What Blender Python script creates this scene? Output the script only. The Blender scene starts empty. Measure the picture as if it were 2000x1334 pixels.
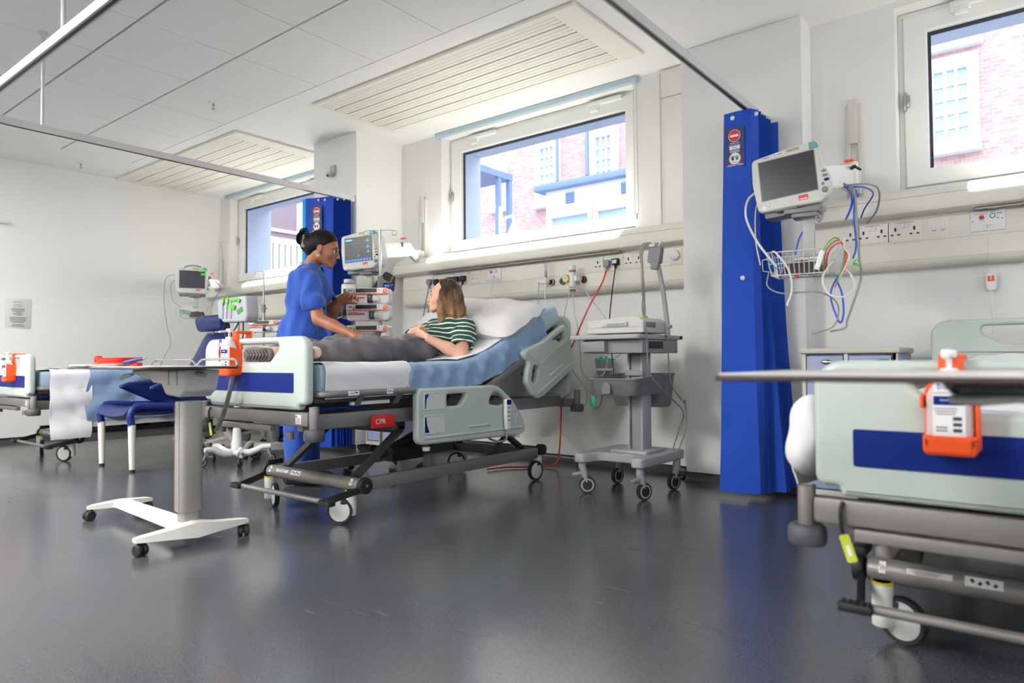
import bpy, bmesh, math, random
import numpy as np
from mathutils import Vector as V, Matrix, Euler
random.seed(7); np.random.seed(7)
SC = bpy.context.scene; COL = SC.collection
PI = math.pi

# ------------------------------------------------------------------ camera, world, exposure, lights
def make_camera():
    cd = bpy.data.cameras.new('camera'); co = bpy.data.objects.new('camera', cd); COL.objects.link(co)
    yaw, pit, rol = math.radians(38.387), math.radians(1.551), math.radians(-0.401)
    F0 = V((-math.sin(yaw), math.cos(yaw), 0)); R0 = V((math.cos(yaw), math.sin(yaw), 0)); U0 = V((0, 0, 1))
    F = F0*math.cos(pit)+U0*math.sin(pit); U = -F0*math.sin(pit)+U0*math.cos(pit)
    R = R0*math.cos(rol)+U*math.sin(rol); U2 = -R0*math.sin(rol)+U*math.cos(rol)
    m = Matrix((R, U2, -F)).transposed().to_4x4(); m.translation = V((0, 0, 0.80))
    co.matrix_world = m
    cd.sensor_width = 36; cd.lens = 36*1343.7/2000; cd.clip_start = 0.05; cd.clip_end = 200
    cd.dof.use_dof = True; cd.dof.focus_distance = 4.3; cd.dof.aperture_fstop = 2.4
    SC.camera = co
make_camera()
SC.view_settings.view_transform = 'Standard'; SC.view_settings.look = 'None'
SC.view_settings.exposure = 0.74; SC.view_settings.gamma = 1.0; SC.view_settings.use_curve_mapping = False
SC.cycles.use_denoising = True
SC.cycles.max_bounces = 10; SC.cycles.diffuse_bounces = 5; SC.cycles.glossy_bounces = 4; SC.cycles.transmission_bounces = 8
SC.cycles.sample_clamp_indirect = 6.0; SC.cycles.caustics_reflective = False; SC.cycles.caustics_refractive = False
def make_world():
    w = bpy.data.worlds.new('sky'); SC.world = w; w.use_nodes = True
    nt = w.node_tree; nt.nodes.clear()
    out = nt.nodes.new('ShaderNodeOutputWorld'); bg = nt.nodes.new('ShaderNodeBackground')
    tc = nt.nodes.new('ShaderNodeTexCoord'); sep = nt.nodes.new('ShaderNodeSeparateXYZ')
    rmp = nt.nodes.new('ShaderNodeValToRGB')
    rmp.color_ramp.elements[0].position = 0.0; rmp.color_ramp.elements[0].color = (0.62, 0.66, 0.72, 1)
    rmp.color_ramp.elements[1].position = 0.7; rmp.color_ramp.elements[1].color = (0.74, 0.85, 1.0, 1)
    nt.links.new(tc.outputs['Generated'], sep.inputs[0]); nt.links.new(sep.outputs['Z'], rmp.inputs[0])
    nt.links.new(rmp.outputs[0], bg.inputs[0]); bg.inputs[1].default_value = 3.3
    nt.links.new(bg.outputs[0], out.inputs[0])
make_world()
def portal(x0, x1, z0, z1, y):
    l = bpy.data.lights.new('window_daylight', 'AREA'); l.shape = 'RECTANGLE'; l.size = x1-x0; l.size_y = z1-z0
    l.cycles.is_portal = True
    o = bpy.data.objects.new('window_daylight', l); COL.objects.link(o)
    o.location = ((x0+x1)/2, y, (z0+z1)/2); o.rotation_euler = (-PI/2, 0, 0)
for _x in (-7.87, -4.22, -0.56): portal(_x, _x+1.69, 1.89, 2.70, 4.95)
def side_portal():   # unseen window added in the right hand wall for light from that side
    l = bpy.data.lights.new('added_side_daylight', 'AREA'); l.shape = 'RECTANGLE'; l.size = 1.6; l.size_y = 4.2; l.cycles.is_portal = True
    o = bpy.data.objects.new('added_side_daylight', l); COL.objects.link(o); o.location = (3.72, .6, 1.75); o.rotation_euler = (0, PI/2, 0)
side_portal()

# ------------------------------------------------------------------ materials (all node based)
_M = {}
def lin(c): return tuple(((v/255)/12.92 if v <= 10 else (((v/255)+0.055)/1.055)**2.4) for v in c)
def M(name, rgb=None, rough=0.5, metal=0.0, vary=0.05, nscale=12.0, bump=0.0, bscale=60.0, coat=0.0, trans=0.0, emit=0.0, alpha=1.0, sheen=0.0, ior=1.45, spec=0.5, sss=0.0):
    """procedural principled material: colour broken up by noise, optional bump; rgb is sRGB 0-255"""
    if name in _M: return _M[name]
    m = bpy.data.materials.new(name); m.use_nodes = True; nt = m.node_tree; b = nt.nodes['Principled BSDF']
    c = lin(rgb)
    tc = nt.nodes.new('ShaderNodeTexCoord'); nz = nt.nodes.new('ShaderNodeTexNoise'); nz.inputs['Scale'].default_value = nscale; nz.inputs['Detail'].default_value = 4
    nt.links.new(tc.outputs['Object'], nz.inputs['Vector'])
    mx = nt.nodes.new('ShaderNodeMix'); mx.data_type = 'RGBA'
    mx.inputs[6].default_value = (*[v*(1-vary) for v in c], 1); mx.inputs[7].default_value = (*[min(1, v*(1+vary)) for v in c], 1)
    nt.links.new(nz.outputs['Fac'], mx.inputs[0]); nt.links.new(mx.outputs[2], b.inputs['Base Color'])
    b.inputs['Roughness'].default_value = rough; b.inputs['Metallic'].default_value = metal
    b.inputs['Coat Weight'].default_value = coat; b.inputs['Transmission Weight'].default_value = trans
    b.inputs['Alpha'].default_value = alpha; b.inputs['IOR'].default_value = ior; b.inputs['Specular IOR Level'].default_value = spec
    b.inputs['Sheen Weight'].default_value = sheen
    if sss: b.inputs['Subsurface Weight'].default_value = sss; b.inputs['Subsurface Radius'].default_value = (0.012, 0.005, 0.003); b.inputs['Subsurface Scale'].default_value = 1.0
    if emit: b.inputs['Emission Color'].default_value = (*c, 1); b.inputs['Emission Strength'].default_value = emit
    if bump:
        n2 = nt.nodes.new('ShaderNodeTexNoise'); n2.inputs['Scale'].default_value = bscale; n2.inputs['Detail'].default_value = 6
        nt.links.new(tc.outputs['Object'], n2.inputs['Vector'])
        bp = nt.nodes.new('ShaderNodeBump'); bp.inputs['Strength'].default_value = bump; bp.inputs['Distance'].default_value = 0.01
        nt.links.new(n2.outputs['Fac'], bp.inputs['Height']); nt.links.new(bp.outputs[0], b.inputs['Normal'])
    _M[name] = m; return m

# ------------------------------------------------------------------ mesh builder
def basis(x=(1, 0, 0), y=(0, 1, 0), z=(0, 0, 1), o=(0, 0, 0)):
    m = Matrix((V(x), V(y), V(z))).transposed().to_4x4(); m.translation = V(o); return m
def XZ(o=(0, 0, 0)):   # 2D (u,v) -> (x,z), thickness along y
    return basis((1, 0, 0), (0, 0, 1), (0, -1, 0), o)
def YZ(o=(0, 0, 0)):   # 2D (u,v) -> (y,z), thickness along x
    return basis((0, 1, 0), (0, 0, 1), (1, 0, 0), o)
def T(x, y, z): return Matrix.Translation((x, y, z))
def Rt(a, ax): return Matrix.Rotation(math.radians(a), 4, ax)
def spline(pts, n=8, closed=False):
    P = [V(p) for p in pts]; out = []; N = len(P)
    if N < 3 and not closed: return P
    rng = range(N if closed else N-1)
    for i in rng:
        if closed: a, b, c, d = P[(i-1) % N], P[i], P[(i+1) % N], P[(i+2) % N]
        else: a = P[i-1] if i > 0 else P[i]*2-P[i+1]; b, c = P[i], P[i+1]; d = P[i+2] if i+2 < N else P[i+1]*2-P[i]
        for k in range(n):
            t = k/n
            out.append(0.5*((2*b)+(c-a)*t+(2*a-5*b+4*c-d)*t*t+(3*b-a-3*c+d)*t**3))
    if not closed: out.append(P[-1])
    return out
def rpoly(pts, n=6):
    """rounded polygon from [(x,y,r)]"""
    out = []; N = len(pts)
    for i in range(N):
        p = V(pts[i][:2]); r = pts[i][2] if len(pts[i]) > 2 else 0
        if r <= 0: out.append(tuple(p)); continue
        a = (V(pts[i-1][:2])-p); b = (V(pts[(i+1) % N][:2])-p)
        la, lb = a.length, b.length; a.normalize(); b.normalize()
        ang = a.angle(b); dd = min(r/math.tan(ang/2), la*0.49, lb*0.49); rr = dd*math.tan(ang/2)
        bis = (a+b); 
        if bis.length < 1e-6: out.append(tuple(p)); continue
        bis.normalize(); c = p+bis*(rr/math.sin(ang/2)); s = p+a*dd-c; e = p+b*dd-c
        a0 = math.atan2(s.y, s.x); a1 = math.atan2(e.y, e.x); da = (a1-a0+PI) % (2*PI)-PI
        for k in range(n+1):
            t = a0+da*k/n; out.append((c.x+rr*math.cos(t), c.y+rr*math.sin(t)))
    return out
def rrect(w, h, r, cx=0, cy=0, n=5): return rpoly([(cx-w/2, cy-h/2, r), (cx+w/2, cy-h/2, r), (cx+w/2, cy+h/2, r), (cx-w/2, cy+h/2, r)], n)
class MB:
    def __init__(s, mat): s.v = []; s.f = []; s.mi = []; s.mats = [mat]; s.cur = 0; s.X = Matrix()
    def use(s, mat):
        if mat not in s.mats: s.mats.append(mat)
        s.cur = s.mats.index(mat); return s
    def add(s, verts, faces, X=None):
        n = len(s.v); X = s.X @ X if X is not None else s.X
        s.v += [tuple(X @ V(p)) for p in verts]; s.f += [tuple(i+n for i in f) for f in faces]; s.mi += [s.cur]*len(faces); return s
    def addbm(s, bm, X=None):
        bm.verts.index_update(); s.add([v.co.copy() for v in bm.verts], [[v.index for v in f.verts] for f in bm.faces], X); bm.free(); return s
    def box(s, c, d, rot=None, bev=0, seg=2):
        bm = bmesh.new(); bmesh.ops.create_cube(bm, size=1); bmesh.ops.scale(bm, vec=V(d), verts=bm.verts)
        if bev: bmesh.ops.bevel(bm, geom=bm.edges[:], offset=min(bev, min(d)*0.49), segments=seg, affect='EDGES', profile=0.5)
        X = T(*c) @ (rot if rot is not None else Matrix()); return s.addbm(bm, X)
    def b2(s, a, b, bev=0, seg=2): return s.box([(a[i]+b[i])/2 for i in range(3)], [abs(a[i]-b[i]) for i in range(3)], None, bev, seg)
    def bar(s, p, q, w, h, bev=0, up=(0, 0, 1)):
        p, q = V(p), V(q); z = (q-p); L = z.length; z.normalize(); x = V(up).cross(z)
        if x.length < 1e-4: x = V((1, 0, 0))
        x.normalize(); y = z.cross(x); bm = bmesh.new(); bmesh.ops.create_cube(bm, size=1); bmesh.ops.scale(bm, vec=(w, h, L), verts=bm.verts)
        if bev: bmesh.ops.bevel(bm, geom=bm.edges[:], offset=bev, segments=2, affect='EDGES')
        return s.addbm(bm, basis(x, y, z, (p+q)/2))
    def cyl(s, p, q, r, r2=None, n=20, bev=0):
        p, q = V(p), V(q); d = q-p; L = d.length; r2 = r if r2 is None else r2
        prof = [(0, 0), (r, 0), (r2, L), (0, L)]
        if bev: prof = [(0, 0), (r-bev, 0), (r-bev*.3, bev*.3), (r, bev), (r2, L-bev), (r2-bev*.3, L-bev*.3), (r2-bev, L), (0, L)]
        return s.lathe(prof, n, basis_z(d, p))
    def lathe(s, prof, n=24, X=None):
        v = []; f = []; idx = []
        for r, z in prof:
            if abs(r) < 1e-6: idx.append([len(v)]); v.append((0, 0, z))
            else:
                idx.append(list(range(len(v), len(v)+n))); v += [(r*math.cos(2*PI*k/n), r*math.sin(2*PI*k/n), z) for k in range(n)]
        for a, b in zip(idx[:-1], idx[1:]):
            for k in range(n):
                k2 = (k+1) % n
                if len(a) == 1 and len(b) == 1: continue
                if len(a) == 1: f.append((a[0], b[k2], b[k]))
                elif len(b) == 1: f.append((a[k], a[k2], b[0]))
                else: f.append((a[k], a[k2], b[k2], b[k]))
        return s.add(v, f, X)
    def tube(s, pts, r, n=8, closed=False, sq=None, caps=True):
        P = [V(p) for p in pts]; N = len(P); v = []; f = []
        tan = []
        for i in range(N):
            if closed: t = P[(i+1) % N]-P[i-1]
            else: t = P[min(i+1, N-1)]-P[max(i-1, 0)]
            tan.append(t.normalized() if t.length > 1e-9 else V((0, 0, 1)))
        a = V((0, 0, 1)) if abs(tan[0].z) < 0.9 else V((1, 0, 0)); nx = (a-tan[0]*a.dot(tan[0])).normalized()
        for i in range(N):
            nx = (nx-tan[i]*nx.dot(tan[i]))
            nx = nx.normalized() if nx.length > 1e-6 else tan[i].orthogonal().normalized()
            ny = tan[i].cross(nx); rr = r[i] if isinstance(r, (list, tuple)) else r
            for k in range(n):
                c, q = math.cos(2*PI*k/n), math.sin(2*PI*k/n)
                if sq: c *= sq
                v.append(P[i]+(nx*c+ny*q)*rr)
        for i in range(N if closed else N-1):
            j = (i+1) % N
            for k in range(n): f.append((i*n+k, i*n+(k+1) % n, j*n+(k+1) % n, j*n+k))
        if caps and not closed: f.append(tuple(range(n-1, -1, -1))); f.append(tuple(range((N-1)*n, N*n)))
        return s.add(v, f)
    def cable(s, pts, r, n=6, k=7): return s.tube(spline(pts, k), r, n)
    def ell(s, c, r, rot=None, nu=20, nv=12):
        r = (r, r, r) if not isinstance(r, (list, tuple)) else r
        pr = [(math.sin(PI*i/nv), -math.cos(PI*i/nv)) for i in range(nv+1)]; pr[0] = (0, -1); pr[-1] = (0, 1)
        return s.lathe(pr, nu, T(*c) @ (rot if rot is not None else Matrix()) @ Matrix.Diagonal((*r, 1)))
    def prism(s, poly, h, X=None):
        n = len(poly); v = [(p[0], p[1], -h/2) for p in poly]+[(p[0], p[1], h/2) for p in poly]
        f = [tuple(range(n-1, -1, -1)), tuple(range(n, 2*n))]+[(i, (i+1) % n, n+(i+1) % n, n+i) for i in range(n)]
        return s.add(v, f, X)
    def plate(s, outer, h, X=None, holes=(), bev=0.0, res=2):
        cu = bpy.data.curves.new('t', 'CURVE'); cu.dimensions = '2D'; cu.fill_mode = 'BOTH'
        cu.extrude = max(h/2-bev, 1e-5); cu.bevel_depth = bev; cu.bevel_resolution = res; cu.offset = -bev
        for poly in [outer]+list(holes):
            sp = cu.splines.new('POLY'); sp.points.add(len(poly)-1)
            for q, p in zip(sp.points, poly): q.co = (p[0], p[1], 0, 1)
            sp.use_cyclic_u = True
        return s._curve(cu, X)
    def _curve(s, cu, X):
        o = bpy.data.objects.new('t', cu); COL.objects.link(o); dg = bpy.context.evaluated_depsgraph_get(); dg.update()
        me = bpy.data.meshes.new_from_object(o.evaluated_get(dg)); 
        s.add([v.co.copy() for v in me.vertices], [tuple(p.vertices) for p in me.polygons], X)
        bpy.data.objects.remove(o); bpy.data.curves.remove(cu); bpy.data.meshes.remove(me); return s
    def text(s, txt, size, X, ext=0.0004, align='CENTER', sp=1.0):
        cu = bpy.data.curves.new('t', 'FONT'); cu.body = txt; cu.size = size; cu.align_x = align; cu.align_y = 'CENTER'; cu.extrude = ext; cu.resolution_u = 2; cu.space_character = sp
        return s._curve(cu, X)
    def grid(s, fn, nu, nv, X=None, closeu=False):
        v = [fn(i/(nu if closeu else nu-1), j/(nv-1)) for j in range(nv) for i in range(nu)]; f = []
        for j in range(nv-1):
            for i in range(nu if closeu else nu-1):
                i2 = (i+1) % nu; f.append((j*nu+i, j*nu+i2, (j+1)*nu+i2, (j+1)*nu+i))
        return s.add(v, f, X)
    def shell(s, fn, th, nu, nv, X=None):
        """closed cloth: surface fn(u,v) thickened by th along its normals"""
        P = np.array([[fn(i/(nu-1), j/(nv-1)) for i in range(nu)] for j in range(nv)], float)
        du = np.gradient(P, axis=1); dv = np.gradient(P, axis=0); N = np.cross(du, dv); N /= np.linalg.norm(N, axis=2, keepdims=True)+1e-12
        Q = P-N*th; a = [tuple(p) for p in P.reshape(-1, 3)]+[tuple(p) for p in Q.reshape(-1, 3)]; n = nu*nv; f = []
        for j in range(nv-1):
            for i in range(nu-1):
                q = (j*nu+i, j*nu+i+1, (j+1)*nu+i+1, (j+1)*nu+i); f.append(q); f.append(tuple(n+k for k in reversed(q)))
        rim = [i for i in range(nu)]+[j*nu+nu-1 for j in range(1, nv)]+[(nv-1)*nu+i for i in range(nu-2, -1, -1)]+[j*nu for j in range(nv-2, 0, -1)]
        for a_, b_ in zip(rim, rim[1:]+rim[:1]): f.append((b_, a_, n+a_, n+b_))
        return s.add(a, f, X)
    def done(s, name, parent=None, label=None, smooth=40, loc=None, rot=None, **props):
        me = bpy.data.meshes.new(name); me.from_pydata(s.v, [], s.f)
        for m in s.mats: me.materials.append(m)
        me.polygons.foreach_set('material_index', s.mi)
        bm = bmesh.new(); bm.from_mesh(me); bmesh.ops.recalc_face_normals(bm, faces=bm.faces); bm.to_mesh(me); bm.free()
        if smooth:
            me.polygons.foreach_set('use_smooth', [True]*len(me.polygons)); me.set_sharp_from_angle(angle=math.radians(smooth))
        me.update(); o = bpy.data.objects.new(name, me); COL.objects.link(o)
        if parent is not None: o.parent = parent
        if loc is not None: o.location = loc
        if rot is not None: o.rotation_euler = rot
        if label: o['label'] = label
        for k, v in props.items(): o[k] = v
        return o
def basis_z(d, o):
    z = V(d).normalized(); x = V((0, 0, 1)).cross(z)
    x = V((1, 0, 0)) if x.length < 1e-5 else x.normalized(); return basis(x, z.cross(x), z, o)
def thing(name, label, cat, loc=(0, 0, 0), rz=0, group=None):
    o = bpy.data.objects.new(name, None); COL.objects.link(o); o.empty_display_size = 0.1
    o.location = loc; o.rotation_euler = (0, 0, rz); o['label'] = label; o['category'] = cat
    if group: o['group'] = group
    return o
def tag(o, label, cat, group=None):
    o['label'] = label; o['category'] = cat
    if group: o['group'] = group
    return o
def struct(o): o['kind'] = 'structure'; return o
def dup(root, label, loc=None, rz=None, group=None):
    def cp(o, par):
        c = o.copy(); COL.objects.link(c); c.parent = par
        for ch in [q for q in bpy.data.objects if q.parent == o]: cp(ch, c)
        return c
    kids = [q for q in bpy.data.objects if q.parent == root]
    r = root.copy(); COL.objects.link(r)
    for k in kids: cp(k, r)
    r['label'] = label
    if loc is not None: r.location = loc
    if rz is not None: r.rotation_euler = (0, 0, rz)
    if group: r['group'] = group
    return r
def wob(x, y, s=1.0, seed=0):
    """smooth pseudo-noise in -1..1"""
    a = math.sin(x*s*1.7+seed*1.3+1.9*math.sin(y*s*0.9+seed))+math.sin(y*s*2.3-seed*0.7+1.3*math.sin(x*s*1.1+2*seed))
    return a*0.5
# ------------------------------------------------------------------ room shell
WY, LX, CZ = 4.50, -8.26, 2.87
RX, BY = 3.60, -3.40
m_wall = M('wall_paint', (228, 227, 225), 0.6, vary=0.012, nscale=3, bump=0.02, bscale=220)
m_ceil = M('ceiling_tile', (230, 229, 226), 0.9, vary=0.02, nscale=40, bump=0.05, bscale=320)
m_plas = M('plaster_white', (232, 231, 228), 0.7, vary=0.01)
m_slat = M('slat_cream', (226, 224, 212), 0.55, vary=0.02)
m_gap = M('ceiling_gap', (90, 88, 86), 0.9)
m_frame = M('window_upvc', (226, 226, 223), 0.35, vary=0.015)
m_gask = M('window_gasket', (38, 46, 62), 0.5)
m_trunk = M('trunking_cream', (222, 219, 209), 0.4, vary=0.02)
m_white = M('white_plastic', (225, 225, 225), 0.35, vary=0.02)
m_steel = M('brushed_steel', (168, 166, 162), 0.3, 0.9, vary=0.05)
m_dark = M('dark_plastic', (30, 30, 33), 0.45, vary=0.1)
m_grey = M('grey_plastic', (128, 128, 130), 0.5, vary=0.03)
m_rail = M('rail_alu', (196, 193, 194), 0.4, 0.3, vary=0.03)
def floor_mat():
    m = bpy.data.materials.new('floor_vinyl'); m.use_nodes = True; nt = m.node_tree; b = nt.nodes['Principled BSDF']
    L = nt.links.new; N = nt.nodes.new
    tc = N('ShaderNodeTexCoord')
    n1 = N('ShaderNodeTexNoise'); n1.inputs['Scale'].default_value = 160; n1.inputs['Detail'].default_value = 3; L(tc.outputs['Object'], n1.inputs['Vector'])
    n2 = N('ShaderNodeTexNoise'); n2.inputs['Scale'].default_value = 1.3; n2.inputs['Detail'].default_value = 5; L(tc.outputs['Object'], n2.inputs['Vector'])
    r1 = N('ShaderNodeValToRGB'); r1.color_ramp.elements[0].position = 0.3; r1.color_ramp.elements[1].position = 0.75
    r1.color_ramp.elements[0].color = (*lin((60, 62, 66)), 1); r1.color_ramp.elements[1].color = (*lin((84, 86, 91)), 1); L(n1.outputs['Fac'], r1.inputs[0])
    L(r1.outputs[0], b.inputs['Base Color'])
    # fine straight scuffs: two sets of thin stretched noise streaks, they only change the gloss
    prev = None
    for rz, seed in ((.5, 0.0), (-.35, 7.0), (1.3, 13.0)):
        mp = N('ShaderNodeMapping'); mp.inputs['Rotation'].default_value = (0, 0, rz); mp.inputs['Location'].default_value = (seed, seed, 0); mp.inputs['Scale'].default_value = (1.1, 26, 1); L(tc.outputs['Object'], mp.inputs['Vector'])
        ns = N('ShaderNodeTexNoise'); ns.inputs['Scale'].default_value = 1.0; ns.inputs['Detail'].default_value = 1.5; ns.inputs['Distortion'].default_value = .25; L(mp.outputs[0], ns.inputs['Vector'])
        r2 = N('ShaderNodeValToRGB'); r2.color_ramp.elements[0].position = 0.70; r2.color_ramp.elements[0].color = (0, 0, 0, 1); r2.color_ramp.elements[1].position = 0.735; r2.color_ramp.elements[1].color = (1, 1, 1, 1); L(ns.outputs['Fac'], r2.inputs[0])
        if prev is None: prev = r2
        else:
            mm = N('ShaderNodeMath'); mm.operation = 'MAXIMUM'; L(prev.outputs[0], mm.inputs[0]); L(r2.outputs[0], mm.inputs[1]); prev = mm
    ma = N('ShaderNodeMath'); ma.operation = 'MULTIPLY_ADD'; ma.inputs[1].default_value = 0.10; ma.inputs[2].default_value = 0.17; L(n2.outputs['Fac'], ma.inputs[0])
    mb = N('ShaderNodeMath'); mb.operation = 'MULTIPLY_ADD'; mb.inputs[1].default_value = 0.05; L(prev.outputs[0], mb.inputs[0]); L(ma.outputs[0], mb.inputs[2])
    L(mb.outputs[0], b.inputs['Roughness'])
    n3 = N('ShaderNodeTexNoise'); n3.inputs['Scale'].default_value = 90; n3.inputs['Detail'].default_value = 2; L(tc.outputs['Object'], n3.inputs['Vector'])
    bp = N('ShaderNodeBump'); bp.inputs['Strength'].default_value = 0.02; bp.inputs['Distance'].default_value = 0.01; L(n3.outputs['Fac'], bp.inputs['Height']); L(bp.outputs[0], b.inputs['Normal'])
    b.inputs['Specular IOR Level'].default_value = 0.75
    return m
m_floor = floor_mat(); m_skirt = M('skirting_vinyl', (52, 53, 57), 0.35, vary=0.06, nscale=90)
struct(MB(m_floor).b2((LX-.2, BY-.2, -.06), (RX+.2, WY+.1, 0)).done('floor'))

# window openings in the back wall: (x0, x1)
WZ0, WZ1 = 1.76, 2.836
OPEN = [(-8.03, -6.06), (-4.372, -2.402), (-.705, 1.265)]
b = MB(m_wall); TH = 0.19
xs = [LX-.2]+[v for o in OPEN for v in o]+[RX+.2]
for i in range(0, len(xs), 2): b.b2((xs[i], WY, 0), (xs[i+1], WY+TH, CZ+.1))
for x0, x1 in OPEN: b.b2((x0, WY, 0), (x1, WY+TH, WZ0)); b.b2((x0, WY, WZ1), (x1, WY+TH, CZ+.1))
struct(b.done('wall_back', smooth=0))
struct(MB(m_wall).b2((LX-.2, BY, 0), (LX, WY, CZ+.1)).done('wall_left', smooth=0))
b = MB(m_wall); b.plate([(BY, 0), (WY, 0), (WY, CZ+.1), (BY, CZ+.1)], .1, YZ((RX+.05, 0, 0)), [[(-1.5, .95), (2.7, .95), (2.7, 2.55), (-1.5, 2.55)]]); struct(b.done('wall_right', smooth=0))
b = MB(m_frame)
for k in range(4): b.b2((RX+.03, -1.5+1.4*k-.03, .95), (RX+.08, -1.5+1.4*k+.03, 2.55))
b.b2((RX+.031, -1.5, .95), (RX+.079, 2.7, 1.0)); b.b2((RX+.031, -1.5, 2.5), (RX+.079, 2.7, 2.55)); o = b.done('window_4', smooth=0); struct(o)  # added window out of view, lets daylight in from the right
struct(MB(m_wall).b2((LX, BY-.2, 0), (RX, BY, CZ+.1)).done('wall_front', smooth=0))
# outer face of the building: thicker reveals seen through the glass
m_rev = M('outer_render', (205, 212, 224), 0.7)
b = MB(m_rev)
for i in range(0, len(xs), 2): b.b2((xs[i]+(0.06 if i else 0), WY+TH+.002, -.5), (xs[i+1]-.06 if i < 6 else xs[i+1], WY+TH+.42, 3.6))
for x0, x1 in OPEN: b.b2((x0-.06, WY+TH+.002, -.5), (x1+.06, WY+TH+.42, WZ0+.02)); b.b2((x0-.06, WY+TH+.002, 2.80), (x1+.06, WY+TH+.42, 3.6))
struct(b.done('wall_outer', smooth=0))
# piers between the bays
P1 = (-5.53, -4.90, 3.95); P2 = (-1.94, -1.17, 4.30)
for nm, (x0, x1, y) in (('wall_pier_left', P1), ('wall_pier_right', P2)):
    struct(MB(m_wall).b2((x0, y, 0), (x1, WY, CZ)).done(nm, smooth=0))
# coved vinyl skirting with a dark capping strip
def skirt(name, pts):
    b = MB(m_skirt); prof = [(0.0, 0.045), (0.006, 0.045), (0.008, 0.032), (0.03, 0.008), (0.055, 0.002), (0.055, 0)]
    for (p, q, n) in pts:
        p, q, n = V((*p, 0)), V((*q, 0)), V((*n, 0))
        v = [tuple(e+n*a+V((0, 0, z))) for e in (p, q) for a, z in prof]; k = len(prof)
        b.add(v, [(i, i+1, k+i+1, k+i) for i in range(k-1)])
        b.use(m_dark).add([tuple(e+n*a+V((0, 0, z))) for e in (p, q) for a, z in ((0, .057), (.008, .057), (.008, .045), (0, .045))], [(0, 1, 5, 4), (1, 2, 6, 5), (2, 3, 7, 6)]).use(m_skirt)
    return struct(b.done(name, smooth=60))
skirt('baseboard_back', [((LX, WY), (P1[0], WY), (0, -1)), ((P1[1], WY), (P2[0], WY), (0, -1)), ((P2[1], WY), (RX, WY), (0, -1)),
    ((P1[0], P1[2]), (P1[1], P1[2]), (0, -1)), ((P1[1], P1[2]), (P1[1], WY), (1, 0)), ((P1[0], P1[2]), (P1[0], WY), (-1, 0)),
    ((P2[0], P2[2]), (P2[1], P2[2]), (0, -1)), ((P2[1], P2[2]), (P2[1], WY), (1, 0)), ((P2[0], P2[2]), (P2[0], WY), (-1, 0))])
skirt('baseboard_left', [((LX, BY), (LX, WY), (1, 0))])

# ceiling: tiles on concealed rails up to y = 3.12, plain plaster margin to the window wall
b = MB(m_ceil)
gx = [-7.50]+[-6.95+.66*k for k in range(0, 12)]; gx[1] = -6.95
gy = [3.115-.645*k for k in range(0, 11)]
for i in range(len(gx)-1):
    for j in range(len(gy)-1): b.b2((gx[i]+.0025, gy[j+1]+.008, CZ), (gx[i+1]-.0025, gy[j]-.008, CZ+.025))
b.use(m_gap).b2((-7.5, gy[-1], CZ+.018), (gx[-1], gy[0], CZ+.06))
b.use(m_plas).b2((LX-.2, 3.115, CZ), (RX+.2, WY+.19, CZ+.06)).b2((LX-.2, BY-.2, CZ), (-7.5, 3.115, CZ+.06)).b2((gx[-1], BY-.2, CZ), (RX+.2, 3.115, CZ+.06)).b2((-7.5, BY-.2, CZ), (gx[-1], gy[-1], CZ+.06))
struct(b.done('ceiling', smooth=0))
# radiant ceiling panels with slats
def radiant(x0, x1, y0, y1, label):
    t = thing('ceiling_panel', label, 'ceiling panel', ((x0+x1)/2, (y0+y1)/2, CZ), 0, 'slatted ceiling panels above the windows')
    w, d = x1-x0, y1-y0
    b = MB(m_slat); b.plate([(-w/2, -d/2), (w/2, -d/2), (w/2, d/2), (-w/2, d/2)], .02, T(0, 0, -.01), [[(-w/2+.05, -d/2+.05), (w/2-.17, -d/2+.05), (w/2-.17, d/2-.05), (-w/2+.05, d/2-.05)]], .003); b.done('frame', t)
    b = MB(m_slat); n = 6; s = (d-.1)/n
    for k in range(n):
        y = -d/2+.05+s*k
        for q in range(3): b.b2((-w/2+.052, y+.009+q*(s-.009)/3+.0012, -.014), (w/2-.172, y+.009+(q+1)*(s-.009)/3-.0012, -.004), .003)
    b.done('slats', t, smooth=30)
    MB(m_gap).b2((-w/2+.052, -d/2+.052, -.003), (w/2-.172, d/2-.052, -.0005)).done('backing', t)
radiant(-4.65, -2.14, 3.30, 4.15, 'white slatted ceiling panel above the middle window')
radiant(-8.22, -5.70, 3.25, 4.15, 'white slatted ceiling panel above the left window, partly behind the pier')
# ceiling lights added out of view behind the camera to brighten the ward
m_led = M('added_ceiling_led', (255, 253, 250), 0.5, emit=95.0, vary=0.0)
for k, (x, y) in enumerate([(-5.3, -.45), (-2.7, -1.1), (-3.3, -2.4), (1.3, -2.4), (-7.0, -.45)]):
    t = thing('added_ceiling_light', 'square ceiling light added unseen over the middle of the ward', 'ceiling light', (x, y, CZ), 0, 'added ceiling lights out of view')
    MB(m_white).plate(rrect(.62, .62, .01), .012, T(0, 0, -.006), [rrect(.57, .57, .005)], .002).done('frame', t)
    MB(m_led).b2((-.285, -.285, -.006), (.285, .285, -.001)).done('diffuser', t)

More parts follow.
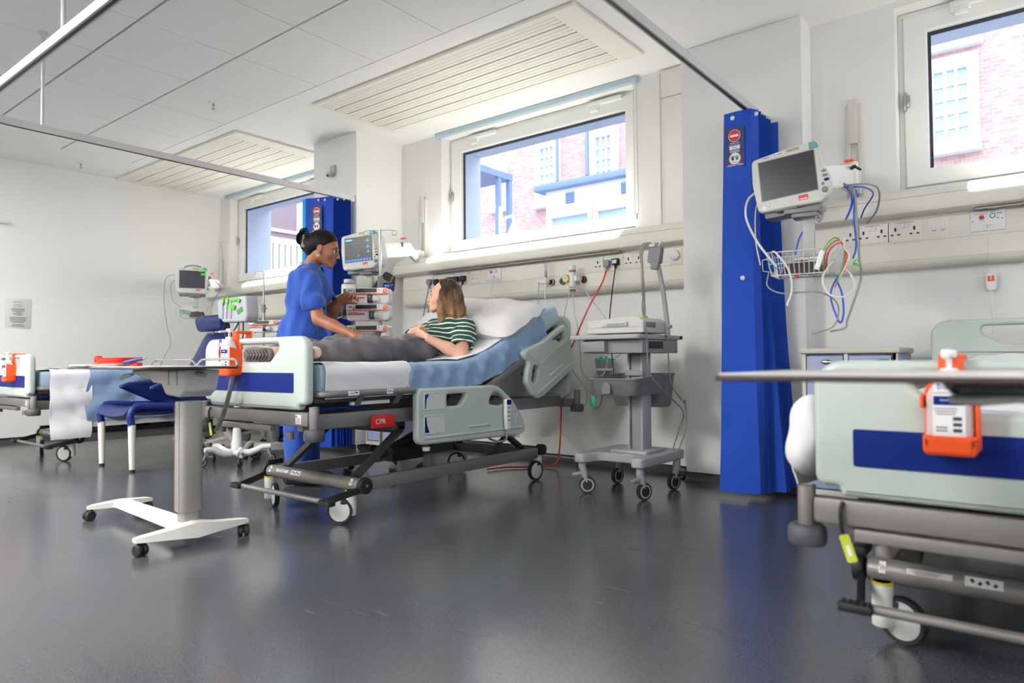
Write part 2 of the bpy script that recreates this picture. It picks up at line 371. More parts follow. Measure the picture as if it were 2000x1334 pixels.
# windows
m_glass = M('window_glass', (240, 246, 250), 0.0, trans=1.0, vary=0.0, ior=1.01, spec=0.25)
def window(n, x0, x1):
    y = WY+TH-.06; t = bpy.data.objects.new('window_%d' % n, None); COL.objects.link(t); t.location = (0, 0, 0); t['kind'] = 'structure'
    gx0, gx1, gz0, gz1 = x0+.152, x1-.132, 1.895, 2.697
    b = MB(m_frame); W = lambda a: [(a[0], a[2]), (a[1], a[2]), (a[1], a[3]), (a[0], a[3])]
    b.plate(W((x0, x1, WZ0+.005, WZ1)), .07, XZ((0, y+.02, 0)), [W((x0+.028, x1-.028, WZ0+.035, WZ1-.028))], .004)
    b.done('window_frame', t)
    b = MB(m_frame); b.plate(W((x0+.030, x1-.030, WZ0+.037, WZ1-.030)), .065, XZ((0, y, 0)), [W((gx0, gx1, gz0, gz1))], .008)
    b.done('window_sash', t)
    b = MB(m_gask); b.plate(W((gx0-.002, gx1+.002, gz0-.002, gz1+.002)), .012, XZ((0, y+.004, 0)), [W((gx0+.016, gx1-.005, gz0+.003, gz1-.02))], 0); b.done('window_gasket', t)
    MB(m_glass).b2((gx0, y+.006, gz0), (gx1, y+.016, gz1)).done('window_glass', t, smooth=0)
    b = MB(m_frame); b.b2((x0-.01, WY-.006, WZ0-.022), (x1+.01, WY+.14, WZ0+.004), .004); b.done('window_sill', t)
    for cx in (x0+.42, x1-.30):
        b = MB(m_frame); b.b2((cx-.15, y-.06, WZ1-.055), (cx+.15, y-.016, WZ1-.02), .006); b.b2((cx-.15, y-.055, WZ1-.075), (cx-.05, y-.02, WZ1-.05), .006); b.b2((cx-.13, y-.06, WZ1-.10), (cx-.06, y-.03, WZ1-.07), .005); b.done('window_restrictor', t)
    b = MB(m_steel); b.cyl((x0+.034, y-.04, 2.25), (x0+.034, y-.04, 2.36), .009, n=12, bev=.002); b.b2((x0+.02, y-.042, 2.27), (x0+.06, y-.03, 2.34), .002); b.done('window_hinge', t)
    return t
for k, (x0, x1) in enumerate(OPEN): window(k+1, x0, x1)
# roller blinds rolled up into pale blue cassettes at the ceiling
m_blind = M('blind_blue', (172, 192, 203), 0.5)
for (x0, x1), lb in zip(OPEN[:2], ('left', 'middle')):
    t = thing('roller_blind', 'pale blue roller blind rolled up at the ceiling above the %s window' % lb, 'blind', ((x0+x1)/2, WY-.02, CZ), 0, 'rolled up window blinds')
    w = (x1-x0)/2+.04
    b = MB(m_blind); b.b2((-w, -.03, -.042), (w, .018, -.002), .005); b.done('cassette', t)
    if lb == 'middle':
        b = MB(m_steel)
        for dx in (0, .028): b.tube([(w-.03+dx, -.012, -.04), (w-.028+dx, -.012, -.5), (w-.025+dx, -.012, -1.02)], .0018, 5)
        b.cyl((w-.011, -.012, -1.05), (w-.011, -.012, -1.01), .006, n=10); b.done('pull_chain', t)
# slim trunking cover beside the middle window
b = MB(m_wall); b.b2((-2.205, WY-.022, 1.70), (-2.185, WY, 2.85), .004); b.b2((-2.185, WY-.012, 1.70), (P2[0], WY, 2.66), .003); b.b2((-2.185, WY-.012, 2.664), (P2[0], WY, 2.86), .003); struct(b.done('trim_1'))

# ------------------------------------------------------------------ outside: brick buildings across the yard
def brick_mat(name, c1, c2, mort):
    m = bpy.data.materials.new(name); m.use_nodes = True; nt = m.node_tree; b = nt.nodes['Principled BSDF']
    tc = nt.nodes.new('ShaderNodeTexCoord'); mp = nt.nodes.new('ShaderNodeMapping'); mp.inputs['Rotation'].default_value = (PI/2, 0, 0)
    br = nt.nodes.new('ShaderNodeTexBrick'); br.inputs['Scale'].default_value = 4.4; br.inputs['Mortar Size'].default_value = 0.012
    br.inputs['Color1'].default_value = (*lin(c1), 1); br.inputs['Color2'].default_value = (*lin(c2), 1); br.inputs['Mortar'].default_value = (*lin(mort), 1)
    nt.links.new(tc.outputs['Object'], mp.inputs[0]); nt.links.new(mp.outputs[0], br.inputs[0]); nt.links.new(br.outputs[0], b.inputs['Base Color']); b.inputs['Roughness'].default_value = 0.9
    return m
m_brick = brick_mat('brick_red', (200, 164, 156), (182, 142, 138), (200, 190, 190))
m_out = M('painted_stone', (226, 226, 228), 0.7); m_pane = M('far_pane', (172, 186, 205), 0.15, spec=0.6); m_lead = M('blue_grey_metal', (120, 138, 170), 0.5)
m_pale = M('pale_render', (222, 220, 220), 0.8)
def sash(b, x0, x1, z0, z1, y, cols, rows, mg=.14):
    b.use(m_out); b.plate([(x0-mg, z0-.1), (x1+mg, z0-.1), (x1+mg, z1+.2), (x0-mg, z1+.2)], .1, XZ((0, y, 0)), [[(x0, z0), (x1, z0), (x1, z1), (x0, z1)]], 0)
    b.b2((x0-mg-.02, y-.16, z0-.2), (x1+mg+.02, y+.04, z0-.101))
    for k in range(1, cols): xx = x0+(x1-x0)*k/cols; b.b2((xx-.022, y-.02, z0), (xx+.022, y+.02, z1))
    for k in range(1, rows): zz = z0+(z1-z0)*k/rows; b.b2((x0+.001, y-.015, zz-.022), (x1-.001, y+.015, zz+.022))
    b.use(m_pane).b2((x0, y+.02, z0), (x1, y+.03, z1))
def outside():
    y = 12.0
    def bld(name, label, cat):
        t = thing(name, label, cat, (0, 0, 0)); return t
    t = bld('brick_building', 'tall red brick building with white sash windows across the yard', 'building'); t.location = (-4, y, -2)
    O = lambda bld_: Matrix.Translation((4, -y, 2))
    b = MB(m_brick); b.X = O(0); b.b2((-11.2, y+.10, -2), (4, y+.6, 10)); b.done('wall', t, smooth=0)
    for (x0, x1, z0, z1, c, r) in [(-8.72, -8.36, 4.27, 5.38, 3, 6), (-7.31, -6.95, 4.2, 5.33, 3, 5), (-6.36, -5.9, 4.2, 5.15, 3, 5), (-10.0, -9.82, 4.36, 5.02, 2, 4), (-1.37, -.95, 4.01, 5.08, 3, 5), (.9, 1.4, 4.01, 5.08, 3, 5)]:
        b = MB(m_out); b.X = O(0); sash(b, x0, x1, z0, z1, y+.05, c, r); b.done('window', t, smooth=0)
    for x, z0 in ((-8.25, 4.6), (-7.5, 4.6)): b = MB(m_lead); b.X = O(0); b.cyl((x, y, z0), (x, y, 8), .035, n=10); b.cyl((x, y, z0), (x, y+.1, z0-.08), .04, n=10); b.done('drainpipe', t)
    b = MB(m_pale); b.X = O(0)
    b.b2((-1.6, y-.05, 5.38), (-.75, y+.12, 5.5)); b.done('stone_course', t, smooth=0)
    # lower annex in front
    ya = 10.0; t = bld('annex_building', 'low white painted annex in front of the brick building', 'building'); t.location = (-5, ya, -2)
    O2 = Matrix.Translation((5, -ya, 2))
    b = MB(m_pale); b.X = O2; b.b2((-7.12, ya, -2), (-3.6, ya+1.6, 3.82)); b.done('wall', t, smooth=0)
    b = MB(m_lead); b.X = O2; b.b2((-7.3, ya-.14, 3.80), (-3.5, ya+1.7, 3.92), .02); b.done('roof_edge', t)
    b = MB(m_lead); b.X = O2
    for x in (-6.6, -5.5):
        b = MB(m_lead); b.X = O2; b.b2((x-.085, ya-.03, 3.53), (x+.085, ya+.02, 3.72))
        for k in range(5): b.b2((x-.075, ya-.045, 3.545+k*.034), (x+.075, ya-.02, 3.56+k*.034))
        b.done('air_vent', t, smooth=0)
    for x0, x1 in ((-6.97, -6.2), (-6.02, -5.2), (-5.05, -4.3)):
        b = MB(m_out); b.X = O2; sash(b, x0, x1, 2.6, 3.30, ya-.03, 1, 2, .06); b.done('window', t, smooth=0)
    # steel walkway and street lamp close to the windows
    t = bld('steel_canopy', 'blue grey steel canopy frame outside the middle window', 'canopy'); t.location = (-6.5, 8, -2)
    b = MB(m_lead); b.X = Matrix.Translation((6.5, -8, 2)); b.b2((-9.4, 7.6, 3.66), (-6.76, 8.58, 3.76)); b.done('roof', t, smooth=0)
    for q in (8.27, 8.54):
        b = MB(m_lead); b.X = Matrix.Translation((6.5, -8, 2)); b.b2((-6.84, q-.035, -2), (-6.77, q+.035, 3.659)); b.done('post', t, smooth=0)
    t = bld('street_lamp', 'white gooseneck street lamp seen through the middle window', 'lamp'); t.location = (-6.47, 8, -2)
    b = MB(m_out); b.X = Matrix.Translation((6.47, -8, 2)); b.tube(spline([(-6.47, 7.9, -2), (-6.47, 7.9, 2.7), (-6.43, 7.9, 2.85), (-6.33, 7.9, 2.91), (-6.22, 7.9, 2.9), (-6.21, 7.9, 2.78)], 6), .022, 8); b.done('pole', t)
    b = MB(m_out); b.X = Matrix.Translation((6.47, -8, 2)); b.lathe([(0, .09), (.02, .09), (.04, .05), (.085, -.06), (.07, -.07), (0, -.07)], 16, T(-6.215, 7.9, 2.73)); b.done('lamp_shade', t)
    # side wing with balcony, outside the left window (its face looks along +x)
    x = -11.0; t = bld('brown_building', 'brown clad wing with white railing outside the left window', 'building'); t.location = (x, 6.5, -2)
    O3 = Matrix.Translation((-x, -6.5, 2)); m_br = M('brown_cladding', (150, 128, 134), 0.8)
    b = MB(m_br); b.X = O3; b.b2((x-.5, 5.5, -2), (x, 9.5, 6)); b.done('wall', t, smooth=0)
    b = MB(m_out); b.X = O3; b.b2((x, 5.9, 3.145), (x+.04, 7.5, 3.2)); b.b2((x, 5.9, 2.97), (x+.05, 7.5, 3.04)); b.b2((x, 7.48, 1.2), (x+.05, 7.58, 4.4)); b.b2((x, 7.62, 2.9), (x+.05, 7.68, 3.6)); b.b2((x, 7.62, 3.56), (x+.05, 8.8, 3.68)); b.b2((x, 7.6, 3.1), (x+.05, 8.8, 3.2)); b.done('cladding_frame', t, smooth=0)
    b = MB(m_pale); b.X = O3
    b.b2((x+.30, 5.9, 2.87), (x+.36, 8.8, 2.95))
    for k in range(24): b.b2((x+.31, 5.95+k*.12, .6), (x+.35, 5.95+k*.12+.085, 2.88))
    b.done('railing', t, smooth=0)
    struct(MB(M('yard_paving', (168, 170, 172), 0.9)).b2((-30, WY+TH+.5, -2.1), (20, 30, -2.0)).done('ground_yard'))
outside()
# ------------------------------------------------------------------ bedhead trunking with lamp, sockets and gas outlets
def inv(t): return Matrix.Translation(-t.location)
m_lamp = M('lamp_diffuser', (255, 252, 244), 0.5, emit=15.0, vary=0.0)
m_groove = M('groove_shadow_gap', (120, 117, 110), 0.8)
m_sock = M('socket_plate', (226, 223, 214), 0.35, vary=0.02)
m_red = M('red_plastic', (190, 30, 28), 0.4); m_black = M('black_rubber', (22, 22, 24), 0.55); m_navy = M('navy_print', (28, 36, 92), 0.5)
PF = 4.398   # front plane of the lower panel
LAMP = [(4.5, 1.748), (4.45, 1.748), (4.41, 1.742), (4.375, 1.727), (4.347, 1.706), (4.327, 1.68), (4.315, 1.65), (4.312, 1.62), (4.318, 1.60), (4.335, 1.588), (4.40, 1.582), (4.5, 1.582)]
PANEL = [(4.5, 1.582), (PF+.006, 1.582), (PF+.006, 1.572), (PF, 1.568), (PF, 1.449), (PF+.004, 1.447), (PF+.004, 1.444), (PF, 1.442), (PF, 1.347), (PF+.003, 1.345), (PF, 1.343), (PF+.004, 1.325), (PF+.018, 1.308), (PF+.045, 1.300), (4.5, 1.300)]
def extr(b, prof, x0, x1):
    n = len(prof); v = [(x0, y, z) for y, z in prof]+[(x1, y, z) for y, z in prof]
    b.add(v, [(i, (i+1) % n, n+(i+1) % n, n+i) for i in range(n)]+[tuple(range(n)), tuple(range(2*n-1, n-1, -1))])
def scaled(prof, k): return [(4.5+(y-4.5)*k, 1.60+(z-1.60)*k) for y, z in prof]
def pins(b, x, z):
    b.use(m_black); b.b2((x-.005, PF-.0052, z+.008), (x+.005, PF-.003, z+.028)); b.b2((x-.024, PF-.0052, z-.016), (x-.010, PF-.003, z-.008)); b.b2((x+.010, PF-.0052, z-.016), (x+.024, PF-.003, z-.008)); b.use(m_sock)
def trunking(label, x0, x1, lx, double=(), single=(), switches=(), call=None, dimmer=None, round_end=None):
    t = thing('bedhead_trunking', label, 'wall trunking', ((x0+x1)/2, WY, 1.3), 0, 'bedhead trunking units'); I = inv(t)
    b = MB(m_trunk); b.X = I
    extr(b, LAMP, x0, x1); extr(b, PANEL, x0+.03 if round_end else x0, x1)
    if round_end:   # rounded end cap
        prev = LAMP; 
        for k in range(1, 6):
            a = k/5*PI/2; cur = scaled(LAMP, math.cos(a)*.75+.25 if k < 5 else .25); xx0 = x0-.10*math.sin(a); xp = x0-.10*math.sin((k-1)/5*PI/2); n = len(prev)
            b.add([(xp, y, z) for y, z in prev]+[(xx0, y, z) for y, z in cur], [(i, (i+1) % n, n+(i+1) % n, n+i) for i in range(n)]); prev = cur
        b.add([(x0-.10, y, z) for y, z in prev], [tuple(range(len(prev)))])
    b.done('housing', t, smooth=35)
    b = MB(m_groove); b.X = I
    for y, z in ((4.3305, 1.684),): b.b2((x0, y-.0008, z-.0015), (x1, y+.004, z+.0015))
    b.done('seam', t, smooth=0)
    if lx:
        b = MB(m_lamp); b.X = I; pr = [(y-.0025, z+.002) for y, z in LAMP[1:6]]; pr = pr+[(4.36, 1.69), (4.43, 1.73)]
        extr(b, pr, lx[0], lx[1]); b.done('lamp_diffuser', t, label='glowing white lamp diffuser')
        b = MB(m_steel); b.X = I; b.b2((lx[0]+.02, 4.335, 1.576), (lx[1]-.0, 4.39, 1.5815), .002)
        for k in range(14): xx = lx[0]+.1+k*(lx[1]-lx[0]-.2)/13; b.b2((xx-.02, 4.345, 1.574), (xx+.02, 4.38, 1.577))
        b.done('reading_light', t)
    def plate(cx, w, z0=1.456, z1=1.562):
        b = MB(m_sock); b.X = I; b.b2((cx-w/2, PF-.003, z0), (cx+w/2, PF+.001, z1), .001); return b
    def rocker(b, x, z, w=.018, h=.026):
        b.use(m_white).b2((x-w/2, PF-.008, z-h/2), (x+w/2, PF-.002, z+h/2), .002).use(m_sock)
    for cx, d in double:
        b = plate(cx, .17); rocker(b, cx-.011, 1.542); rocker(b, cx+.011, 1.542); pins(b, cx-d, 1.505); pins(b, cx+d, 1.505)
        b.use(m_dark); b.b2((cx-.04, PF-.0034, 1.5575), (cx+.04, PF-.0028, 1.5595)); b.done('socket_outlet', t)
    for cx in single:
        b = plate(cx, .085); rocker(b, cx+.03, 1.538); pins(b, cx-.008, 1.503); b.done('socket_outlet', t)
    for cx in switches:
        b = plate(cx, .1); rocker(b, cx-.02, 1.515, .022, .045); rocker(b, cx+.02, 1.515, .022, .045); b.use(m_dark); b.b2((cx-.03, PF-.0084, 1.4945), (cx-.012, PF-.0074, 1.497)); b.b2((cx+.012, PF-.0084, 1.4945), (cx+.03, PF-.0074, 1.497)); b.done('light_switch', t)
    if call:
        cx = call; b = MB(m_white); b.X = I; b.b2((cx-.077, PF-.010, 1.464), (cx+.077, PF, 1.572), .003)
        b.use(m_red); b.cyl((cx-.026, PF-.016, 1.537), (cx-.026, PF-.009, 1.537), .011, n=16)
        b.use(m_dark); b.cyl((cx+.022, PF-.011, 1.541), (cx+.022, PF-.0098, 1.541), .0125, n=16); b.use(m_white); b.cyl((cx+.022, PF-.014, 1.541), (cx+.022, PF-.009, 1.541), .0095, n=16)
        b.use(m_red).text('EMERGENCY', .009, XZ((cx-.03, PF-.0101, 1.556)), .0002); b.use(m_dark).text('RESET', .008, XZ((cx+.022, PF-.0101, 1.559)), .0002); b.b2((cx+.04, PF-.0106, 1.551), (cx+.064, PF-.0098, 1.5535)); b.text('CALL', .006, XZ((cx-.026, PF-.0101, 1.521)), .0002)
        for dx, dz in ((.045, 1.527), (.063, 1.524), (-.067, 1.52)): b.cyl((cx+dx, PF-.0108, dz), (cx+dx, PF-.0095, dz), .003, n=8)
        b.use(m_white); b.cyl((cx+.004, PF-.03, 1.497), (cx+.004, PF-.009, 1.497), .008, n=12); b.done('nurse_call_panel', t)
    if dimmer:
        b = plate(dimmer, .09, 1.452, 1.568); b.use(m_white); b.lathe([(0, .03), (.028, .03), (.034, .026), (.037, .0), (0, 0)], 24, basis((1, 0, 0), (0, 0, 1), (0, -1, 0), (dimmer, PF-.003, 1.512))); b.done('dimmer_knob', t)
    return t
T2 = trunking('cream bedhead trunking with lit lamp behind the occupied bed', -4.80, -1.945, (-4.40, -2.45), double=[(-2.366, .041)], single=[-2.655, -2.49, -4.42, -4.33, -4.16, -4.09, -4.0], switches=[-3.883], call=-3.667, dimmer=-2.042, round_end=True)
T3 = trunking('cream bedhead trunking with lit lamp behind the empty bed in the foreground', -1.165, 1.5, (-.345, 1.1), double=[(-.821, .047), (-.657, .047)], single=[-.93], switches=[-.495], call=-.272)
T1 = trunking('cream bedhead trunking with lit lamp below the window at the far end', -8.25, -5.54, (-7.45, -5.9), double=[(-6.5, .047)])
# oxygen, air and suction outlets with what is plugged into them
def gas_disc(par, x, z, col):
    b = MB(m_black); b.X = inv(par); b.lathe([(0, .018), (.02, .018), (.026, .012), (.028, 0), (0, 0)], 20, basis((1, 0, 0), (0, 0, 1), (0, -1, 0), (x, PF, z))); b.use(col); b.lathe([(.0205, .0183), (.024, .0185), (.026, .013), (.021, .013)], 20, basis((1, 0, 0), (0, 0, 1), (0, -1, 0), (x, PF, z)))
    b.done('gas_outlet', par)
for x, c in ((-3.08, m_white), (-2.977, m_grey), (-2.79, m_red)): gas_disc(T2, x, 1.405, c)
for x in (-6.05, -5.9): gas_disc(T1, x, 1.40, m_white)
m_clear = M('clear_plastic', (232, 236, 238), 0.08, trans=0.85, vary=0.0, ior=1.3); m_brass = M('brass', (180, 160, 90), 0.3, 0.8); m_tubing = M('clear_tubing', (205, 214, 224), 0.25, trans=0.35, vary=0.0)
def flowmeter(x, z, label):
    t = thing('oxygen_flowmeter', label, 'flowmeter', (x, PF-.02, z), 0, 'flow meters on the trunking')
    b = MB(m_white); b.cyl((0, .002, 0), (0, -.045, 0), .014, n=14, bev=.003); b.box((-.02, -.04, 0), (.06, .028, .028), None, .006); b.cyl((-.075, -.04, .004), (-.04, -.04, .004), .013, .01, 14, .003); b.cyl((0, -.04, .01), (0, -.04, .035), .013, n=14, bev=.003); b.cyl((0, -.04, -.04), (0, -.04, -.01), .008, n=10); b.done('valve_body', t)
    b = MB(m_clear); b.cyl((0, -.04, .035), (0, -.04, .15), .011, n=14); b.done('sight_tube', t)
    b = MB(m_brass); b.cyl((0, -.04, .035), (0, -.04, .085), .008, n=12); b.done('scale_tube', t); return t
flowmeter(-3.098, 1.405, 'slim oxygen flowmeter with clear sight tube above the bed head')
flowmeter(-6.06, 1.40, 'slim oxygen flowmeter on the far trunking beside the standing carer')
t = thing('suction_regulator', 'white suction regulator with round yellow gauge on the trunking', 'suction regulator', (-2.845, PF-.02, 1.41))
b = MB(m_white); b.cyl((.04, .002, 0), (.04, -.04, 0), .02, n=16, bev=.003); b.cyl((0, -.05, -.06), (0, -.05, .05), .024, n=20, bev=.005); b.box((.02, -.045, .0), (.05, .03, .04), None, .006); b.done('body', t)
b = MB(m_white); b.cyl((0, -.05, .05), (0, -.05, .10), .025, n=20, bev=.006); b.use(m_red); b.cyl((0, -.05, .048), (0, -.05, .056), .0256, n=20); b.use(m_navy); b.cyl((0, -.05, .058), (0, -.05, .063), .0256, n=20); b.done('control_knob', t)
b = MB(m_brass); b.lathe([(0, .022), (.026, .022), (.03, .016), (.03, 0), (0, 0)], 22, basis((1, 0, 0), (0, 0, 1), (0, -1, 0), (-.045, -.055, 0))); b.use(M('gauge_yellow', (205, 200, 120), 0.4)); b.lathe([(0, .0225), (.023, .0225), (.023, .02), (0, .02)], 22, basis((1, 0, 0), (0, 0, 1), (0, -1, 0), (-.045, -.055, 0))); b.use(m_dark); b.bar((-.045, -.0785, 0), (-.035, -.0785, .012), .003, .001); b.done('gauge', t)
b = MB(m_clear); b.cyl((0, -.05, -.10), (0, -.05, -.06), .024, n=20, bev=.003); b.use(m_navy); b.cyl((0, -.05, -.09), (0, -.05, -.085), .0245, n=20); b.done('filter_jar', t)
t = thing('suction_regulator', 'small white gas regulator on the far trunking right behind the carer', 'suction regulator', (-5.88, PF-.02, 1.41))
b = MB(m_white); b.cyl((0, .002, 0), (0, -.05, 0), .02, n=16); b.cyl((0, -.05, -.05), (0, -.05, .06), .024, n=16, bev=.005); b.use(m_red); b.cyl((0, -.05, .048), (0, -.05, .056), .0256, n=20); b.done('body', t)

# plugs, each with its flex
def plug(x, z, mat, label, cable, cmat, r=.0045, w=.05, cname=None):
    t = thing('mains_plug', label, 'plug', (x, PF-.004, z), 0, 'mains plugs in the trunking sockets')
    b = MB(mat); b.plate(rpoly([(-w/2, -.024, .012), (w/2, -.024, .012), (w/2*1.05, .026, .01), (-w/2*1.05, .026, .01)]), .030, XZ((0, -.016, 0)), (), .007); b.cyl((0, -.018, -.05), (0, -.018, -.02), .007, .011, 12); b.done('plug_body', t)
    if cable:
        b = MB(cmat); b.X = inv(t); b.cable([(x, PF-.022, z-.045)]+cable, r); b.done('flex', t)
    return t
m_gplug = M('grey_plug', (134, 134, 136), 0.45); m_orange_c = M('orange_flex', (206, 62, 36), 0.45); m_blackc = M('black_flex', (30, 30, 32), 0.5); m_greyc = M('grey_flex', (118, 118, 118), 0.5)
plug(-2.577, 1.503, m_gplug, 'grey plug with orange red flex beside the green topped plug', [(-2.60, PF-.05, 1.36), (-2.68, PF-.09, 1.20), (-2.74, PF-.11, 1.07), (-2.80, PF-.12, .94), (-2.86, PF-.12, .83), (-2.90, PF-.12, .72), (-2.92, PF-.12, .5), (-2.93, PF-.14, .12), (-2.95, 4.20, .02), (-3.1, 4.05, .012), (-3.2, 3.95, .012), (-3.25, 3.8, .012)], m_orange_c, .0065)
pg = plug(-2.503, 1.509, m_black, 'black plug with green label and black flex running down to the trolley', [(-2.505, PF-.05, 1.36), (-2.505, PF-.09, 1.2), (-2.50, PF-.12, 1.08), (-2.47, PF-.17, .95), (-2.40, 4.15, .75), (-2.38, 4.12, .62)], m_blackc, .005)
b = MB(M('green_label', (40, 96, 78), 0.5)); b.box((0, -.0325, .012), (.052, .003, .024), None, .001); b.use(m_white); b.box((0, -.034, .0), (.034, .002, .024), None, .0005); b.done('label_sticker', pg)
plug(-4.418, 1.508, m_gplug, 'grey plug with thin grey flex at the left end of the middle trunking', [(-4.43, PF-.04, 1.35), (-4.47, PF-.05, 1.15), (-4.50, PF-.06, .9), (-4.5, PF-.06, .6)], m_greyc)
plug(-4.328, 1.50, m_black, 'black plug with black flex beside the grey plug behind the patient', [(-4.33, PF-.05, 1.42), (-4.36, PF-.08, 1.25), (-4.42, PF-.1, 1.0), (-4.46, PF-.1, .8)], m_blackc)
for x, lb in ((-4.165, 'black plug peeping out on the left above the seated patient hair'), (-4.091, 'black plug peeping out in the middle above the seated patient hair'), (-4.007, 'large black plug just right of the seated patient hair')):
    plug(x, 1.505, m_black, lb, [(x, PF-.04, 1.42), (x, PF-.045, 1.2), (x, PF-.045, 1.0)], m_blackc, w=.06)
# nurse call handsets hanging on their leads
def handset(x, z, panelx, label, drop):
    t = thing('call_handset', label, 'call handset', (x, WY-.03, z), 0, 'nurse call handsets')
    b = MB(m_white); b.plate(rpoly([(-.024, -.05, .02), (.024, -.05, .02), (.026, .045, .014), (-.026, .045, .014)]), .026, XZ((0, 0, 0)), (), .008); b.done('handset_body', t)
    b = MB(M('call_orange', (216, 84, 34), 0.4)); b.box((.0, -.0135, .018), (.03, .002, .03), None, .0005); b.use(m_white); b.b2((-.002, -.0155, .01), (.002, -.0145, .026)); b.ell((0, -.0145, .027), (.004, .001, .004), None, 10, 6); b.done('call_button', t)
    b = MB(m_white); b.X = inv(t); b.cable([(panelx+.004, PF-.03, 1.497), (panelx+.004, PF-.045, 1.45), (panelx+.0, PF-.03, 1.33), (x-.01, WY-.05, z+.09), (x-.006, WY-.04, z+.03), (x-.004, WY-.045, z-.05), (x, WY-.045, z-.2), (x+.004, WY-.045, z-drop), (x+.012, WY-.042, z-.2), (x+.008, WY-.04, z-.05)], .0028); b.done('lead', t)
handset(-.268, 1.20, -.272, 'white call handset with orange button hanging above the headboard in the foreground bay', .5)
handset(-3.635, 1.205, -3.667, 'white call handset with orange button hanging just above the occupied bed headboard', .3)

# wall channels for monitor arms
def channel(x, z0, z1, label, zt):
    t = thing('wall_channel', label, 'wall rail', (x, WY, (z0+z1)/2), 0, 'vertical wall channels for monitor arms')
    b = MB(M('channel_cream', (205, 202, 194), 0.45)); h = (z1-z0)/2; b.b2((-.045, -.012, -h), (.045, 0, h), .003); b.b2((-.045, -.028, -h), (-.020, -.010, h), .003); b.b2((.020, -.028, -h), (.045, -.010, h), .003); b.done('track', t)
    b = MB(M('channel_cream', None)); b.b2((-.03, -.034, -h+.33), (.022, -.012, h+.03), .004); b.done('cover', t)
channel(-4.60, 1.75, 2.30, 'pale wall channel left of the middle window', 2.3)
channel(-.925, 1.75, 2.32, 'pale wall channel left of the window above the foreground bed', 2.3)
channel(-8.14, 1.75, 2.28, 'pale wall channel in the far corner of the room', 2.3)

# curtain rail around the middle bay, hung on rods
t = thing('curtain_rail', 'white curtain rail running round the middle bed bay', 'curtain rail', (-3.1, 2.5, 2.28))
RXL, RXR, RY, RZ = -4.93, -1.38, 1.14, 2.262
path = [(RXL, P1[2], RZ)]+[(RXL, y, RZ) for y in (3, 2, 1.5)]+[(RXL+.2-.2*math.cos(a), RY+.2-.2*math.sin(a), RZ) for a in [k*PI/12 for k in range(0, 7)]]+[(x, RY, RZ) for x in (-4, -3, -2)]+[(RXR-.2+.2*math.sin(a), RY+.2-.2*math.cos(a), RZ) for a in [k*PI/12 for k in range(0, 7)]]+[(RXR, y, RZ) for y in (1.5, 2.5, 3.5)]+[(RXR, P2[2], RZ)]
def ribbon(b, path, w, h):
    n = len(path); v = []; f = []
    for i in range(n):
        a = V(path[max(i-1, 0)]); c = V(path[min(i+1, n-1)]); d = (c-a).normalized(); s = V((-d.y, d.x, 0))*w/2; p = V(path[i])
        v += [p+s+V((0, 0, h/2)), p-s+V((0, 0, h/2)), p-s-V((0, 0, h/2)), p+s-V((0, 0, h/2))]
    for i in range(n-1): f += [(4*i+k, 4*i+(k+1) % 4, 4*i+4+(k+1) % 4, 4*i+4+k) for k in range(4)]
    f += [(3, 2, 1, 0), tuple(4*(n-1)+k for k in range(4))]; b.add(v, f)
b = MB(m_rail); b.X = inv(t); ribbon(b, path, .034, .044); b.done('rail', t)
b = MB(m_dark); b.X = inv(t); ribbon(b, [(x, y, RZ-.0225) for x, y, z in path], .014, .003); b.done('glider_slot', t)
for x, y in ((RXL, P1[2]), (RXR, P2[2])): b = MB(m_rail); b.X = inv(t); b.b2((x-.02, y-.05, RZ-.03), (x+.02, y, RZ+.028), .003); b.done('wall_bracket', t)
for x, y in ((RXL, 1.52), (-3.45, RY), (-2.2, RY), (RXR, 1.6)):
    b = MB(m_rail); b.X = inv(t); b.cyl((x, y, RZ+.02), (x, y, CZ), .010, n=10); b.cyl((x, y, CZ-.008), (x, y, CZ), .03, n=14); b.done('drop_rod', t)

# pleated disposable curtains
def curtain(label, front, pleats, sgn, mat, z0, ztop, fl, light=None):
    """front: flat leading panel (list of xy), pleats: zigzag xy points; fl flares the lower edge"""
    pts = front+pleats; cx = sum(p[0] for p in pts)/len(pts); cy = sum(p[1] for p in pts)/len(pts)
    t = thing('bay_curtain', label, 'curtain', (cx, cy, 0), 0, 'blue disposable bay curtains')
    b = MB(mat); b.X = inv(t); nz = 26; P = []; n = len(pts)
    def fn(u, v):
        s = u*(n-1); i = min(int(s), n-2); k = s-i; x = pts[i][0]*(1-k)+pts[i+1][0]*k; y = pts[i][1]*(1-k)+pts[i+1][1]*k
        z = z0+(ztop-z0)*v; q = (1-v); e = fl(i, x, y, q); x += e[0]; y += e[1]
        band = math.exp(-((z-1.24)/.012)**2)*.006
        return (x+wob(z, i*.7, 2.2)*.006*q, y-band+wob(z+3, i*.9, 2.0)*.005*q, z)
    b.shell(fn, .0015, (n-1)*2+1, nz); b.done('curtain_fabric', t, smooth=25)
    return t
m_curt = M('curtain_blue', (0, 64, 170), 0.75, vary=0.05, nscale=5, sheen=0.1)
m_curt2 = M('curtain_backlit_blue', (24, 150, 222), 0.7)  # paler blue puts daylight shining through the cloth edge into the colour
def cR(i, x, y, q):
    if i < 2: return (-.045*q*(1-i/2), -.04*q)
    return (.10*q*q*(1 if i > 8 else .25), -.02*q)
plR = []
for k in range(9): yy = 3.985+.029*k; plR += [(-1.325+.006*math.sin(k*2.1), yy), (-1.445, yy+.0145)]
plR.append((-1.30, 4.262))
curR = curtain('blue curtain bunched against the right hand pier, sign on its leading edge', [(-1.508, 3.93), (-1.43, 3.925), (-1.352, 3.93)], plR, 1, m_curt, .035, 2.238, cR)
plL = []
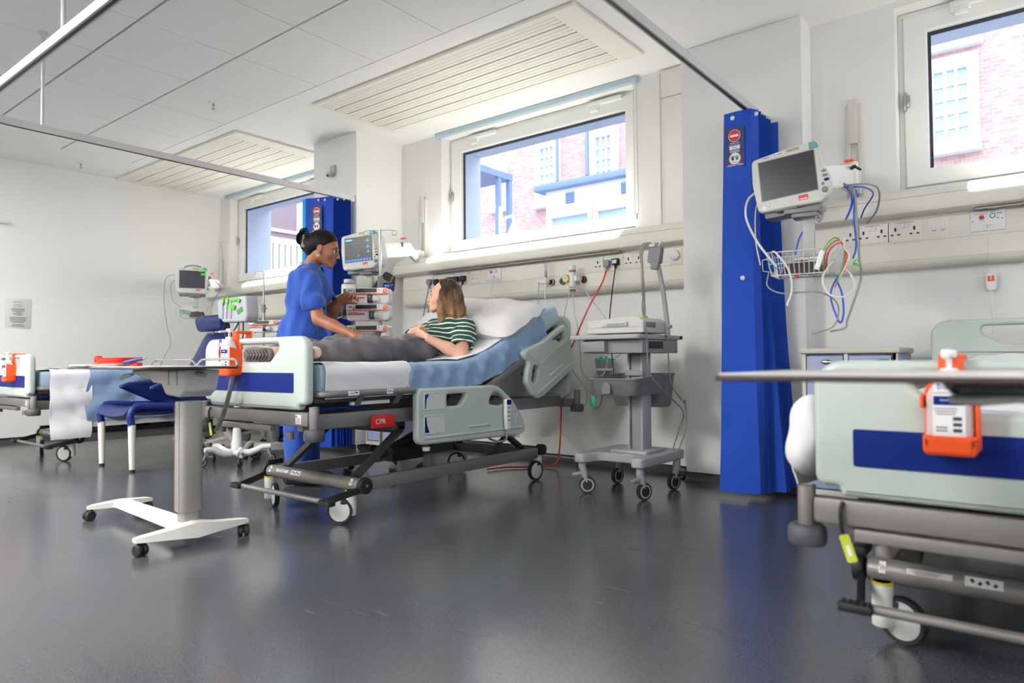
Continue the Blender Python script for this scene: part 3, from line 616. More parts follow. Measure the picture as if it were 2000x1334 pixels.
for k in range(10): yy = 3.72+.02*k; plL += [(-4.925+.001*k, yy), (-5.06+.004*k, yy+.010)]
def cL(i, x, y, q): return (.02*q if i > 3 else -.01*q, 0)
curL = curtain('blue curtain bunched against the left hand pier, behind the carer', [(-5.16, 3.60), (-5.10, 3.63), (-4.91, 3.69)], plL, 1, m_curt, .06, 2.235, cL)
b = MB(m_curt2); b.X = inv(curL); b.shell(lambda u, v: (-5.195+.085*u+.02*v*(1-u)-.01, 3.585+.04*u, .06+v*2.17), .0015, 3, 12); b.done('curtain_backlit_edge', curL, label='edge strip whose backlight is put in as lighter blue')
for x, y, z in ((-1.452, 3.917, 2.20), (-1.405, 3.908, 1.262), (-1.33, 3.96, 2.21)): b = MB(m_white); b.X = inv(curR); b.lathe([(0, .006), (.008, .006), (.013, .003), (.0135, 0), (0, 0)], 16, basis((1, 0, 0), (0, 0, 1), (0, -1, 0), (x, y, z))); b.done('stud', curR)
for k in range(6): b = MB(m_white); b.X = inv(curL); b.lathe([(0, .006), (.008, .006), (.012, 0), (0, 0)], 10, basis((1, 0, 0), (0, 0, 1), (0, -1, 0), (-5.03+.05*k, 3.64+.03*k, 2.21))); b.done('stud', curL)
def sign(par, X, s):
    m_s = M('sign_navy', (20, 34, 92), 0.5); b = MB(m_s); b.X = inv(par) @ X
    b.plate(rrect(.115*s, .23*s, .004*s), .001, Matrix()); Z = lambda z: T(0, 0, z)
    b.use(m_white).lathe([(.0, .0012), (.036*s, .0012)], 32, T(0, .065*s, 0)); b.use(m_red).lathe([(.0, .0016), (.0335*s, .0016)], 32, T(0, .065*s, 0)); b.use(m_white).box((0, .065*s, .0019), (.05*s, .013*s, .0004))
    b.text('Please Ask', .013*s, T(0, .022*s, .0008), .0003); b.text('Before Entering', .010*s, T(0, .010*s, .0008), .0003); b.box((0, -.004*s, .0009), (.062*s, .018*s, .0006)); b.use(m_s).text('WAIT', .013*s, T(0, -.004*s, .0014), .0003)
    b.use(m_white)
    for k in range(4): b.box((0, -.018*s-.0045*s*k, .0008), (.06*s, .0016*s, .0004))
    b.lathe([(.0, .0012), (.036*s, .0012)], 32, T(0, -.068*s, 0)); b.use(m_red).lathe([(.0335*s, .0014), (.036*s, .0014)], 32, T(0, -.068*s, 0))
    for sx, mm in ((-1, m_navy), (1, M('hand_green', (40, 130, 120), 0.5))):   # two little hands
        b.use(mm).lathe([(0, .0018), (.009*s, .0018)], 16, T(sx*.013*s, -.070*s, 0))
        for a in (-40, -14, 10, 34): c, q = math.sin(math.radians(a)), math.cos(math.radians(a)); b.bar((sx*.013*s+c*.007*s, -.070*s+q*.007*s, .0018), (sx*.013*s+c*.02*s, -.070*s+q*.02*s, .0018), .004*s, .0003, 0, (0, 0, 1))
    for k in range(2): b.use(m_navy).box((0, -.087*s-.004*s*k, .0014), (.03*s, .0014*s, .0004)); 
    b.use(m_white).box((0, -.108*s, .0008), (.1*s, .003*s, .0004)); b.box((0, -.101*s, .0008), (.08*s, .002*s, .0004))
    return b.done('no_entry_sign', par, label='navy sign with red no entry disc')
sign(curR, T(-1.443, 3.9185, 2.03) @ basis((.995, -.02, 0), (0, -.02, 1), (-.02, -1, -.02)), 1.0)
sign(curL, T(-5.04, 3.628, 2.045) @ basis((.96, .24, 0), (0, 0, 1), (.24, -.96, 0)), 1.0)

# small things on the walls and ceiling
t = tag(MB(M('notice_paper', (205, 205, 203), 0.35, vary=.03)).box((0, 0, 0), (.003, .225, .30), None, .001).done('wall_notice', loc=(LX+.003, 2.352, 1.31)), 'grey laminated notice taped to the wall at the far end', 'notice')
b = MB(M('notice_ink', (70, 70, 72), 0.6)); L_ = basis((0, 1, 0), (0, 0, 1), (1, 0, 0), (.0022, 0, 0))
for z, w, tx in ((.115, .12, 'Information'), (.088, .09, 'for patients'), (.068, .11, 'and visitors')): b.text(tx, .017, L_ @ T(-.0, z, 0), .0003)
for k, w in enumerate((.11, .12, .10, .05, .09, .06, .0, .14, .15, .13, .14, .1, .0, .1, .12)):
    if w: b.box((0.0022, 0, .045-.0125*k), (.0004, w, .005))
b.done('print', t)
b = MB(m_white); b.box((.001, -.01, .158), (.0006, .03, .03)); b.done('tape', t)
tag(MB(m_white).box((0, 0, 0), (.05, .30, .030), None, .004).done('wall_bumper', loc=(LX+.025, 2.10, 2.22)), 'short white plastic bar on the far wall near the frame edge', 'wall bar')
t = thing('motion_sensor', 'small grey motion sensor high on the left hand pier', 'sensor', (-5.22, P1[2], 2.56))
b = MB(M('sensor_grey', (178, 176, 172), 0.5)); b.box((0, -.012, .01), (.07, .024, .09), None, .006); b.done('mount', t); b = MB(M('sensor_grey', None)); b.cyl((-.0, -.02, -.02), (-.015, -.06, -.045), .028, .022, 18, .004); b.use(m_dark); b.ell((-.016, -.062, -.047), .012, None, 12, 8); b.done('lens_head', t)
t = thing('access_panel', 'flush cream access panel on the pier, half hidden by the curtain', 'access panel', (-1.58, P2[2], 1.218))
b = MB(M('panel_cream', (208, 205, 197), 0.5)); b.plate(rrect(.21, .272, .002), .012, XZ((0, -.006, 0)), [rrect(.165, .225, .001)], .002); b.done('panel_frame', t); b = MB(M('panel_cream', None)); b.box((0, -.004, 0), (.16, .008, .22), None, .001); b.use(m_white); b.cyl((0, -.012, 0), (0, -.007, 0), .012, n=14); b.done('panel_door', t)
for x, y, lb in ((-5.226, 2.787, 'chrome sprinkler head in the ceiling tile nearest the middle bay'), (-7.866, 2.773, 'chrome sprinkler head in the ceiling near the far wall')):
    t = thing('sprinkler', lb, 'sprinkler', (x, y, CZ), 0, 'ceiling sprinklers')
    b = MB(m_white); b.lathe([(0, 0), (.042, 0), (.038, -.006), (.02, -.010), (0, -.010)], 22); b.done('escutcheon', t)
    b = MB(m_steel); b.cyl((0, 0, -.01), (0, 0, -.03), .008, n=10)
    for s in (-1, 1): b.tube([(s*.008, 0, -.02), (s*.013, 0, -.035), (s*.003, 0, -.052)], .002, 6)
    b.lathe([(0, -.052), (.014, -.053), (.014, -.056), (0, -.056)], 16); b.done('deflector', t)
# trunking copies added unseen behind the viewer, their lamps brighten the ceiling
for k, x in enumerate((-6.6, -3.1, .6)): dup(T2, 'added unseen bedhead trunking with lit lamp on the opposite wall, behind the viewer', (x, BY, 1.3), PI, 'bedhead trunking units')
# ------------------------------------------------------------------ hospital beds
m_bedg = M('bed_pale_green', (180, 190, 184), 0.38, vary=0.015, nscale=4)
m_bedg2 = M('bed_ridge_green', (186, 196, 190), 0.38, vary=0.015)
m_bframe = M('bed_frame_grey', (122, 118, 116), 0.42, 0.25, vary=0.03)
m_bdark = M('bed_frame_dark', (66, 65, 66), 0.5, 0.2, vary=0.05)
m_bblue = M('bed_panel_blue', (0, 30, 108), 0.55, spec=.2, vary=0.03)
m_bump = M('bumper_rubber', (72, 72, 80), 0.55, vary=0.05)
m_tyre = M('castor_tyre', (28, 28, 30), 0.6); m_disc = M('castor_disc', (206, 208, 204), 0.4); m_yel = M('yellow_band', (196, 178, 60), 0.5)
m_stick = M('sticker_white', (222, 222, 222), 0.5); m_ink = M('sticker_ink', (50, 50, 60), 0.6); m_mauve = M('sticker_mauve', (130, 40, 100), 0.5)
def castor(par, x, y, ang, r=.065, top=.165, lift=0, band=True):
    """bed castor: round stem with a disc wheel beside it"""
    R_ = T(x, y, 0) @ Rt(ang, 'Z')
    b = MB(m_disc); b.X = R_; b.cyl((.0, 0, r*.62), (.0, 0, top), .028, n=20, bev=.004)
    if band: b.use(m_yel); b.cyl((0, 0, top-.008), (0, 0, top), .0285, n=20)
    h = b.done('castor_stem', par)
    b = MB(m_tyre); b.X = R_; b.lathe([(r-.013, -.012), (r-.002, -.013), (r, -.009), (r, .009), (r-.002, .013), (r-.013, .012)], 36, basis((1, 0, 0), (0, 0, 1), (0, -1, 0), (-.048, -.018, r)))
    w = b.done('castor_wheel', par, smooth=50)
    b = MB(m_disc); b.X = R_; b.lathe([(0, -.014), (r*.35, -.015), (r-.013, -.011), (r-.013, .011), (r*.35, .015), (0, .014)], 36, basis((1, 0, 0), (0, 0, 1), (0, -1, 0), (-.048, -.018, r))); b.done('hub_disc', w)
    b = MB(m_dark); b.X = R_; b.box((-.028, -.018, r*1.62), (.03, .03, .018), None, .004); b.done('brake_tab', w)
def stickers(par, items):
    for X, w, h, kind in items:
        b = MB(m_stick); b.box((0, 0, 0), (1, 1, 1), X @ Matrix.Diagonal((w, h, .0008, 1))); 
        b.use(m_ink)
        if kind == 'lines':
            for k in range(3): b.box((0, 0, 0), (1, 1, 1), X @ T(-.06*w, h*(.25-.25*k), .0006) @ Matrix.Diagonal((w*(.7-.12*k), h*.09, .0004, 1)))
        if kind == 'pict':
            for k in range(4): b.box((0, 0, 0), (1, 1, 1), X @ T(w*(-.3+.2*k), h*.1*(-1)**k, .0006) @ Rt(35*(-1)**k, 'Z') @ Matrix.Diagonal((w*.1, h*.4, .0004, 1)))
        if kind == 'asset':
            b.use(m_bblue).box((0, 0, 0), (1, 1, 1), X @ T(-w*.33, h*.3, .0006) @ Matrix.Diagonal((w*.2, h*.22, .0004, 1)))
            b.use(m_ink)
            for k in range(3): b.box((0, 0, 0), (1, 1, 1), X @ T(.0, h*(.05-.2*k), .0006) @ Matrix.Diagonal((w*.75, h*.07, .0004, 1)))
        if kind == 'logo':
            b.use(m_ink).text('elite', h*.62, X @ T(-w*.16, -h*.05, .0006), .0002); b.use(m_mauve).box((0, 0, 0), (1, 1, 1), X @ T(w*.22, h*.1, .0006) @ Rt(-12, 'Z') @ Matrix.Diagonal((w*.32, h*.28, .0004, 1)))
        b.done('label_sticker', par)
FB_OUT = rpoly([(-.385, .577, .012), (.385, .577, .012), (.395, .602, .01), (.45, .602, .085), (.45, .918, .07), (-.45, .918, .07), (-.45, .602, .085), (-.395, .602, .01)], 8)
FB_HOLE = rpoly([(-.15, .797, .05), (.15, .797, .05), (.232, .858, .04), (.232, .886, .022), (-.232, .886, .022), (-.232, .858, .04)], 8)
NEAR = rpoly([(.643, .655, .04), (.643, .36, .045), (1.50, .338, .03), (1.566, .350, .03), (1.57, .40, .05), (1.535, .46, .1), (1.44, .565, .15), (1.30, .655, .2)], 8)
N_H1 = rpoly([(.868, .616, .012), (.868, .551, .012), (.972, .551, .035), (1.022, .60, .012), (1.02, .616, .010)], 5)
N_H2 = rpoly([(1.262, .614, .012), (1.226, .572, .012), (1.226, .543, .012), (1.318, .530, .03), (1.398, .545, .02), (1.35, .585, .03), (1.305, .612, .015)], 5)
FAR = rpoly([(1.552, .845, .03), (1.572, .806, .02), (1.618, .786, .03), (1.592, .733, .08), (1.578, .660, .05), (1.65, .575, .06), (1.70, .552, .03), (1.77, .566, .02), (2.115, .735, .03), (2.128, .79, .05), (2.068, .91, .06), (2.06, 1.015, .03), (2.02, 1.038, .02), (1.965, 1.022, .05), (1.76, .918, .06), (1.60, .872, .03)], 6)
F_H1 = rpoly([(1.668, .772, .015), (1.718, .752, .015), (1.698, .676, .02), (1.666, .648, .02), (1.635, .668, .02)], 5)
F_H2 = rpoly([(1.838, .921, .008), (2.008, .995, .012), (2.020, .942, .015), (1.966, .908, .02), (1.92, .935, .03)], 5)
BK = math.radians(25)
def hospital_bed(label, x, y, dz, raised, rails, detail=True):
    t = thing('hospital_bed', label, 'hospital bed', (x, y, 0), 0, 'electric hospital beds')
    Z = dz
    # end boards
    b = MB(m_bedg); b.plate(FB_OUT, .048, XZ((0, .024, Z)), [FB_HOLE], .016, 3); fb = b.done('footboard', t, smooth=50)
    b = MB(m_bblue); b.plate(rrect(.715, .092, .006, 0, .702), .003, XZ((0, -.001, Z))); b.done('blue_panel', fb)
    hb = rpoly([(-.385, .53, .012), (.385, .53, .012), (.45, .56, .06), (.45, 1.108, .08), (-.45, 1.108, .08), (-.45, .56, .06)], 8)
    hh = rpoly([(-.15, .985, .06), (.15, .985, .06), (.24, 1.035, .05), (.24, 1.075, .02), (-.24, 1.075, .02), (-.24, 1.035, .05)], 8)
    b = MB(m_bedg); b.plate(hb, .045, XZ((0, 2.145, Z)), [hh], .015, 3); h = b.done('headboard', t, smooth=50)
    b = MB(m_bedg2); b.tube([(-.40, 2.12, .955+Z), (-.1, 2.116, .952+Z), (.1, 2.116, .952+Z), (.40, 2.12, .955+Z)], .006, 8); b.done('moulded_ridge', h)
    # upper frame
    b = MB(m_bframe); b.b2((-.455, .004, .506+Z), (.455, .05, .568+Z), .006); b.b2((-.36, -.002, .470+Z), (.17, .03, .500+Z), .004); b.cyl((-.30, .02, .44+Z), (-.30, .02, .475+Z), .018, n=14); b.cyl((.30, .02, .44+Z), (.30, .02, .475+Z), .018, n=14)
    b.done('end_beam', t); b = MB(m_bframe); b.b2((-.455, 2.165, .47+Z), (.455, 2.205, .53+Z), .006); b.done('end_beam', t)
    for s in (-1, 1):
        b = MB(m_bframe); b.b2((s*.36-.022, .03, .478+Z), (s*.36+.022, 2.19, .552+Z), .006); b.done('side_beam', t)
        for yy in (.026, 2.185):
            b = MB(m_bframe); b.cyl((s*.477, yy, .48+Z), (s*.477, yy, .592+Z), .022, n=20, bev=.002); b.use(m_steel); b.lathe([(.0225, .590+Z), (.0228, .594+Z), (.015, .595+Z), (.014, .585+Z), (0, .585+Z)], 20, T(s*.477, yy, 0)); p = b.done('corner_post', t)
            b = MB(m_bump); b.lathe([(.02, .0), (.042, .001), (.047, .008), (.048, .03), (.046, .046), (.040, .053), (.022, .054)], 24, T(s*.477, yy, .440+Z)); b.done('bumper_roller', p)
    # mattress platform and rail
    b = MB(m_bdark); b.b2((-.42, .07, .605+Z), (.42, .62, .63+Z), .004); b.b2((-.42, .635, .605+Z), (.42, 1.16, .63+Z), .004); b.done('mattress_platform', t)
    for s in (-1, 1):
        b = MB(m_bframe); b.tube(spline([(s*.30, .07, .648+Z), (s*.42, .075, .648+Z), (s*.472, .11, .648+Z), (s*.477, .25, .648+Z), (s*.477, .64, .648+Z)], 6), .0165, 10); 
        for yy in (.30, .55): b.bar((s*.477, yy, .64+Z), (s*.42, yy+.01, .585+Z), .03, .006)
        b.done('mattress_guard', t)
    Rb = T(0, 1.165, .628+Z) @ Matrix.Rotation(BK if raised else 0, 4, 'X')
    b = MB(m_bframe); b.X = Rb
    for s in (-1, 1): b.b2((s*.455-.016, .02, -.048), (s*.455+.016, .93, -.006), .008)
    b.b2((-.44, .90, -.02), (.44, .935, .02), .006); br = b.done('backrest_frame', t)
    b = MB(m_bdark); b.X = Rb; b.b2((-.42, .03, -.012), (.42, .90, .012), .003); b.done('backrest_panel', br)
    if raised:
        b = MB(m_bdark); b.cyl((-.1, 1.45, .53+Z), (-.1, 1.75, .80+Z), .022, n=12); b.bar((.2, 1.35, .52+Z), (.2, 1.70, .78+Z), .03, .02); b.done('backrest_actuator', t)
    # lift: base chassis and scissor legs
    for s in (-1, 1):
        b = MB(m_bframe); b.b2((s*.36-.018, .36, .15), (s*.36+.018, 1.86, .215), .005); b.done('base_rail', t)
    b = MB(m_bframe); b.cyl((-.40, .365, .186), (.39, .365, .186), .034, n=24, bev=.003); ft = b.done('foot_tube', t)
    for s, xx in ((-1, -.41), (1, .40)): b = MB(m_black); b.cyl((xx, .365, .186), (xx+.03*s, .365, .186), .041, n=24, bev=.006); b.bar((xx+.012*s, .375, .175), (xx-.028*s, .165, .135), .02, .032, .004); b.done('pedal_arm', t)
    b = MB(m_black); b.box((-.425, .40, .232), (.04, .10, .028), None, .006); b.done('pedal_latch', t)
    b = MB(m_bframe); b.cyl((-.36, .165, .133), (.36, .165, .133), .0135, n=12); pb = b.done('brake_pedal_bar', t)
    for s in (-1, 1):
        b = MB(m_black); b.box((s*.392, .155, .133), (.085, .045, .026), None, .007)
        for i in range(5):
            for j in range(3): b.ell((s*(.36+.016*i), .14+.013*j, .1465), (.004, .004, .003), None, 8, 6)
        b.done('pedal_pad', pb)
    b = MB(m_steel); b.lathe([(0, .003), (.007, .003), (.008, 0), (0, 0)], 12, basis((0, 1, 0), (0, 0, 1), (1, 0, 0), (.431, .365, .188))); b.done('axle_bolt', t)
    b = MB(m_bdark); b.b2((-.36, 1.80, .15), (.36, 1.86, .215), .005); b.cyl((-.37, 1.90, .20), (.37, 1.90, .20), .02, n=12); b.use(m_black)
    for s in (-1, 1): b.cyl((s*.345, 1.90, .20), (s*.395, 1.90, .20), .036, n=20, bev=.005)
    b.done('head_tube', t)
    zt = .43+Z
    for s in (-1, 1):
        b = MB(m_bdark); b.bar((s*.30, .40, .215), (s*.30, .70, zt), .022, .055, .003, (1, 0, 0)); b.done('lift_arm', t)
        b = MB(m_bdark); b.bar((s*.28, 1.80, .215), (s*.28, 1.45, zt), .022, .055, .003, (1, 0, 0)); b.bar((s*.28, 1.45, .19), (s*.28, 1.62, .30), .018, .03, .002, (1, 0, 0)); b.done('lift_arm', t)
    b = MB(m_bdark); b.cyl((-.31, .70, zt), (.31, .70, zt), .022, n=14); b.b2((-.31, .67, zt), (-.27, .73, .50+Z), .003); b.b2((.27, .67, zt), (.31, .73, .50+Z), .003); b.done('lift_shaft', t); b = MB(m_bdark); b.cyl((-.30, 1.45, zt), (.30, 1.45, zt), .022, n=14); b.b2((.25, 1.42, zt), (.29, 1.48, .5+Z), .003); b.b2((-.29, 1.42, zt), (-.25, 1.48, .5+Z), .003); b.done('lift_shaft', t)
    b = MB(m_bdark); b.cyl((.05, .75, .26), (.05, 1.42, zt+.03), .026, n=14); b.cyl((.05, 1.0, .33+Z*.5), (.05, 1.40, zt+.02), .034, n=14); b.use(m_black).b2((-.02, .8, .225), (.13, 1.05, .31), .01); b.done('lift_motor', t)
    castor(t, .345, .335, 32); castor(t, -.36, .33, 160); castor(t, .345, 1.90, 85); castor(t, -.335, 1.90, 40)
    # CPR release and blue lever
    b = MB(m_red); b.box((.452, .448, .500+Z), (.016, .145, .064), None, .004); cp = b.done('cpr_release', t); b = MB(m_stick); b.text('CPR', .036, basis((0, 1, 0), (0, 0, 1), (1, 0, 0), (.4605, .428, .499+Z)), .0004); b.done('cpr_lettering', cp)
    b = MB(m_bblue); b.b2((.395, .08, .572+Z), (.415, .38, .584+Z), .003); b.use(m_stick); b.b2((.396, .28, .586+Z), (.425, .52, .6045+Z), .004); b.done('bed_extension_lever', t)
    if rails:
        b = MB(m_bedg); b.plate(NEAR, .042, YZ((.475, 0, Z)), [N_H1, N_H2], .014, 3); nr = b.done('side_rail', t, smooth=50)
        b = MB(m_bedg2); b.X = T(.497, 0, Z); b.tube([(0, .69, .393), (0, 1.53, .387)], .007, 8); b.tube([(0, 1.04, .427), (0, 1.215, .4265)], .007, 8)
        for z0, z1 in ((.541, .628), (.415, .508)): b.tube(rloop(.691, .846, z0, z1), .0035, 6, True)
        b.tube([(0, 1.34, .50), (0, 1.40, .47), (0, 1.42, .42), (0, 1.46, .42), (0, 1.485, .47)], .003, 6)
        for yy in (.725, 1.50): b.lathe([(0, 0), (.02, 0), (.022, .02), (0, .02)], 14, T(-.02, yy, .325))
        b.done('rail_moulding', nr)
        b = MB(M('rail_panel_grey', (200, 205, 203), 0.45)); b.X = T(.4965, 0, Z)
        for z0, z1 in ((.545, .624), (.419, .504)):
            b.use(M('rail_panel_grey', None)).plate(rrect(.147, z1-z0, .006, .769, (z0+z1)/2), .0016, YZ((0, 0, 0)))
            b.use(m_bblue).plate([(.697, z1-.002), (.728, z1-.002), (.708, (z0+z1)/2+.01), (.703, z0+.002), (.697, z0+.002)] if z0 > .5 else [(.697, z1-.002), (.706, z1-.002), (.712, (z0+z1)/2), (.730, z0+.002), (.697, z0+.002)], .001, YZ((.0012, 0, 0)))
        b.done('rail_panels', nr)
        b = MB(m_bedg); b.plate(FAR, .042, YZ((.475, 0, Z)), [F_H1, F_H2], .014, 3); fr = b.done('side_rail', t, smooth=50)
        b = MB(m_bedg2); b.X = T(.497, 0, Z); b.tube([(0, 1.70, .588), (0, 2.09, .777)], .007, 8); b.tube([(0, 1.827, .693), (0, 1.977, .768)], .006, 8); b.tube([(0, 1.60, .84), (0, 1.67, .80), (0, 1.72, .775), (0, 1.78, .80), (0, 1.90, .875), (0, 2.06, .925)], .0035, 6); b.done('rail_moulding', fr)
        b = MB(M('rail_patch', (178, 192, 192), 0.5)); b.plate(rpoly([(1.748, .872, .006), (1.832, .848, .006), (1.742, .776, .006), (1.692, .797, .006)]), .0016, YZ((.4965, 0, Z))); b.done('rail_panels', fr)
        b = MB(m_dark); b.bar((.455, 1.60, .70+Z), (.455, 1.70, .74+Z), .02, .04); b.bar((.45, .80, .36+Z), (.40, .85, .5+Z), .05, .02); b.bar((.45, 1.35, .36+Z), (.40, 1.35, .5+Z), .05, .02); b.done('rail_bracket', t)
    A = basis((1, 0, 0), (0, 0, 1), (0, -1, 0), (0, 0, 0)); B_ = basis((0, 1, 0), (0, 0, 1), (1, 0, 0), (0, 0, 0))
    it = [(T(.39, .003, .537+Z) @ A, .042, .042, 'asset'), (T(.4942, .235, .649+Z) @ B_, .065, .022, 'logo'), (T(.4942, .46, .650+Z) @ B_, .042, .026, 'pict')]
    tilt = lambda xx: T(xx, .365-.0338*math.cos(.5), .186+.0338*math.sin(.5)) @ Matrix.Rotation(-.5, 4, 'X') @ A
    it += [(tilt(-.36), .018, .034, 'pict'), (tilt(-.12), .085, .026, 'pict'), (tilt(.345), .018, .034, 'pict'), (tilt(-.245), .11, .016, 'lines')]
    stickers(t, it)
    b = MB(m_black); b.X = T(-.385, .005, 0); b.tube(spline([(0, -.003, .565+Z), (-.004, -.012, .54+Z), (-.002, -.010, .50+Z), (0, -.008, .487+Z)], 4), .005, 6); tg = b.done('tag_strap', t)
    b = MB(M('lime_tag', (178, 186, 60), 0.5)); b.plate(rrect(.024, .068, .005), .003, T(-.372, -.006, .452+Z) @ Rt(-18, 'Y') @ XZ()); b.use(m_stick); b.plate(rrect(.008, .026, .001), .001, T(-.370, -.008, .447+Z) @ Rt(-18, 'Y') @ XZ()); b.done('yellow_tag', tg)
    return t
def rloop(y0, y1, z0, z1, r=.012): return [(0, a, c) for a, c in rrect(y1-y0, z1-z0, r, (y0+y1)/2, (z0+z1)/2, 4)]
B1, B2, B3 = (-3.10, 1.85, 0.0), (-.045, 1.87, -.125), (-6.68, 1.85, -.045)
bed1 = hospital_bed('electric hospital bed with raised back where the woman in the striped top lies', *B1, True, True)
bed2 = hospital_bed('electric hospital bed cut off by the right edge, nearest to the viewer', *B2, False, False)
bed3 = hospital_bed('electric hospital bed by the far wall with sheets hanging over its side', *B3, False, False)

# remote handset hung on the near side rail of the middle bed
t = thing('bed_remote', 'white bed remote with blue end hooked over the near side rail', 'bed remote', (B1[0]+.505, B1[1]+1.36, .48))
b = MB(m_white); b.plate(rpoly([(-.026, .088, .012), (.026, .088, .012), (.028, .0, .05), (.018, -.095, .015), (-.018, -.095, .015), (-.028, 0, .05)]), .024, YZ((.014, 0, 0)), (), .008); b.done('remote_body', t)
b = MB(m_bblue); b.plate(rpoly([(-.02, .084, .006), (.02, .084, .006), (.02, .055, .004), (-.02, .055, .004)]), .003, YZ((.0265, 0, 0))); b.use(m_ink)
for k in range(4):
    for s in (-1, 1): b.box((.0265, s*.007, .035-.024*k), (.003, .006, .010), None, .001)
b.done('remote_buttons', t)
b = MB(m_grey); b.X = inv(t); b.cable([(B1[0]+.519, B1[1]+1.36, .40), (B1[0]+.519, B1[1]+1.355, .36), (B1[0]+.50, B1[1]+1.35, .32), (B1[0]+.40, B1[1]+1.33, .33), (B1[0]+.33, B1[1]+1.30, .46)], .0065, 8); b.done('remote_lead', t)

# ------------------------------------------------------------------ mattress and linen
def path(s, raised, z0=.785):
    """height profile of a mattress top along its length: returns y, z, ny, nz"""
    a = BK if raised else 0
    if not raised: return s, z0, 0.0, 1.0
    s0, w = 1.147, .26     # bend centre and half width of the blend
    if s < s0-w: return s, z0, 0., 1.
    R_ = 2*w/a; 
    if s < s0+w:
        th = (s-(s0-w))/R_; y = s0-w+R_*math.sin(th); z = z0+R_*(1-math.cos(th)); return y, z, -math.sin(th), math.cos(th)
    y = s0-w+R_*math.sin(a); z = z0+R_*(1-math.cos(a)); d = s-(s0+w)
    return y+d*math.cos(a), z+d*math.sin(a), -math.sin(a), math.cos(a)
def drape(b, s0, s1, off, xl, xr, raised, seed, wr=.006, hw=.445, th=.003, nu=70, nv=40, z0=.785, edge=0.0, side_wr=.010, flare=0.0, freq=9.0):
    """cloth laid over the mattress: xl/xr say how far it hangs down each side (m)"""
    rr = .035; La = hw-rr; arc = rr*PI/2; tot_l, tot_r = La+arc+xl, La+arc+xr
    def fn(u, v):
        s = s0+(s1-s0)*v; q = -tot_l+(tot_l+tot_r)*u
        s += edge*wob(q*3, seed, 2.0)*(1 if v > .5 else -1)*abs(2*v-1)**6
        y, z, ny, nz = path(s, raised, z0); sg = 1 if q > 0 else -1; a = abs(q)
        if a < La: x, dn, on = q, off, 0
        elif a < La+arc: th_ = (a-La)/rr; x = sg*(La+(rr+off)*math.sin(th_)); dn = (rr+off)*math.cos(th_)-rr; on = th_/(PI/2)
        else: d = a-La-arc; x = sg*(hw+off); dn = -rr-d; on = 1
        wv = wr*wob(q*5+seed, s*6, 1.6, seed)*(1-on)
        fold = side_wr*(math.sin(s*freq*2.1+3*math.sin(s*4+seed)+a*24)+.6*math.sin(s*freq*4.3+seed*2-a*31+2*math.sin(s*3)))*.5
        dep = max(0, a-La)/.12; fl = on*min(1.0, dep*1.4)*max(-.001, fold+.3*side_wr)
        x += sg*(fl+on*flare*math.sin(min(1.0, dep*.62)*2.2)*(1 if sg < 0 else .2)) ; dn += wv+.25*fold*max(0, 1-abs(a-La)/.15)
        return (x, y+ny*dn, z+nz*dn)
    b.shell(fn, th, nu, nv)
def mattress(label, bed, raised, z0, col='mattress_cover'):
    t = thing('mattress', label, 'mattress', (bed[0], bed[1], z0-.13))
    b = MB(M(col, (168, 192, 208), 0.5, vary=.03, bump=.05, bscale=30)); b.X = T(0, 0, -(z0-.13))
    n = 44; prof = [(-.435, -.012), (-.44, -.03), (-.44, -.10), (-.43, -.125), (.43, -.125), (.44, -.10), (.44, -.03), (.435, -.012), (.42, 0), (-.42, 0)]
    V_ = []; F_ = []; smax = 2.03 if not raised else 2.06; k = len(prof)
    for i in range(n):
        y, z, ny, nz = path(.085+(smax-.085)*i/(n-1), raised, z0)
        V_ += [(x, y+ny*d, z+nz*d) for x, d in prof]
    for i in range(n-1): F_ += [(i*k+j, i*k+(j+1) % k, (i+1)*k+(j+1) % k, (i+1)*k+j) for j in range(k)]
    F_ += [tuple(range(k)), tuple(range(n*k-1, n*k-k-1, -1))]; b.add(V_, F_); b.done('cover', t, smooth=50); return t
m_sheetw = M('sheet_white', (224, 223, 226), 0.8, vary=.015, bump=.4, bscale=8, sheen=.2)
m_sheetb = M('sheet_blue', (128, 154, 188), 0.85, vary=.03, bump=.45, bscale=10, sheen=.2)
mattress('pale blue mattress bent up at the head under the woman in the striped top', B1, True, .785)
mattress('pale blue mattress on the empty bed cut off by the right edge', B2, False, .660)
mattress('pale blue mattress almost hidden by sheets on the bed by the far wall', B3, False, .735)
def linen(name, label, cat, bed, mat, *a, **k):
    b = MB(mat); drape(b, *a, **k); o = b.done(name, loc=(bed[0], bed[1], 0), smooth=60); tag(o, label, cat); return o
linen('bed_sheet', 'light blue sheet tucked around the raised mattress of the occupied bed', 'sheet', B1, m_sheetb, .60, 1.86, .004, .10, .118, True, 3, wr=.002, side_wr=.019, nv=190, nu=80, freq=17, edge=.02, th=.002)
linen('draw_sheet', 'white sheet folded over the foot half of the occupied mattress', 'sheet', B1, m_sheetw, .10, .64, .011, .12, .125, True, 8, wr=.004, side_wr=.020, nv=60, nu=70, freq=5, edge=.015, th=.0025)
linen('back_sheet', 'white sheet lying over the raised back of the occupied bed', 'sheet', B1, m_sheetw, 1.02, 1.95, .013, -.02, -.05, True, 5, wr=.005, nv=60, nu=60, hw=.44, edge=.02)
linen('bed_sheet', 'white bed sheet bulging from the side of the empty bed in the foreground', 'sheet', B2, m_sheetw, .07, 1.95, .006, .17, .13, False, 12, z0=.66, side_wr=.02, flare=.06, nv=70, nu=60, wr=.008, freq=4, edge=.01)
linen('bed_sheet', 'white sheet hanging low at the foot of the bed by the far wall', 'sheet', B3, m_sheetw, .13, .42, .012, .2, .50, False, 21, hw=.49, z0=.735, side_wr=.022, flare=.004, nv=40, nu=90, freq=7, edge=.008)
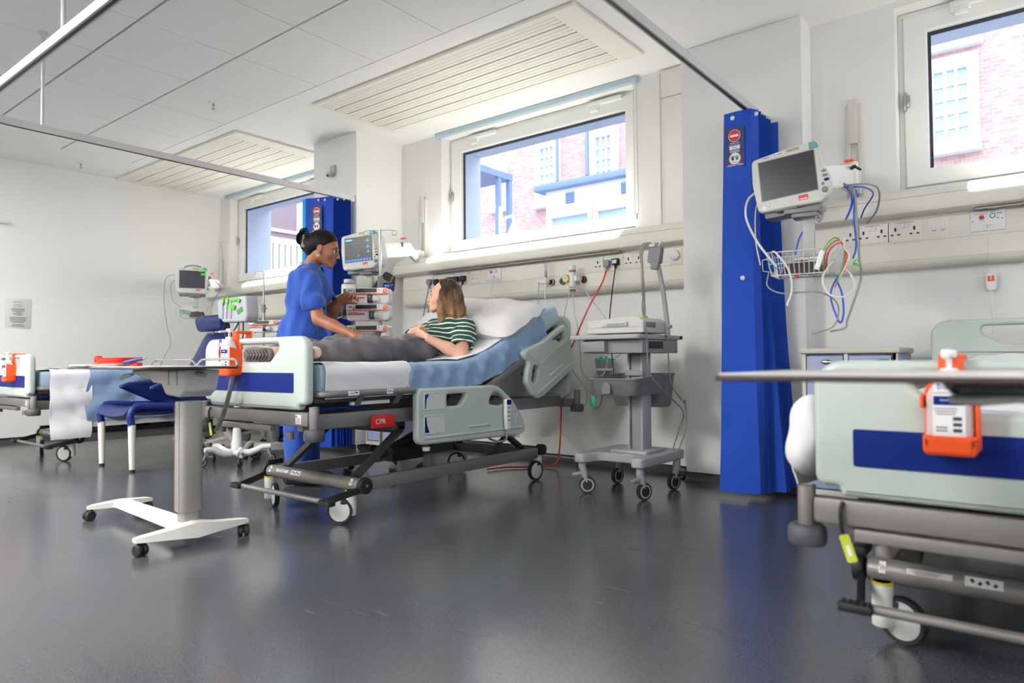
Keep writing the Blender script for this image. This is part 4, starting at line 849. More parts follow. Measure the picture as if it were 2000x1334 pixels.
linen('bed_sheet', 'white under sheet showing below the blue blanket of the far bed', 'sheet', B3, m_sheetw, .34, 1.95, .006, .2, .42, False, 25, hw=.485, z0=.735, side_wr=.018, nv=90, nu=70, freq=5, edge=.02)
linen('blanket', 'faded blue blanket hanging over the side of the bed by the far wall', 'blanket', B3, m_sheetb, .40, 1.75, .018, .2, .37, False, 28, hw=.49, z0=.737, side_wr=.020, nv=110, nu=80, freq=5, edge=.03)
b = MB(m_sheetw); b.ell((-.535, 2.0, .588), (.062, .10, .112), Rt(6, 'Y'), 28, 20); b.v = [(x+.008*wob(y*9, z*14, 1.5, 3), y+.012*wob(x*12, z*16, 1.4, 5), z) for x, y, z in b.v]; b.X = Matrix(); fo_ = [o for o in bpy.data.objects if o.get('label', '').startswith('white bed sheet bulging')][0]
b.v = [(x-fo_.location.x, y-fo_.location.y, z) for x, y, z in b.v]; b.done('sheet_fold', fo_, smooth=80)
# pillows
def pillow(label, loc, rot, size, mat, seed):
    b = MB(mat); n = 26; a, c, h = size; v = []; 
    def fn(sg):
        def g(u, w):
            x, y = 2*u-1, 2*w-1; e = max(0, (1-x**4)*(1-y**4))**.45
            return (x*a*(1-.06*(1-abs(y))**2*0-.05*y*y), y*c*(1-.05*x*x), sg*h*e*(1+.10*wob(x*2+seed, y*2, 1.6, seed))+.012*wob(x*3, y*3+seed, 1.5, seed)*(1-e)+.006*math.sin(9*x+5*y+seed)*e)
        return g
    b.grid(fn(1), n, n); b.grid(fn(-1), n, n); o = b.done('pillow', smooth=70, loc=loc, rot=rot)
    return tag(o, label, 'pillow')
yy, zz, ny, nz = path(1.70, True)
pillow('white creased pillow at the raised head of the occupied bed', (B1[0]+.05, B1[1]+yy+ny*.068, zz+nz*.068), (BK+.02, .09, .03), (.43, .25, .078), M('pillow_white', (214, 212, 213), .85, vary=.02, bump=.8, bscale=6), 2)
pillow('white pillow on the empty bed below the headboard at the right', (B2[0]+.03, B2[1]+1.78, .66+.075), (.05, 0, .05), (.34, .23, .07), m_sheetw, 6)
# ------------------------------------------------------------------ overbed tables
m_tab = M('table_grey_white', (196, 195, 192), 0.4, vary=.02); m_tabtop = M('table_top', (206, 204, 200), 0.3, vary=.02); m_edge = M('table_edge', (52, 40, 40), 0.45); m_post = M('table_post_grey', (150, 146, 142), 0.4, 0.2, vary=.03)
m_basew = M('base_cream', (214, 211, 203), 0.45, vary=.02)
m_head_shade = M('table_head_shaded_grey', (92, 92, 94), .5)  # darker grey carries the shade under the foreground table top
m_chrome = M('chrome', (190, 190, 192), 0.15, 1.0, vary=.02)
def twin_castor(par, x, y, ang, r=.025, z=0):
    R_ = T(x, y, z) @ Rt(ang, 'Z'); b = MB(m_tyre); b.X = R_
    for s in (-1, 1): b.lathe([(0, -.010), (r-.004, -.010), (r, -.006), (r, .006), (r-.004, .010), (0, .010)], 20, basis((1, 0, 0), (0, 0, 1), (0, -1, 0), (-.012, s*.014, r)))
    b.box((-.006, 0, r+.004), (.036, .010, r*1.2), None, .003); b.cyl((0, 0, r*1.2), (0, 0, .062), .007, n=10); b.done('castor', par)
def overbed_table(label, x, y, rz, top=(-.66, .285), base=1, zt=.785, rail=True, short=False):
    t = thing('overbed_table', label, 'overbed table', (x, y, 0), rz, 'overbed tables')
    b = MB(m_basew); BX = Matrix.Diagonal((base, 1, 1, 1)); b.X = BX
    def beam(pts, w, hs, ax):   # beam with varying height along ax
        v = []; f = []
        for (px, py), (z0, z1, ww) in zip(pts, hs):
            o = (ww/2, 0) if ax == 'y' else (0, ww/2)
            v += [(px-o[0], py-o[1], z0), (px+o[0], py+o[1], z0), (px+o[0]*.82, py+o[1]*.82, z1), (px-o[0]*.82, py-o[1]*.82, z1)]
        n = len(pts)
        for i in range(n-1): f += [(4*i+k, 4*i+(k+1) % 4, 4*i+4+(k+1) % 4, 4*i+4+k) for k in range(4)]
        f += [(3, 2, 1, 0), tuple(4*(n-1)+k for k in range(4))]; b.add(v, f)
    beam([(.055, -.245), (.055, -.22), (.05, -.10), (.04, 0), (.05, .10), (.055, .22), (.055, .245)], .05, [(.058, .074, .035), (.056, .078, .05), (.046, .088, .07), (.040, .105, .13), (.046, .088, .07), (.056, .078, .05), (.058, .074, .035)], 'y')
    beam([(.03, 0), (-.1, 0), (-.75, .0), (-.83, .0)], .09, [(.045, .10, .12), (.052, .092, .085), (.056, .084, .085), (.056, .082, .10)], 'x')
    beam([(-.83, -.155), (-.83, -.13), (-.83, 0), (-.83, .13), (-.83, .155)], .05, [(.058, .070, .03), (.056, .076, .045), (.05, .084, .07), (.056, .076, .045), (.058, .070, .03)], 'y')
    b.done('base_frame', t, smooth=30)
    for cx, cy, a in ((.05, -.225, 200), (.055, .225, 160), (-.83, -.135, 100), (-.83, .135, 150)): twin_castor(t, cx*base, cy, a)
    b = MB(m_post); b.plate(rrect(.060, .084, .02), .12, T(0, 0, .14)); b.done('inner_post', t)
    b = MB(m_post); b.plate(rrect(.078, .105, .026), .485, T(0, 0, .385), (), .002); 
    for s in (-.02, 0, .02): b.b2((s-.002, -.0535, .15), (s+.002, -.052, .62))
    b.use(m_ink)
    for k in range(3): b.box((-.025, -.053, .60-.014*k), (.018, .001, .006))
    b.done('outer_post', t)
    b = MB(m_tab); pf = rpoly([(-.12, .70, .03), (-.075, .655, .04), (.06, .648, .04), (.115, .68, .04), (.135, .74, .02), (.14, zt-.016, .004), (-.47, zt-.016, .004), (-.47, zt-.035, .01), (-.36, zt-.055, .03), (-.26, zt-.062, .02), (-.22, zt-.078, .02), (-.14, zt-.08, .03)], 6)
    if short: pf = rpoly([(-.10, zt-.05, .01), (.06, zt-.05, .01), (.14, zt-.05, .01), (.14, zt-.016, .004), (-.22, zt-.016, .004), (-.19, zt-.05, .01)], 5); b.use(m_dark).cyl((0, 0, .6), (0, 0, zt-.045), .036, n=20); b.use(m_head_shade)
    b.plate(pf, .15, XZ((0, 0, 0)), (), .012); b.use(m_dark)
    for s in (-.035, .055): b.b2((s-.002, -.0765, .70), (s+.002, -.074, zt-.02))
    hd = b.done('lift_head', t)
    b = MB(m_basew); b.tube([(-.10, -.09, zt-.04), (-.16, -.10, zt-.045), (-.2, -.1, zt-.045)] if short else [(-.42, -.09, zt-.04), (-.47, -.10, zt-.048), (-.53, -.10, zt-.058)], [.012, .016, .013], 10, sq=.6); b.done('release_lever', hd)
    b = MB(m_grey); b.tube([(.13, -.02, zt-.03), (.18, -.03, zt-.035), (.225, -.03, zt-.04)], [.010, .013, .010], 10); b.done('tilt_lever', hd)
    x0, x1 = top; b = MB(m_edge); b.plate(rrect(x1-x0, .40, .03, (x0+x1)/2, -.10), .010, T(0, 0, zt-.008), (), .003); b.use(m_tabtop).plate(rrect(x1-x0-.012, .388, .026, (x0+x1)/2, -.10), .003, T(0, 0, zt-.0018), (), .001); b.done('table_top', t)
    if rail:
        b = MB(m_chrome); yb = .088; zz = zt+.028
        b.tube(spline([(x0+.02, yb-.02, zt-.002), (x0+.04, yb-.01, zt+.02), (x0+.09, yb, zz), (-.22, yb, zz), (-.175, yb, zz-.004), (-.135, yb, zt+.004), (-.12, yb, zt+.004), (-.08, yb, zz-.004), (-.035, yb, zz), (x1-.08, yb, zz), (x1-.03, yb, zz-.004), (x1-.01, yb, zt)], 6), .0055, 8); b.done('edge_rail', t)
    return t
ot1 = overbed_table('overbed table standing at the foot of the occupied bed', -3.04, 1.515, math.radians(-3.6))
ot2 = overbed_table('overbed table in the foreground at the right edge, only its top in view', .06, 1.44, 0, (-.53, .27), -1, .775, False, True)
dup(ot1, 'overbed table at the far left edge, only its corner and one foot in view', (-6.72, 1.50, 0), .0)
dup(ot1, 'overbed table behind the foot of the occupied bed, only its low cream base in view', (-5.38, 3.42, 0), math.radians(10))
# things lying on the near table
RZt = Rt(-3.6, 'Z')
def on1(x, y, z=.785): p = T(-3.05, 1.515, 0) @ RZt @ V((x, y, z)); return tuple(p)
o = MB(m_tabtop).plate(rrect(.21, .297, .004), .008, Matrix(), (), .002).done('clipboard', loc=on1(-.47, -.20, .7895), rot=(0, 0, 1.45)); tag(o, 'pale clipboard lying at the left end of the overbed table', 'clipboard')
m_redp = M('red_tray', (214, 46, 34), 0.45)
t = thing('red_tray', 'bright red plastic tray lying on the clipboard of the overbed table', 'tray', on1(-.40, -.16, .7945), .2)
b = MB(m_redp); b.plate(rrect(.20, .12, .02), .004, T(0, 0, .004), (), .001)
b.grid(lambda u, v: (lambda a, k: ((.09+.014*k)*math.copysign(abs(math.cos(a))**.5, math.cos(a)), (.05+.014*k)*math.copysign(abs(math.sin(a))**.5, math.sin(a)), .002+.028*k))(2*PI*u, v), 33, 3); b.done('tray_body', t)
t = thing('marker_pen', 'navy marker pen propped on the red tray', 'pen', on1(-.22, -.14, .80), .4)
b = MB(M('pen_navy', (34, 38, 110), 0.4)); b.cyl((-.07, 0, .0), (.035, 0, .018), .008, n=12, bev=.002); b.done('barrel', t); b = MB(m_grey); b.cyl((.035, 0, .018), (.06, 0, .022), .005, .002, 10); b.done('tip', t)
t = thing('tape_roll', 'small dark red roll at the left of the red tray', 'tape roll', on1(-.56, -.19, .795), 0)
b = MB(m_redp); b.lathe([(.012, -.012), (.020, -.012), (.020, .012), (.012, .012), (.012, -.012)], 20, T(0, 0, .0205) @ Rt(90, 'X')); b.use(m_dark).lathe([(.011, -.010), (.0125, -.010), (.0125, .010), (.011, .010), (.011, -.01)], 20, T(0, 0, .0205) @ Rt(90, 'X')); b.done('roll', t)
o = MB(m_redp).box((0, 0, .008), (.05, .03, .016), None, .004).done('red_clip', loc=on1(-.25, -.13, .785), rot=(0, 0, .3)); tag(o, 'small red plastic clip lying under the pen on the overbed table', 'clip')

# ------------------------------------------------------------------ orange alcohol gel holders on the footboards
m_or = M('gel_orange', (238, 84, 24), 0.4, vary=.03); m_gel = M('gel_bottle', (236, 222, 222), 0.2, trans=.35, vary=0., ior=1.2); m_lab = M('gel_label', (228, 226, 228), 0.5)
def gel(label, x, y, z, hose=False, rz=0):
    t = thing('gel_dispenser', label, 'hand gel dispenser', (x, y, z), rz, 'hand gel dispensers hung on the beds')
    b = MB(m_gel); b.plate(rpoly([(-.046, .012, .012), (.046, .012, .012), (.046, .13, .04), (.02, .17, .02), (-.02, .17, .02), (-.046, .13, .04)], 6), .052, XZ((0, -.03, 0)), (), .014); bo = b.done('bottle', t)
    b = MB(m_or); b.plate(rpoly([(-.052, -.006, .014), (.052, -.006, .014), (.052, .04, .004), (-.052, .04, .004)], 5), .066, XZ((0, -.03, 0)), (), .010)
    b.plate(rpoly([(-.055, .0, .01), (.055, .0, .01), (.055, .16, .03), (-.055, .16, .03)], 5), .008, XZ((0, .005, 0)), (), .002)
    b.plate(rpoly([(.0, -.03), (.052, -.03), (.045, .02), (.0, .03)]) and rpoly([(-.058, .035, .003), (.004, .035, .02), (.004, .125, .02), (-.058, .14, .003)]), .006, YZ((.0525, 0, 0)), (), .001)
    b.plate(rpoly([(-.058, .10, .003), (.004, .10, .003), (.004, .128, .003), (-.058, .128, .003)]), .006, YZ((-.0525, 0, 0)), (), .001)
    b.box((0, .035, .215), (.05, .075, .014), None, .004); b.box((0, .004, .185), (.05, .012, .07), None, .003); b.box((0, .075, .20), (.05, .010, .045), None, .003)
    b.done('holder', t)
    b = MB(m_lab); b.box((-.0, -.0565, .085), (.062, .001, .095)); b.box((-.0, -.0565, .148), (.058, .001, .022)); b.use(m_bblue).box((0, -.0572, .118), (.058, .001, .02)); b.text('BODE', .017, XZ((0, -.0572, .148)), .0002); b.use(m_stick).text('Hand gel', .007, XZ((-.004, -.0579, .119)), .0002)
    b.use(m_ink)
    for k in range(3): b.box((-.006, -.0572, .100-.006*k), (.045-.004*k, .0006, .002))
    for k in range(3): b.box((.016, -.0572, .078-.013*k), (.017, .0006, .008))
    for k in range(2): b.box((-.014, -.0572, .058-.007*k), (.022, .0006, .003))
    b.done('label', bo)
    b = MB(m_white); b.cyl((0, -.03, .165), (0, -.03, .19), .018, n=16, bev=.003); b.cyl((0, -.03, .19), (0, -.03, .215), .006, n=10); b.cyl((0, -.03, .213), (0, -.03, .232), .016, n=16, bev=.004); b.bar((0, -.03, .222), (-.0, -.085, .214), .014, .010, .003); b.done('pump', t)
    if hose:
        b = MB(m_grey); n = 32; b.X = inv(t); pts = []
        for k in range(n*8):
            u = k/(n*8-1); cx = x+.04-.06*u-.09*u*u; cz = z+.0-.28*u; a = 2*PI*k/8; pts.append((cx+.010*math.cos(a), y-.035+.010*math.sin(a), cz))
        b.tube(pts, .0034, 5); b.done('coiled_cord', t)
    return t
gel('orange hand gel dispenser with coiled cord on the occupied bed footboard', -3.235, 1.843, .735, True)
gel('orange hand gel dispenser in the foreground, half hidden under the overbed table', -.192, 1.862, .585)
gel('orange hand gel dispenser on the bed footboard at the far left edge', -6.58, 1.843, .660)
# printed sheet on the footboard of the middle bed
o = MB(m_stick); o.box((0, 0, 0), (.12, .002, .115)); o.use(M('card_violet', (70, 52, 120), .5)).box((-.045, -.0015, 0), (.028, .001, .113)); o.use(m_stick).text('B', .03, XZ((-.045, -.0022, .03)), .0003); o.use(m_ink)
for i in range(2):
    for j in range(4): o.box((-.005+.038*i, -.0015, .038-.026*j), (.024, .0006, .005))
o = o.done('bed_card', loc=(-3.335, 1.847, .86)); tag(o, 'white bed card with a violet strip fixed to the footboard behind the orange gel', 'card')

# ------------------------------------------------------------------ blue patient chair
m_vinyl = M('chair_vinyl_navy', (16, 32, 88), 0.4, vary=.05, bump=.03, bscale=150); m_vin2 = M('chair_frame_blue', (14, 38, 104), 0.4, vary=.04)
t = thing('patient_chair', 'navy high backed patient chair with headrest and pale legs', 'chair', (-5.58, 2.62, 0))
I = inv(t); X0, X1 = -5.85, -5.315
b = MB(m_vinyl); b.X = I
def seatf(u, v):
    x = X0+.02+(X1-X0-.04)*u; yv = 2.18+.66*v; z = .475-.035*math.sin(PI*min(1, v*1.15))+.02*(2*u-1)**2-(.075*max(0, (.10-v)/.10)**2); return (x, yv, z)
b.shell(seatf, .05, 16, 24); b.done('seat', t, smooth=60)
for s, x in ((-1, X0), (1, X1)):
    b = MB(m_vin2); b.X = I; b.tube(spline([(x, 2.225, .33), (x, 2.215, .42), (x, 2.245, .465), (x, 2.32, .475), (x, 2.85, .44)], 6), .026, 12); b.done('seat_frame', t)
    b = MB(m_basew); b.X = I; b.tube([(x, 2.225, .345), (x-.0, 2.225+.005, .02)], [.027, .020], 14); b.use(m_dark).cyl((x, 2.23, 0), (x, 2.23, .02), .019, n=14); b.done('leg', t)
    b = MB(m_basew); b.X = I; b.tube([(x+.0, 2.80, .44), (x, 3.12, .02)], [.026, .020], 14); b.use(m_dark).cyl((x, 3.125, 0), (x, 3.125, .02), .019, n=14); b.use(m_basew).bar((x, 2.78, .16), (x, 3.0, .20), .02, .02, .003); b.done('leg', t)
    b = MB(m_vinyl); b.X = I; b.plate(rpoly([(2.33, .612, .015), (2.42, .645, .05), (2.68, .668, .05), (2.95, .70, .05), (2.95, .56, .05), (2.74, .455, .06), (2.60, .485, .1)], 6), .055, YZ((x, 0, 0)), (), .018, 3); b.done('armrest', t, smooth=60)
b = MB(m_vinyl); b.X = I
def backf(sg):
    def f(u, v):
        q = 2*u-1; w = .36-.12*v; x = -5.70+w*q; z = .44+.62*v; yv = 2.80+.30*v+.02*math.sin(PI*v); e = max(0, (1-abs(q)**3))**.5*max(0, 1-abs(2*v-1)**6)**.5
        return (x, yv-sg*.05*e-.02*q*q*(-1), z)
    return f
b.grid(backf(1), 20, 20); b.grid(backf(-1), 20, 20); b.done('backrest', t, smooth=70)
b = MB(m_vinyl); b.X = I; pr = rpoly([(-.055, -.065, .05), (.035, -.075, .03), (.045, .07, .03), (-.05, .075, .05)], 6)
b.plate(pr, .42, basis((0, .94, .3), (0, -.3, .94), (1, 0, 0), (-5.71, 3.05, 1.135)), (), .018, 3); b.done('headrest', t, smooth=60)
b = MB(m_steel); b.X = I; b.cyl((-5.77, 3.08, 1.02), (-5.77, 3.09, 1.09), .008, n=8); b.cyl((-5.57, 3.08, 1.02), (-5.57, 3.09, 1.09), .008, n=8); b.done('headrest_rods', t)

# ------------------------------------------------------------------ patient monitors on wall arms
m_mon = M('monitor_beige', (198, 198, 192), 0.42, vary=.015); m_monb = M('monitor_back', (206, 207, 206), 0.42); m_teal = M('monitor_teal', (92, 150, 156), 0.4); m_mgrey = M('monitor_grey', (120, 122, 124), 0.45); m_wire = M('basket_wire', (196, 196, 196), 0.35, 0.5)
m_green = M('green_sticker', (84, 190, 30), 0.5)
def screen_mat(name, rgb, e, rough=.25): return M(name, rgb, rough, emit=e, vary=.1, nscale=3, spec=.5)
MON_OUT = rpoly([(-.148, -.145, .025), (.13, -.150, .02), (.160, -.128, .03), (.180, -.078, .03), (.180, -.035, .03), (.150, .015, .04), (.139, .128, .022), (.02, .132, .3), (-.155, .112, .022), (-.162, .0, .2)], 7)
def monitor(label, pos, yaw, roll, pitch=0, lit=None, handle=False, tags=(), scr=(40, 42, 48)):
    t = thing('patient_monitor', label, 'patient monitor', pos, 0, 'patient monitors on wall arms'); t.rotation_euler = Euler((math.radians(pitch), math.radians(-roll), math.radians(yaw)), 'XYZ')
    b = MB(m_mon); b.plate(MON_OUT, .05, XZ((0, 0, 0)), (), .010, 3); bz = b.done('bezel', t, smooth=50)
    b = MB(m_monb); b.plate(rpoly([(-.135, -.13, .03), (.14, -.13, .03), (.165, -.06, .03), (.130, .118, .03), (-.14, .10, .03)], 6), .11, XZ((0, .075, 0)), (), .02, 3); b.done('back_shell', t, smooth=50)
    b = MB(screen_mat('screen_%d_%d' % (scr[0], scr[2]), scr, .12 if lit else .015)); b.box((0, -.0245, .001), (.246, .003, .184)); sc = b.done('screen', t)
    b = MB(m_mgrey); b.plate([(-.126, -.094), (.126, -.094), (.126, .096), (-.126, .096)], .004, XZ((0, -.0245, 0)), [[(-.122, -.090), (.122, -.090), (.122, .092), (-.122, .092)]], .001); b.done('screen_rim', t)
    b = MB(m_teal); b.plate(rpoly([(.104, .098), (.1415, .098), (.140, .131, .018), (.104, .1315)]), .054, XZ((0, .0, 0)), (), .004); b.done('corner_badge', bz)
    b = MB(m_mgrey); b.plate(rrect(.25, .03, .008, 0, -.158), .10, XZ((0, .05, 0)), (), .004); b.box((-.02, -.02, -.150), (.10, .03, .012), None, .005); b.done('underside', t)
    b = MB(m_stick); b.box((-.028, -.0256, .112), (.05, .001, .012)); b.use(m_navy).ell((-.046, -.0262, .112), (.003, .001, .003), None, 8, 6); b.box((-.024, -.0262, .112), (.026, .0006, .003)); b.use(M('olive_sticker', (150, 144, 86), .5)).box((.035, -.0256, .117), (.055, .001, .012)); b.use(m_redp).box((.058, -.0256, -.113), (.042, .001, .022)); b.use(m_stick).box((.058, -.0262, -.118), (.034, .0006, .005)); b.use(m_mgrey).box((-.085, -.0256, .108), (.03, .0006, .004)); b.done('stickers', bz)
    b = MB(M('btn_gold', (150, 135, 80), .5))
    for k, (z, c) in enumerate(((-.012, M('btn_gold', None)), (-.034, m_mgrey), (-.054, m_bblue))): b.use(c).ell((.155+.004*k, -.0255, z), (.012, .003, .007), None, 14, 8)
    b.use(m_mgrey).ell((.146, -.0255, -.07), (.007, .003, .007), None, 12, 8); b.lathe([(0, .014), (.011, .014), (.013, .008), (.014, 0), (0, 0)], 18, basis((1, 0, 0), (0, 0, 1), (0, -1, 0), (.152, -.024, -.098))); b.use(m_white).lathe([(0, .002), (.010, .002), (.0105, 0), (0, 0)], 18, basis((1, 0, 0), (0, 0, 1), (0, -1, 0), (-.118, -.0245, -.125)))
    for k in range(3): b.use(M('led_green', (150, 220, 120), .4, emit=.6)).ell((-.08+.016*k, -.0252, -.127), .0022, None, 8, 6)
    b.done('buttons', bz)
    if lit:
        b = MB(M('trace_cyan', (110, 190, 230), .5, emit=.7)); Q = lambda x, z, w, h: b.box((x, -.0265, z), (w, .0006, h))
        Q(-.085, .075, .06, .010)
        b.use(M('trace_green', (120, 220, 130), .5, emit=.8)); b.text('-?-', .036, XZ((.085, -.0265, .06)), .0003)
        b.use(M('trace_cyan', None)); b.text('-?-', .036, XZ((.085, -.0265, .015)), .0003); b.text('-?-', .030, XZ((.088, -.0265, -.022)), .0003); b.use(m_stick).text('-?-', .022, XZ((.0, -.0265, -.048)), .0003)
        b.use(M('trace_blue', (70, 110, 200), .5, emit=.5))
        for k in range(9): Q(-.105+.026*k, -.078, .020, .016)
        b.use(m_mgrey)
        for z in (.045, .0, -.035): Q(-.05, z, .12, .0012)
        b.done('display', sc)
    if handle:
        b = MB(m_mgrey); b.tube(spline([(-.085, .02, .118), (-.06, .02, .142), (0, .02, .155), (.06, .02, .148), (.09, .02, .128)], 5), .007, 8); b.done('handle', t)
    if tags:
        b = MB(m_green); 
        for x, z, w, h in tags: b.box((x, -.0275, z), (w, .001, h))
        b.use(m_stick); b.box((tags[0][0], -.0283, tags[0][1]-.0), (tags[0][2]*.6, .0006, .005)); b.done('green_tags', t)
    return t
def mount(label, pos, yaw, stem, basket_z, w=.28, d=.19, h=.11, items=True):
    """swivel plate, stem and wire basket below a monitor"""
    t = thing('monitor_basket', label, 'wire basket', pos, math.radians(yaw), 'wire baskets under the monitors')
    b = MB(m_mgrey); b.box((0, .05, .012), (.15, .12, .022), None, .005); b.box((.01, .05, -.008), (.11, .10, .02), None, .004); b.done('mount_plate', t)
    b = MB(M('mount_grey', (170, 170, 168), .4)); b.box((.02, .055, (-.012+basket_z+h*.8)/2), (.05, .03, abs(-.012-basket_z-h*.8)), None, .004); b.use(m_steel)
    for k in range(3): b.cyl((.005+.015*k, .039, basket_z+h*.95), (.005+.015*k, .041, basket_z+h*.95), .003, n=8)
    b.done('stem', t)
    b = MB(m_wire); z0, z1 = basket_z, basket_z+h; yc = .055; r = .0024
    def ring(z, ww, dd): return [(-ww/2, yc-dd/2, z), (ww/2, yc-dd/2, z), (ww/2, yc+dd/2, z), (-ww/2, yc+dd/2, z)]
    T_, B__ = ring(z1, w, d), ring(z0, w*.88, d*.8)
    for rg in (T_, B__): b.tube(rg, r*1.3, 6, True)
    mid = [tuple((V(a)+V(c))/2) for a, c in zip(T_, B__)]; b.tube(mid, r, 6, True)
    for i in range(4):
        n = 13 if i % 2 == 0 else 8
        for k in range(n):
            u = k/n; a = V(T_[i]).lerp(V(T_[(i+1) % 4]), u); c = V(B__[i]).lerp(V(B__[(i+1) % 4]), u); b.tube([a, c], r, 5)
    for k in range(1, 9): a = V(B__[0]).lerp(V(B__[1]), k/9); c = V(B__[3]).lerp(V(B__[2]), k/9); b.tube([a, c], r, 5)
    for s in (-1, 1): b.tube([(s*w/2, yc-.04, z1-.02), (s*(w/2+.03), yc-.04, z1-.025), (s*(w/2+.03), yc-.03, z0+.03), (s*w*.45, yc-.03, z0+.02)], r*1.2, 6)
    b.done('wire_basket', t)
    return t
def arm(label, pts, rs, lock, chx, zc):
    t = thing('monitor_mount', label, 'monitor arm', pts[0], 0, 'wall arms carrying the monitors')
    b = MB(M('arm_white', (216, 216, 214), .4)); b.X = inv(t); b.box((chx, WY-.055, zc), (.08, .05, .14), None, .008); b.cyl((chx, WY-.085, zc-.075), (chx, WY-.085, zc+.075), .028, n=16, bev=.004); b.done('wall_bracket', t)
    for i in range(len(pts)-1):
        b = MB(M('arm_white', None)); b.X = inv(t); b.bar(pts[i], pts[i+1], rs[i][0], rs[i][1], .010); b.cyl(V(pts[i+1])-V((0, 0, rs[i][1]*.55)), V(pts[i+1])+V((0, 0, rs[i][1]*.55)), rs[i][0]*.6, n=18, bev=.006); b.done('arm_link', t)
    b = MB(m_dark); b.X = inv(t); p = V(lock); b.cyl(p, p+V((.02, -.03, 0)), .010, n=12); b.bar(p+V((.02, -.03, .0)), p+V((.055, -.05, -.03)), .012, .012, .003); b.use(m_or).box(tuple(p+V((-.02, .03, .052))), (.05, .03, .010), None, .003); b.done('lock_lever', t)
    return t
m_cuff = M('cuff_fabric', (70, 62, 60), 0.9, bump=.2, bscale=80)
mon3 = monitor('patient monitor with dark blank screen beside the right hand blue curtain', (-.962, 3.30, 1.642), 3, 5)
mon2 = monitor('patient monitor with readings on its screen between the carer and the seated woman', (-4.06, 3.31, 1.63), 14, 2, 0, True, scr=(70, 73, 76))
mon1 = monitor('patient monitor with green stickers in the far corner of the room', (-7.17, 3.60, 1.675), 60, -.5, 0, None, True, ((.092, .098, .07, .022), (.105, .060, .045, .022)), scr=(20, 24, 44))
bk3 = mount('wire basket with a blood pressure cuff under the blank monitor', (-.90, 3.27, 1.462), 5, .1, -.28, .30, .18, .105)
bk2 = mount('wire basket under the monitor with readings, hidden by the pumps', (-4.03, 3.32, 1.462), 14, .1, -.24)
bk1 = mount('wire basket holding dark cuffs under the monitor in the far corner', (-7.15, 3.60, 1.51), 60, .1, -.24, .27, .18, .13)
arm('white monitor arm on the wall behind the blank monitor', [(-.925, 4.40, 1.84), (-.90, 4.22, 1.83), (-.925, 3.47, 1.66)], [(.08, .13), (.065, .115)], (-.865, 4.12, 1.845), -.925, 1.84)
arm('white monitor arm reaching left from the channel beside the middle window', [(-4.60, 4.40, 1.745), (-4.30, 4.02, 1.745), (-4.03, 3.47, 1.64)], [(.05, .085), (.075, .11)], (-4.20, 3.86, 1.76), -4.60, 1.745)
arm('white monitor arm in the far corner behind the monitor with green stickers', [(-8.14, 4.40, 1.70), (-7.6, 4.1, 1.70), (-7.30, 3.67, 1.66)], [(.05, .085), (.06, .10)], (-7.45, 3.95, 1.75), -8.14, 1.70)
# what lies in the baskets
def cuff(label, par_pos, rz, sx=.20, mat=m_cuff):
    t = thing('pressure_cuff', label, 'blood pressure cuff', par_pos, rz, 'blood pressure cuffs in the baskets')
    b = MB(mat); n = 40; pts = []
    for k in range(n): a = k/n*2*PI; pts.append((sx/2*math.cos(a), .045*math.sin(a), .022+.012*math.sin(a*2+1)))
    b.grid(lambda u, v: (sx/2*math.cos(2*PI*u)*(1-.25*v), .05*math.sin(2*PI*u)*(1-.25*v), .004+.05*v+.008*math.sin(6*PI*u)*v), 41, 6); b.grid(lambda u, v: (sx/2*.75*v*math.cos(2*PI*u), .05*.75*v*math.sin(2*PI*u), .054-.012*(1-v)+.008*math.sin(6*PI*u)*v), 41, 5); b.grid(lambda u, v: (sx/2*v*math.cos(2*PI*u), .05*v*math.sin(2*PI*u), .004), 41, 3); b.done('cuff_body', t)
    return t
cuff('dark brown cuff lying in the basket under the blank monitor', (-.91, 3.32, 1.185), .05)
cuff('dark cuff lying in the basket in the far corner', (-7.10, 3.62, 1.275), 1.0, .16)
t = thing('sensor_pouch', 'pale wrapped sensor lying on the dark cuff in the near basket', 'sensor pouch', (-.88, 3.32, 1.24), .1); b = MB(m_white); b.ell((0, 0, .012), (.075, .03, .014), None, 18, 8); b.done('pouch', t)
t = thing('sensor_pouch', 'clear and green packet in the basket in the far corner', 'packet', (-7.16, 3.52, 1.30), .9); b = MB(m_clear); b.box((0, 0, .025), (.11, .04, .05), Rt(12, 'Y'), .01); b.use(M('packet_green', (80, 150, 110), .5)).box((.01, -.021, .03), (.07, .002, .02), Rt(12, 'Y')); b.done('pouch', t)
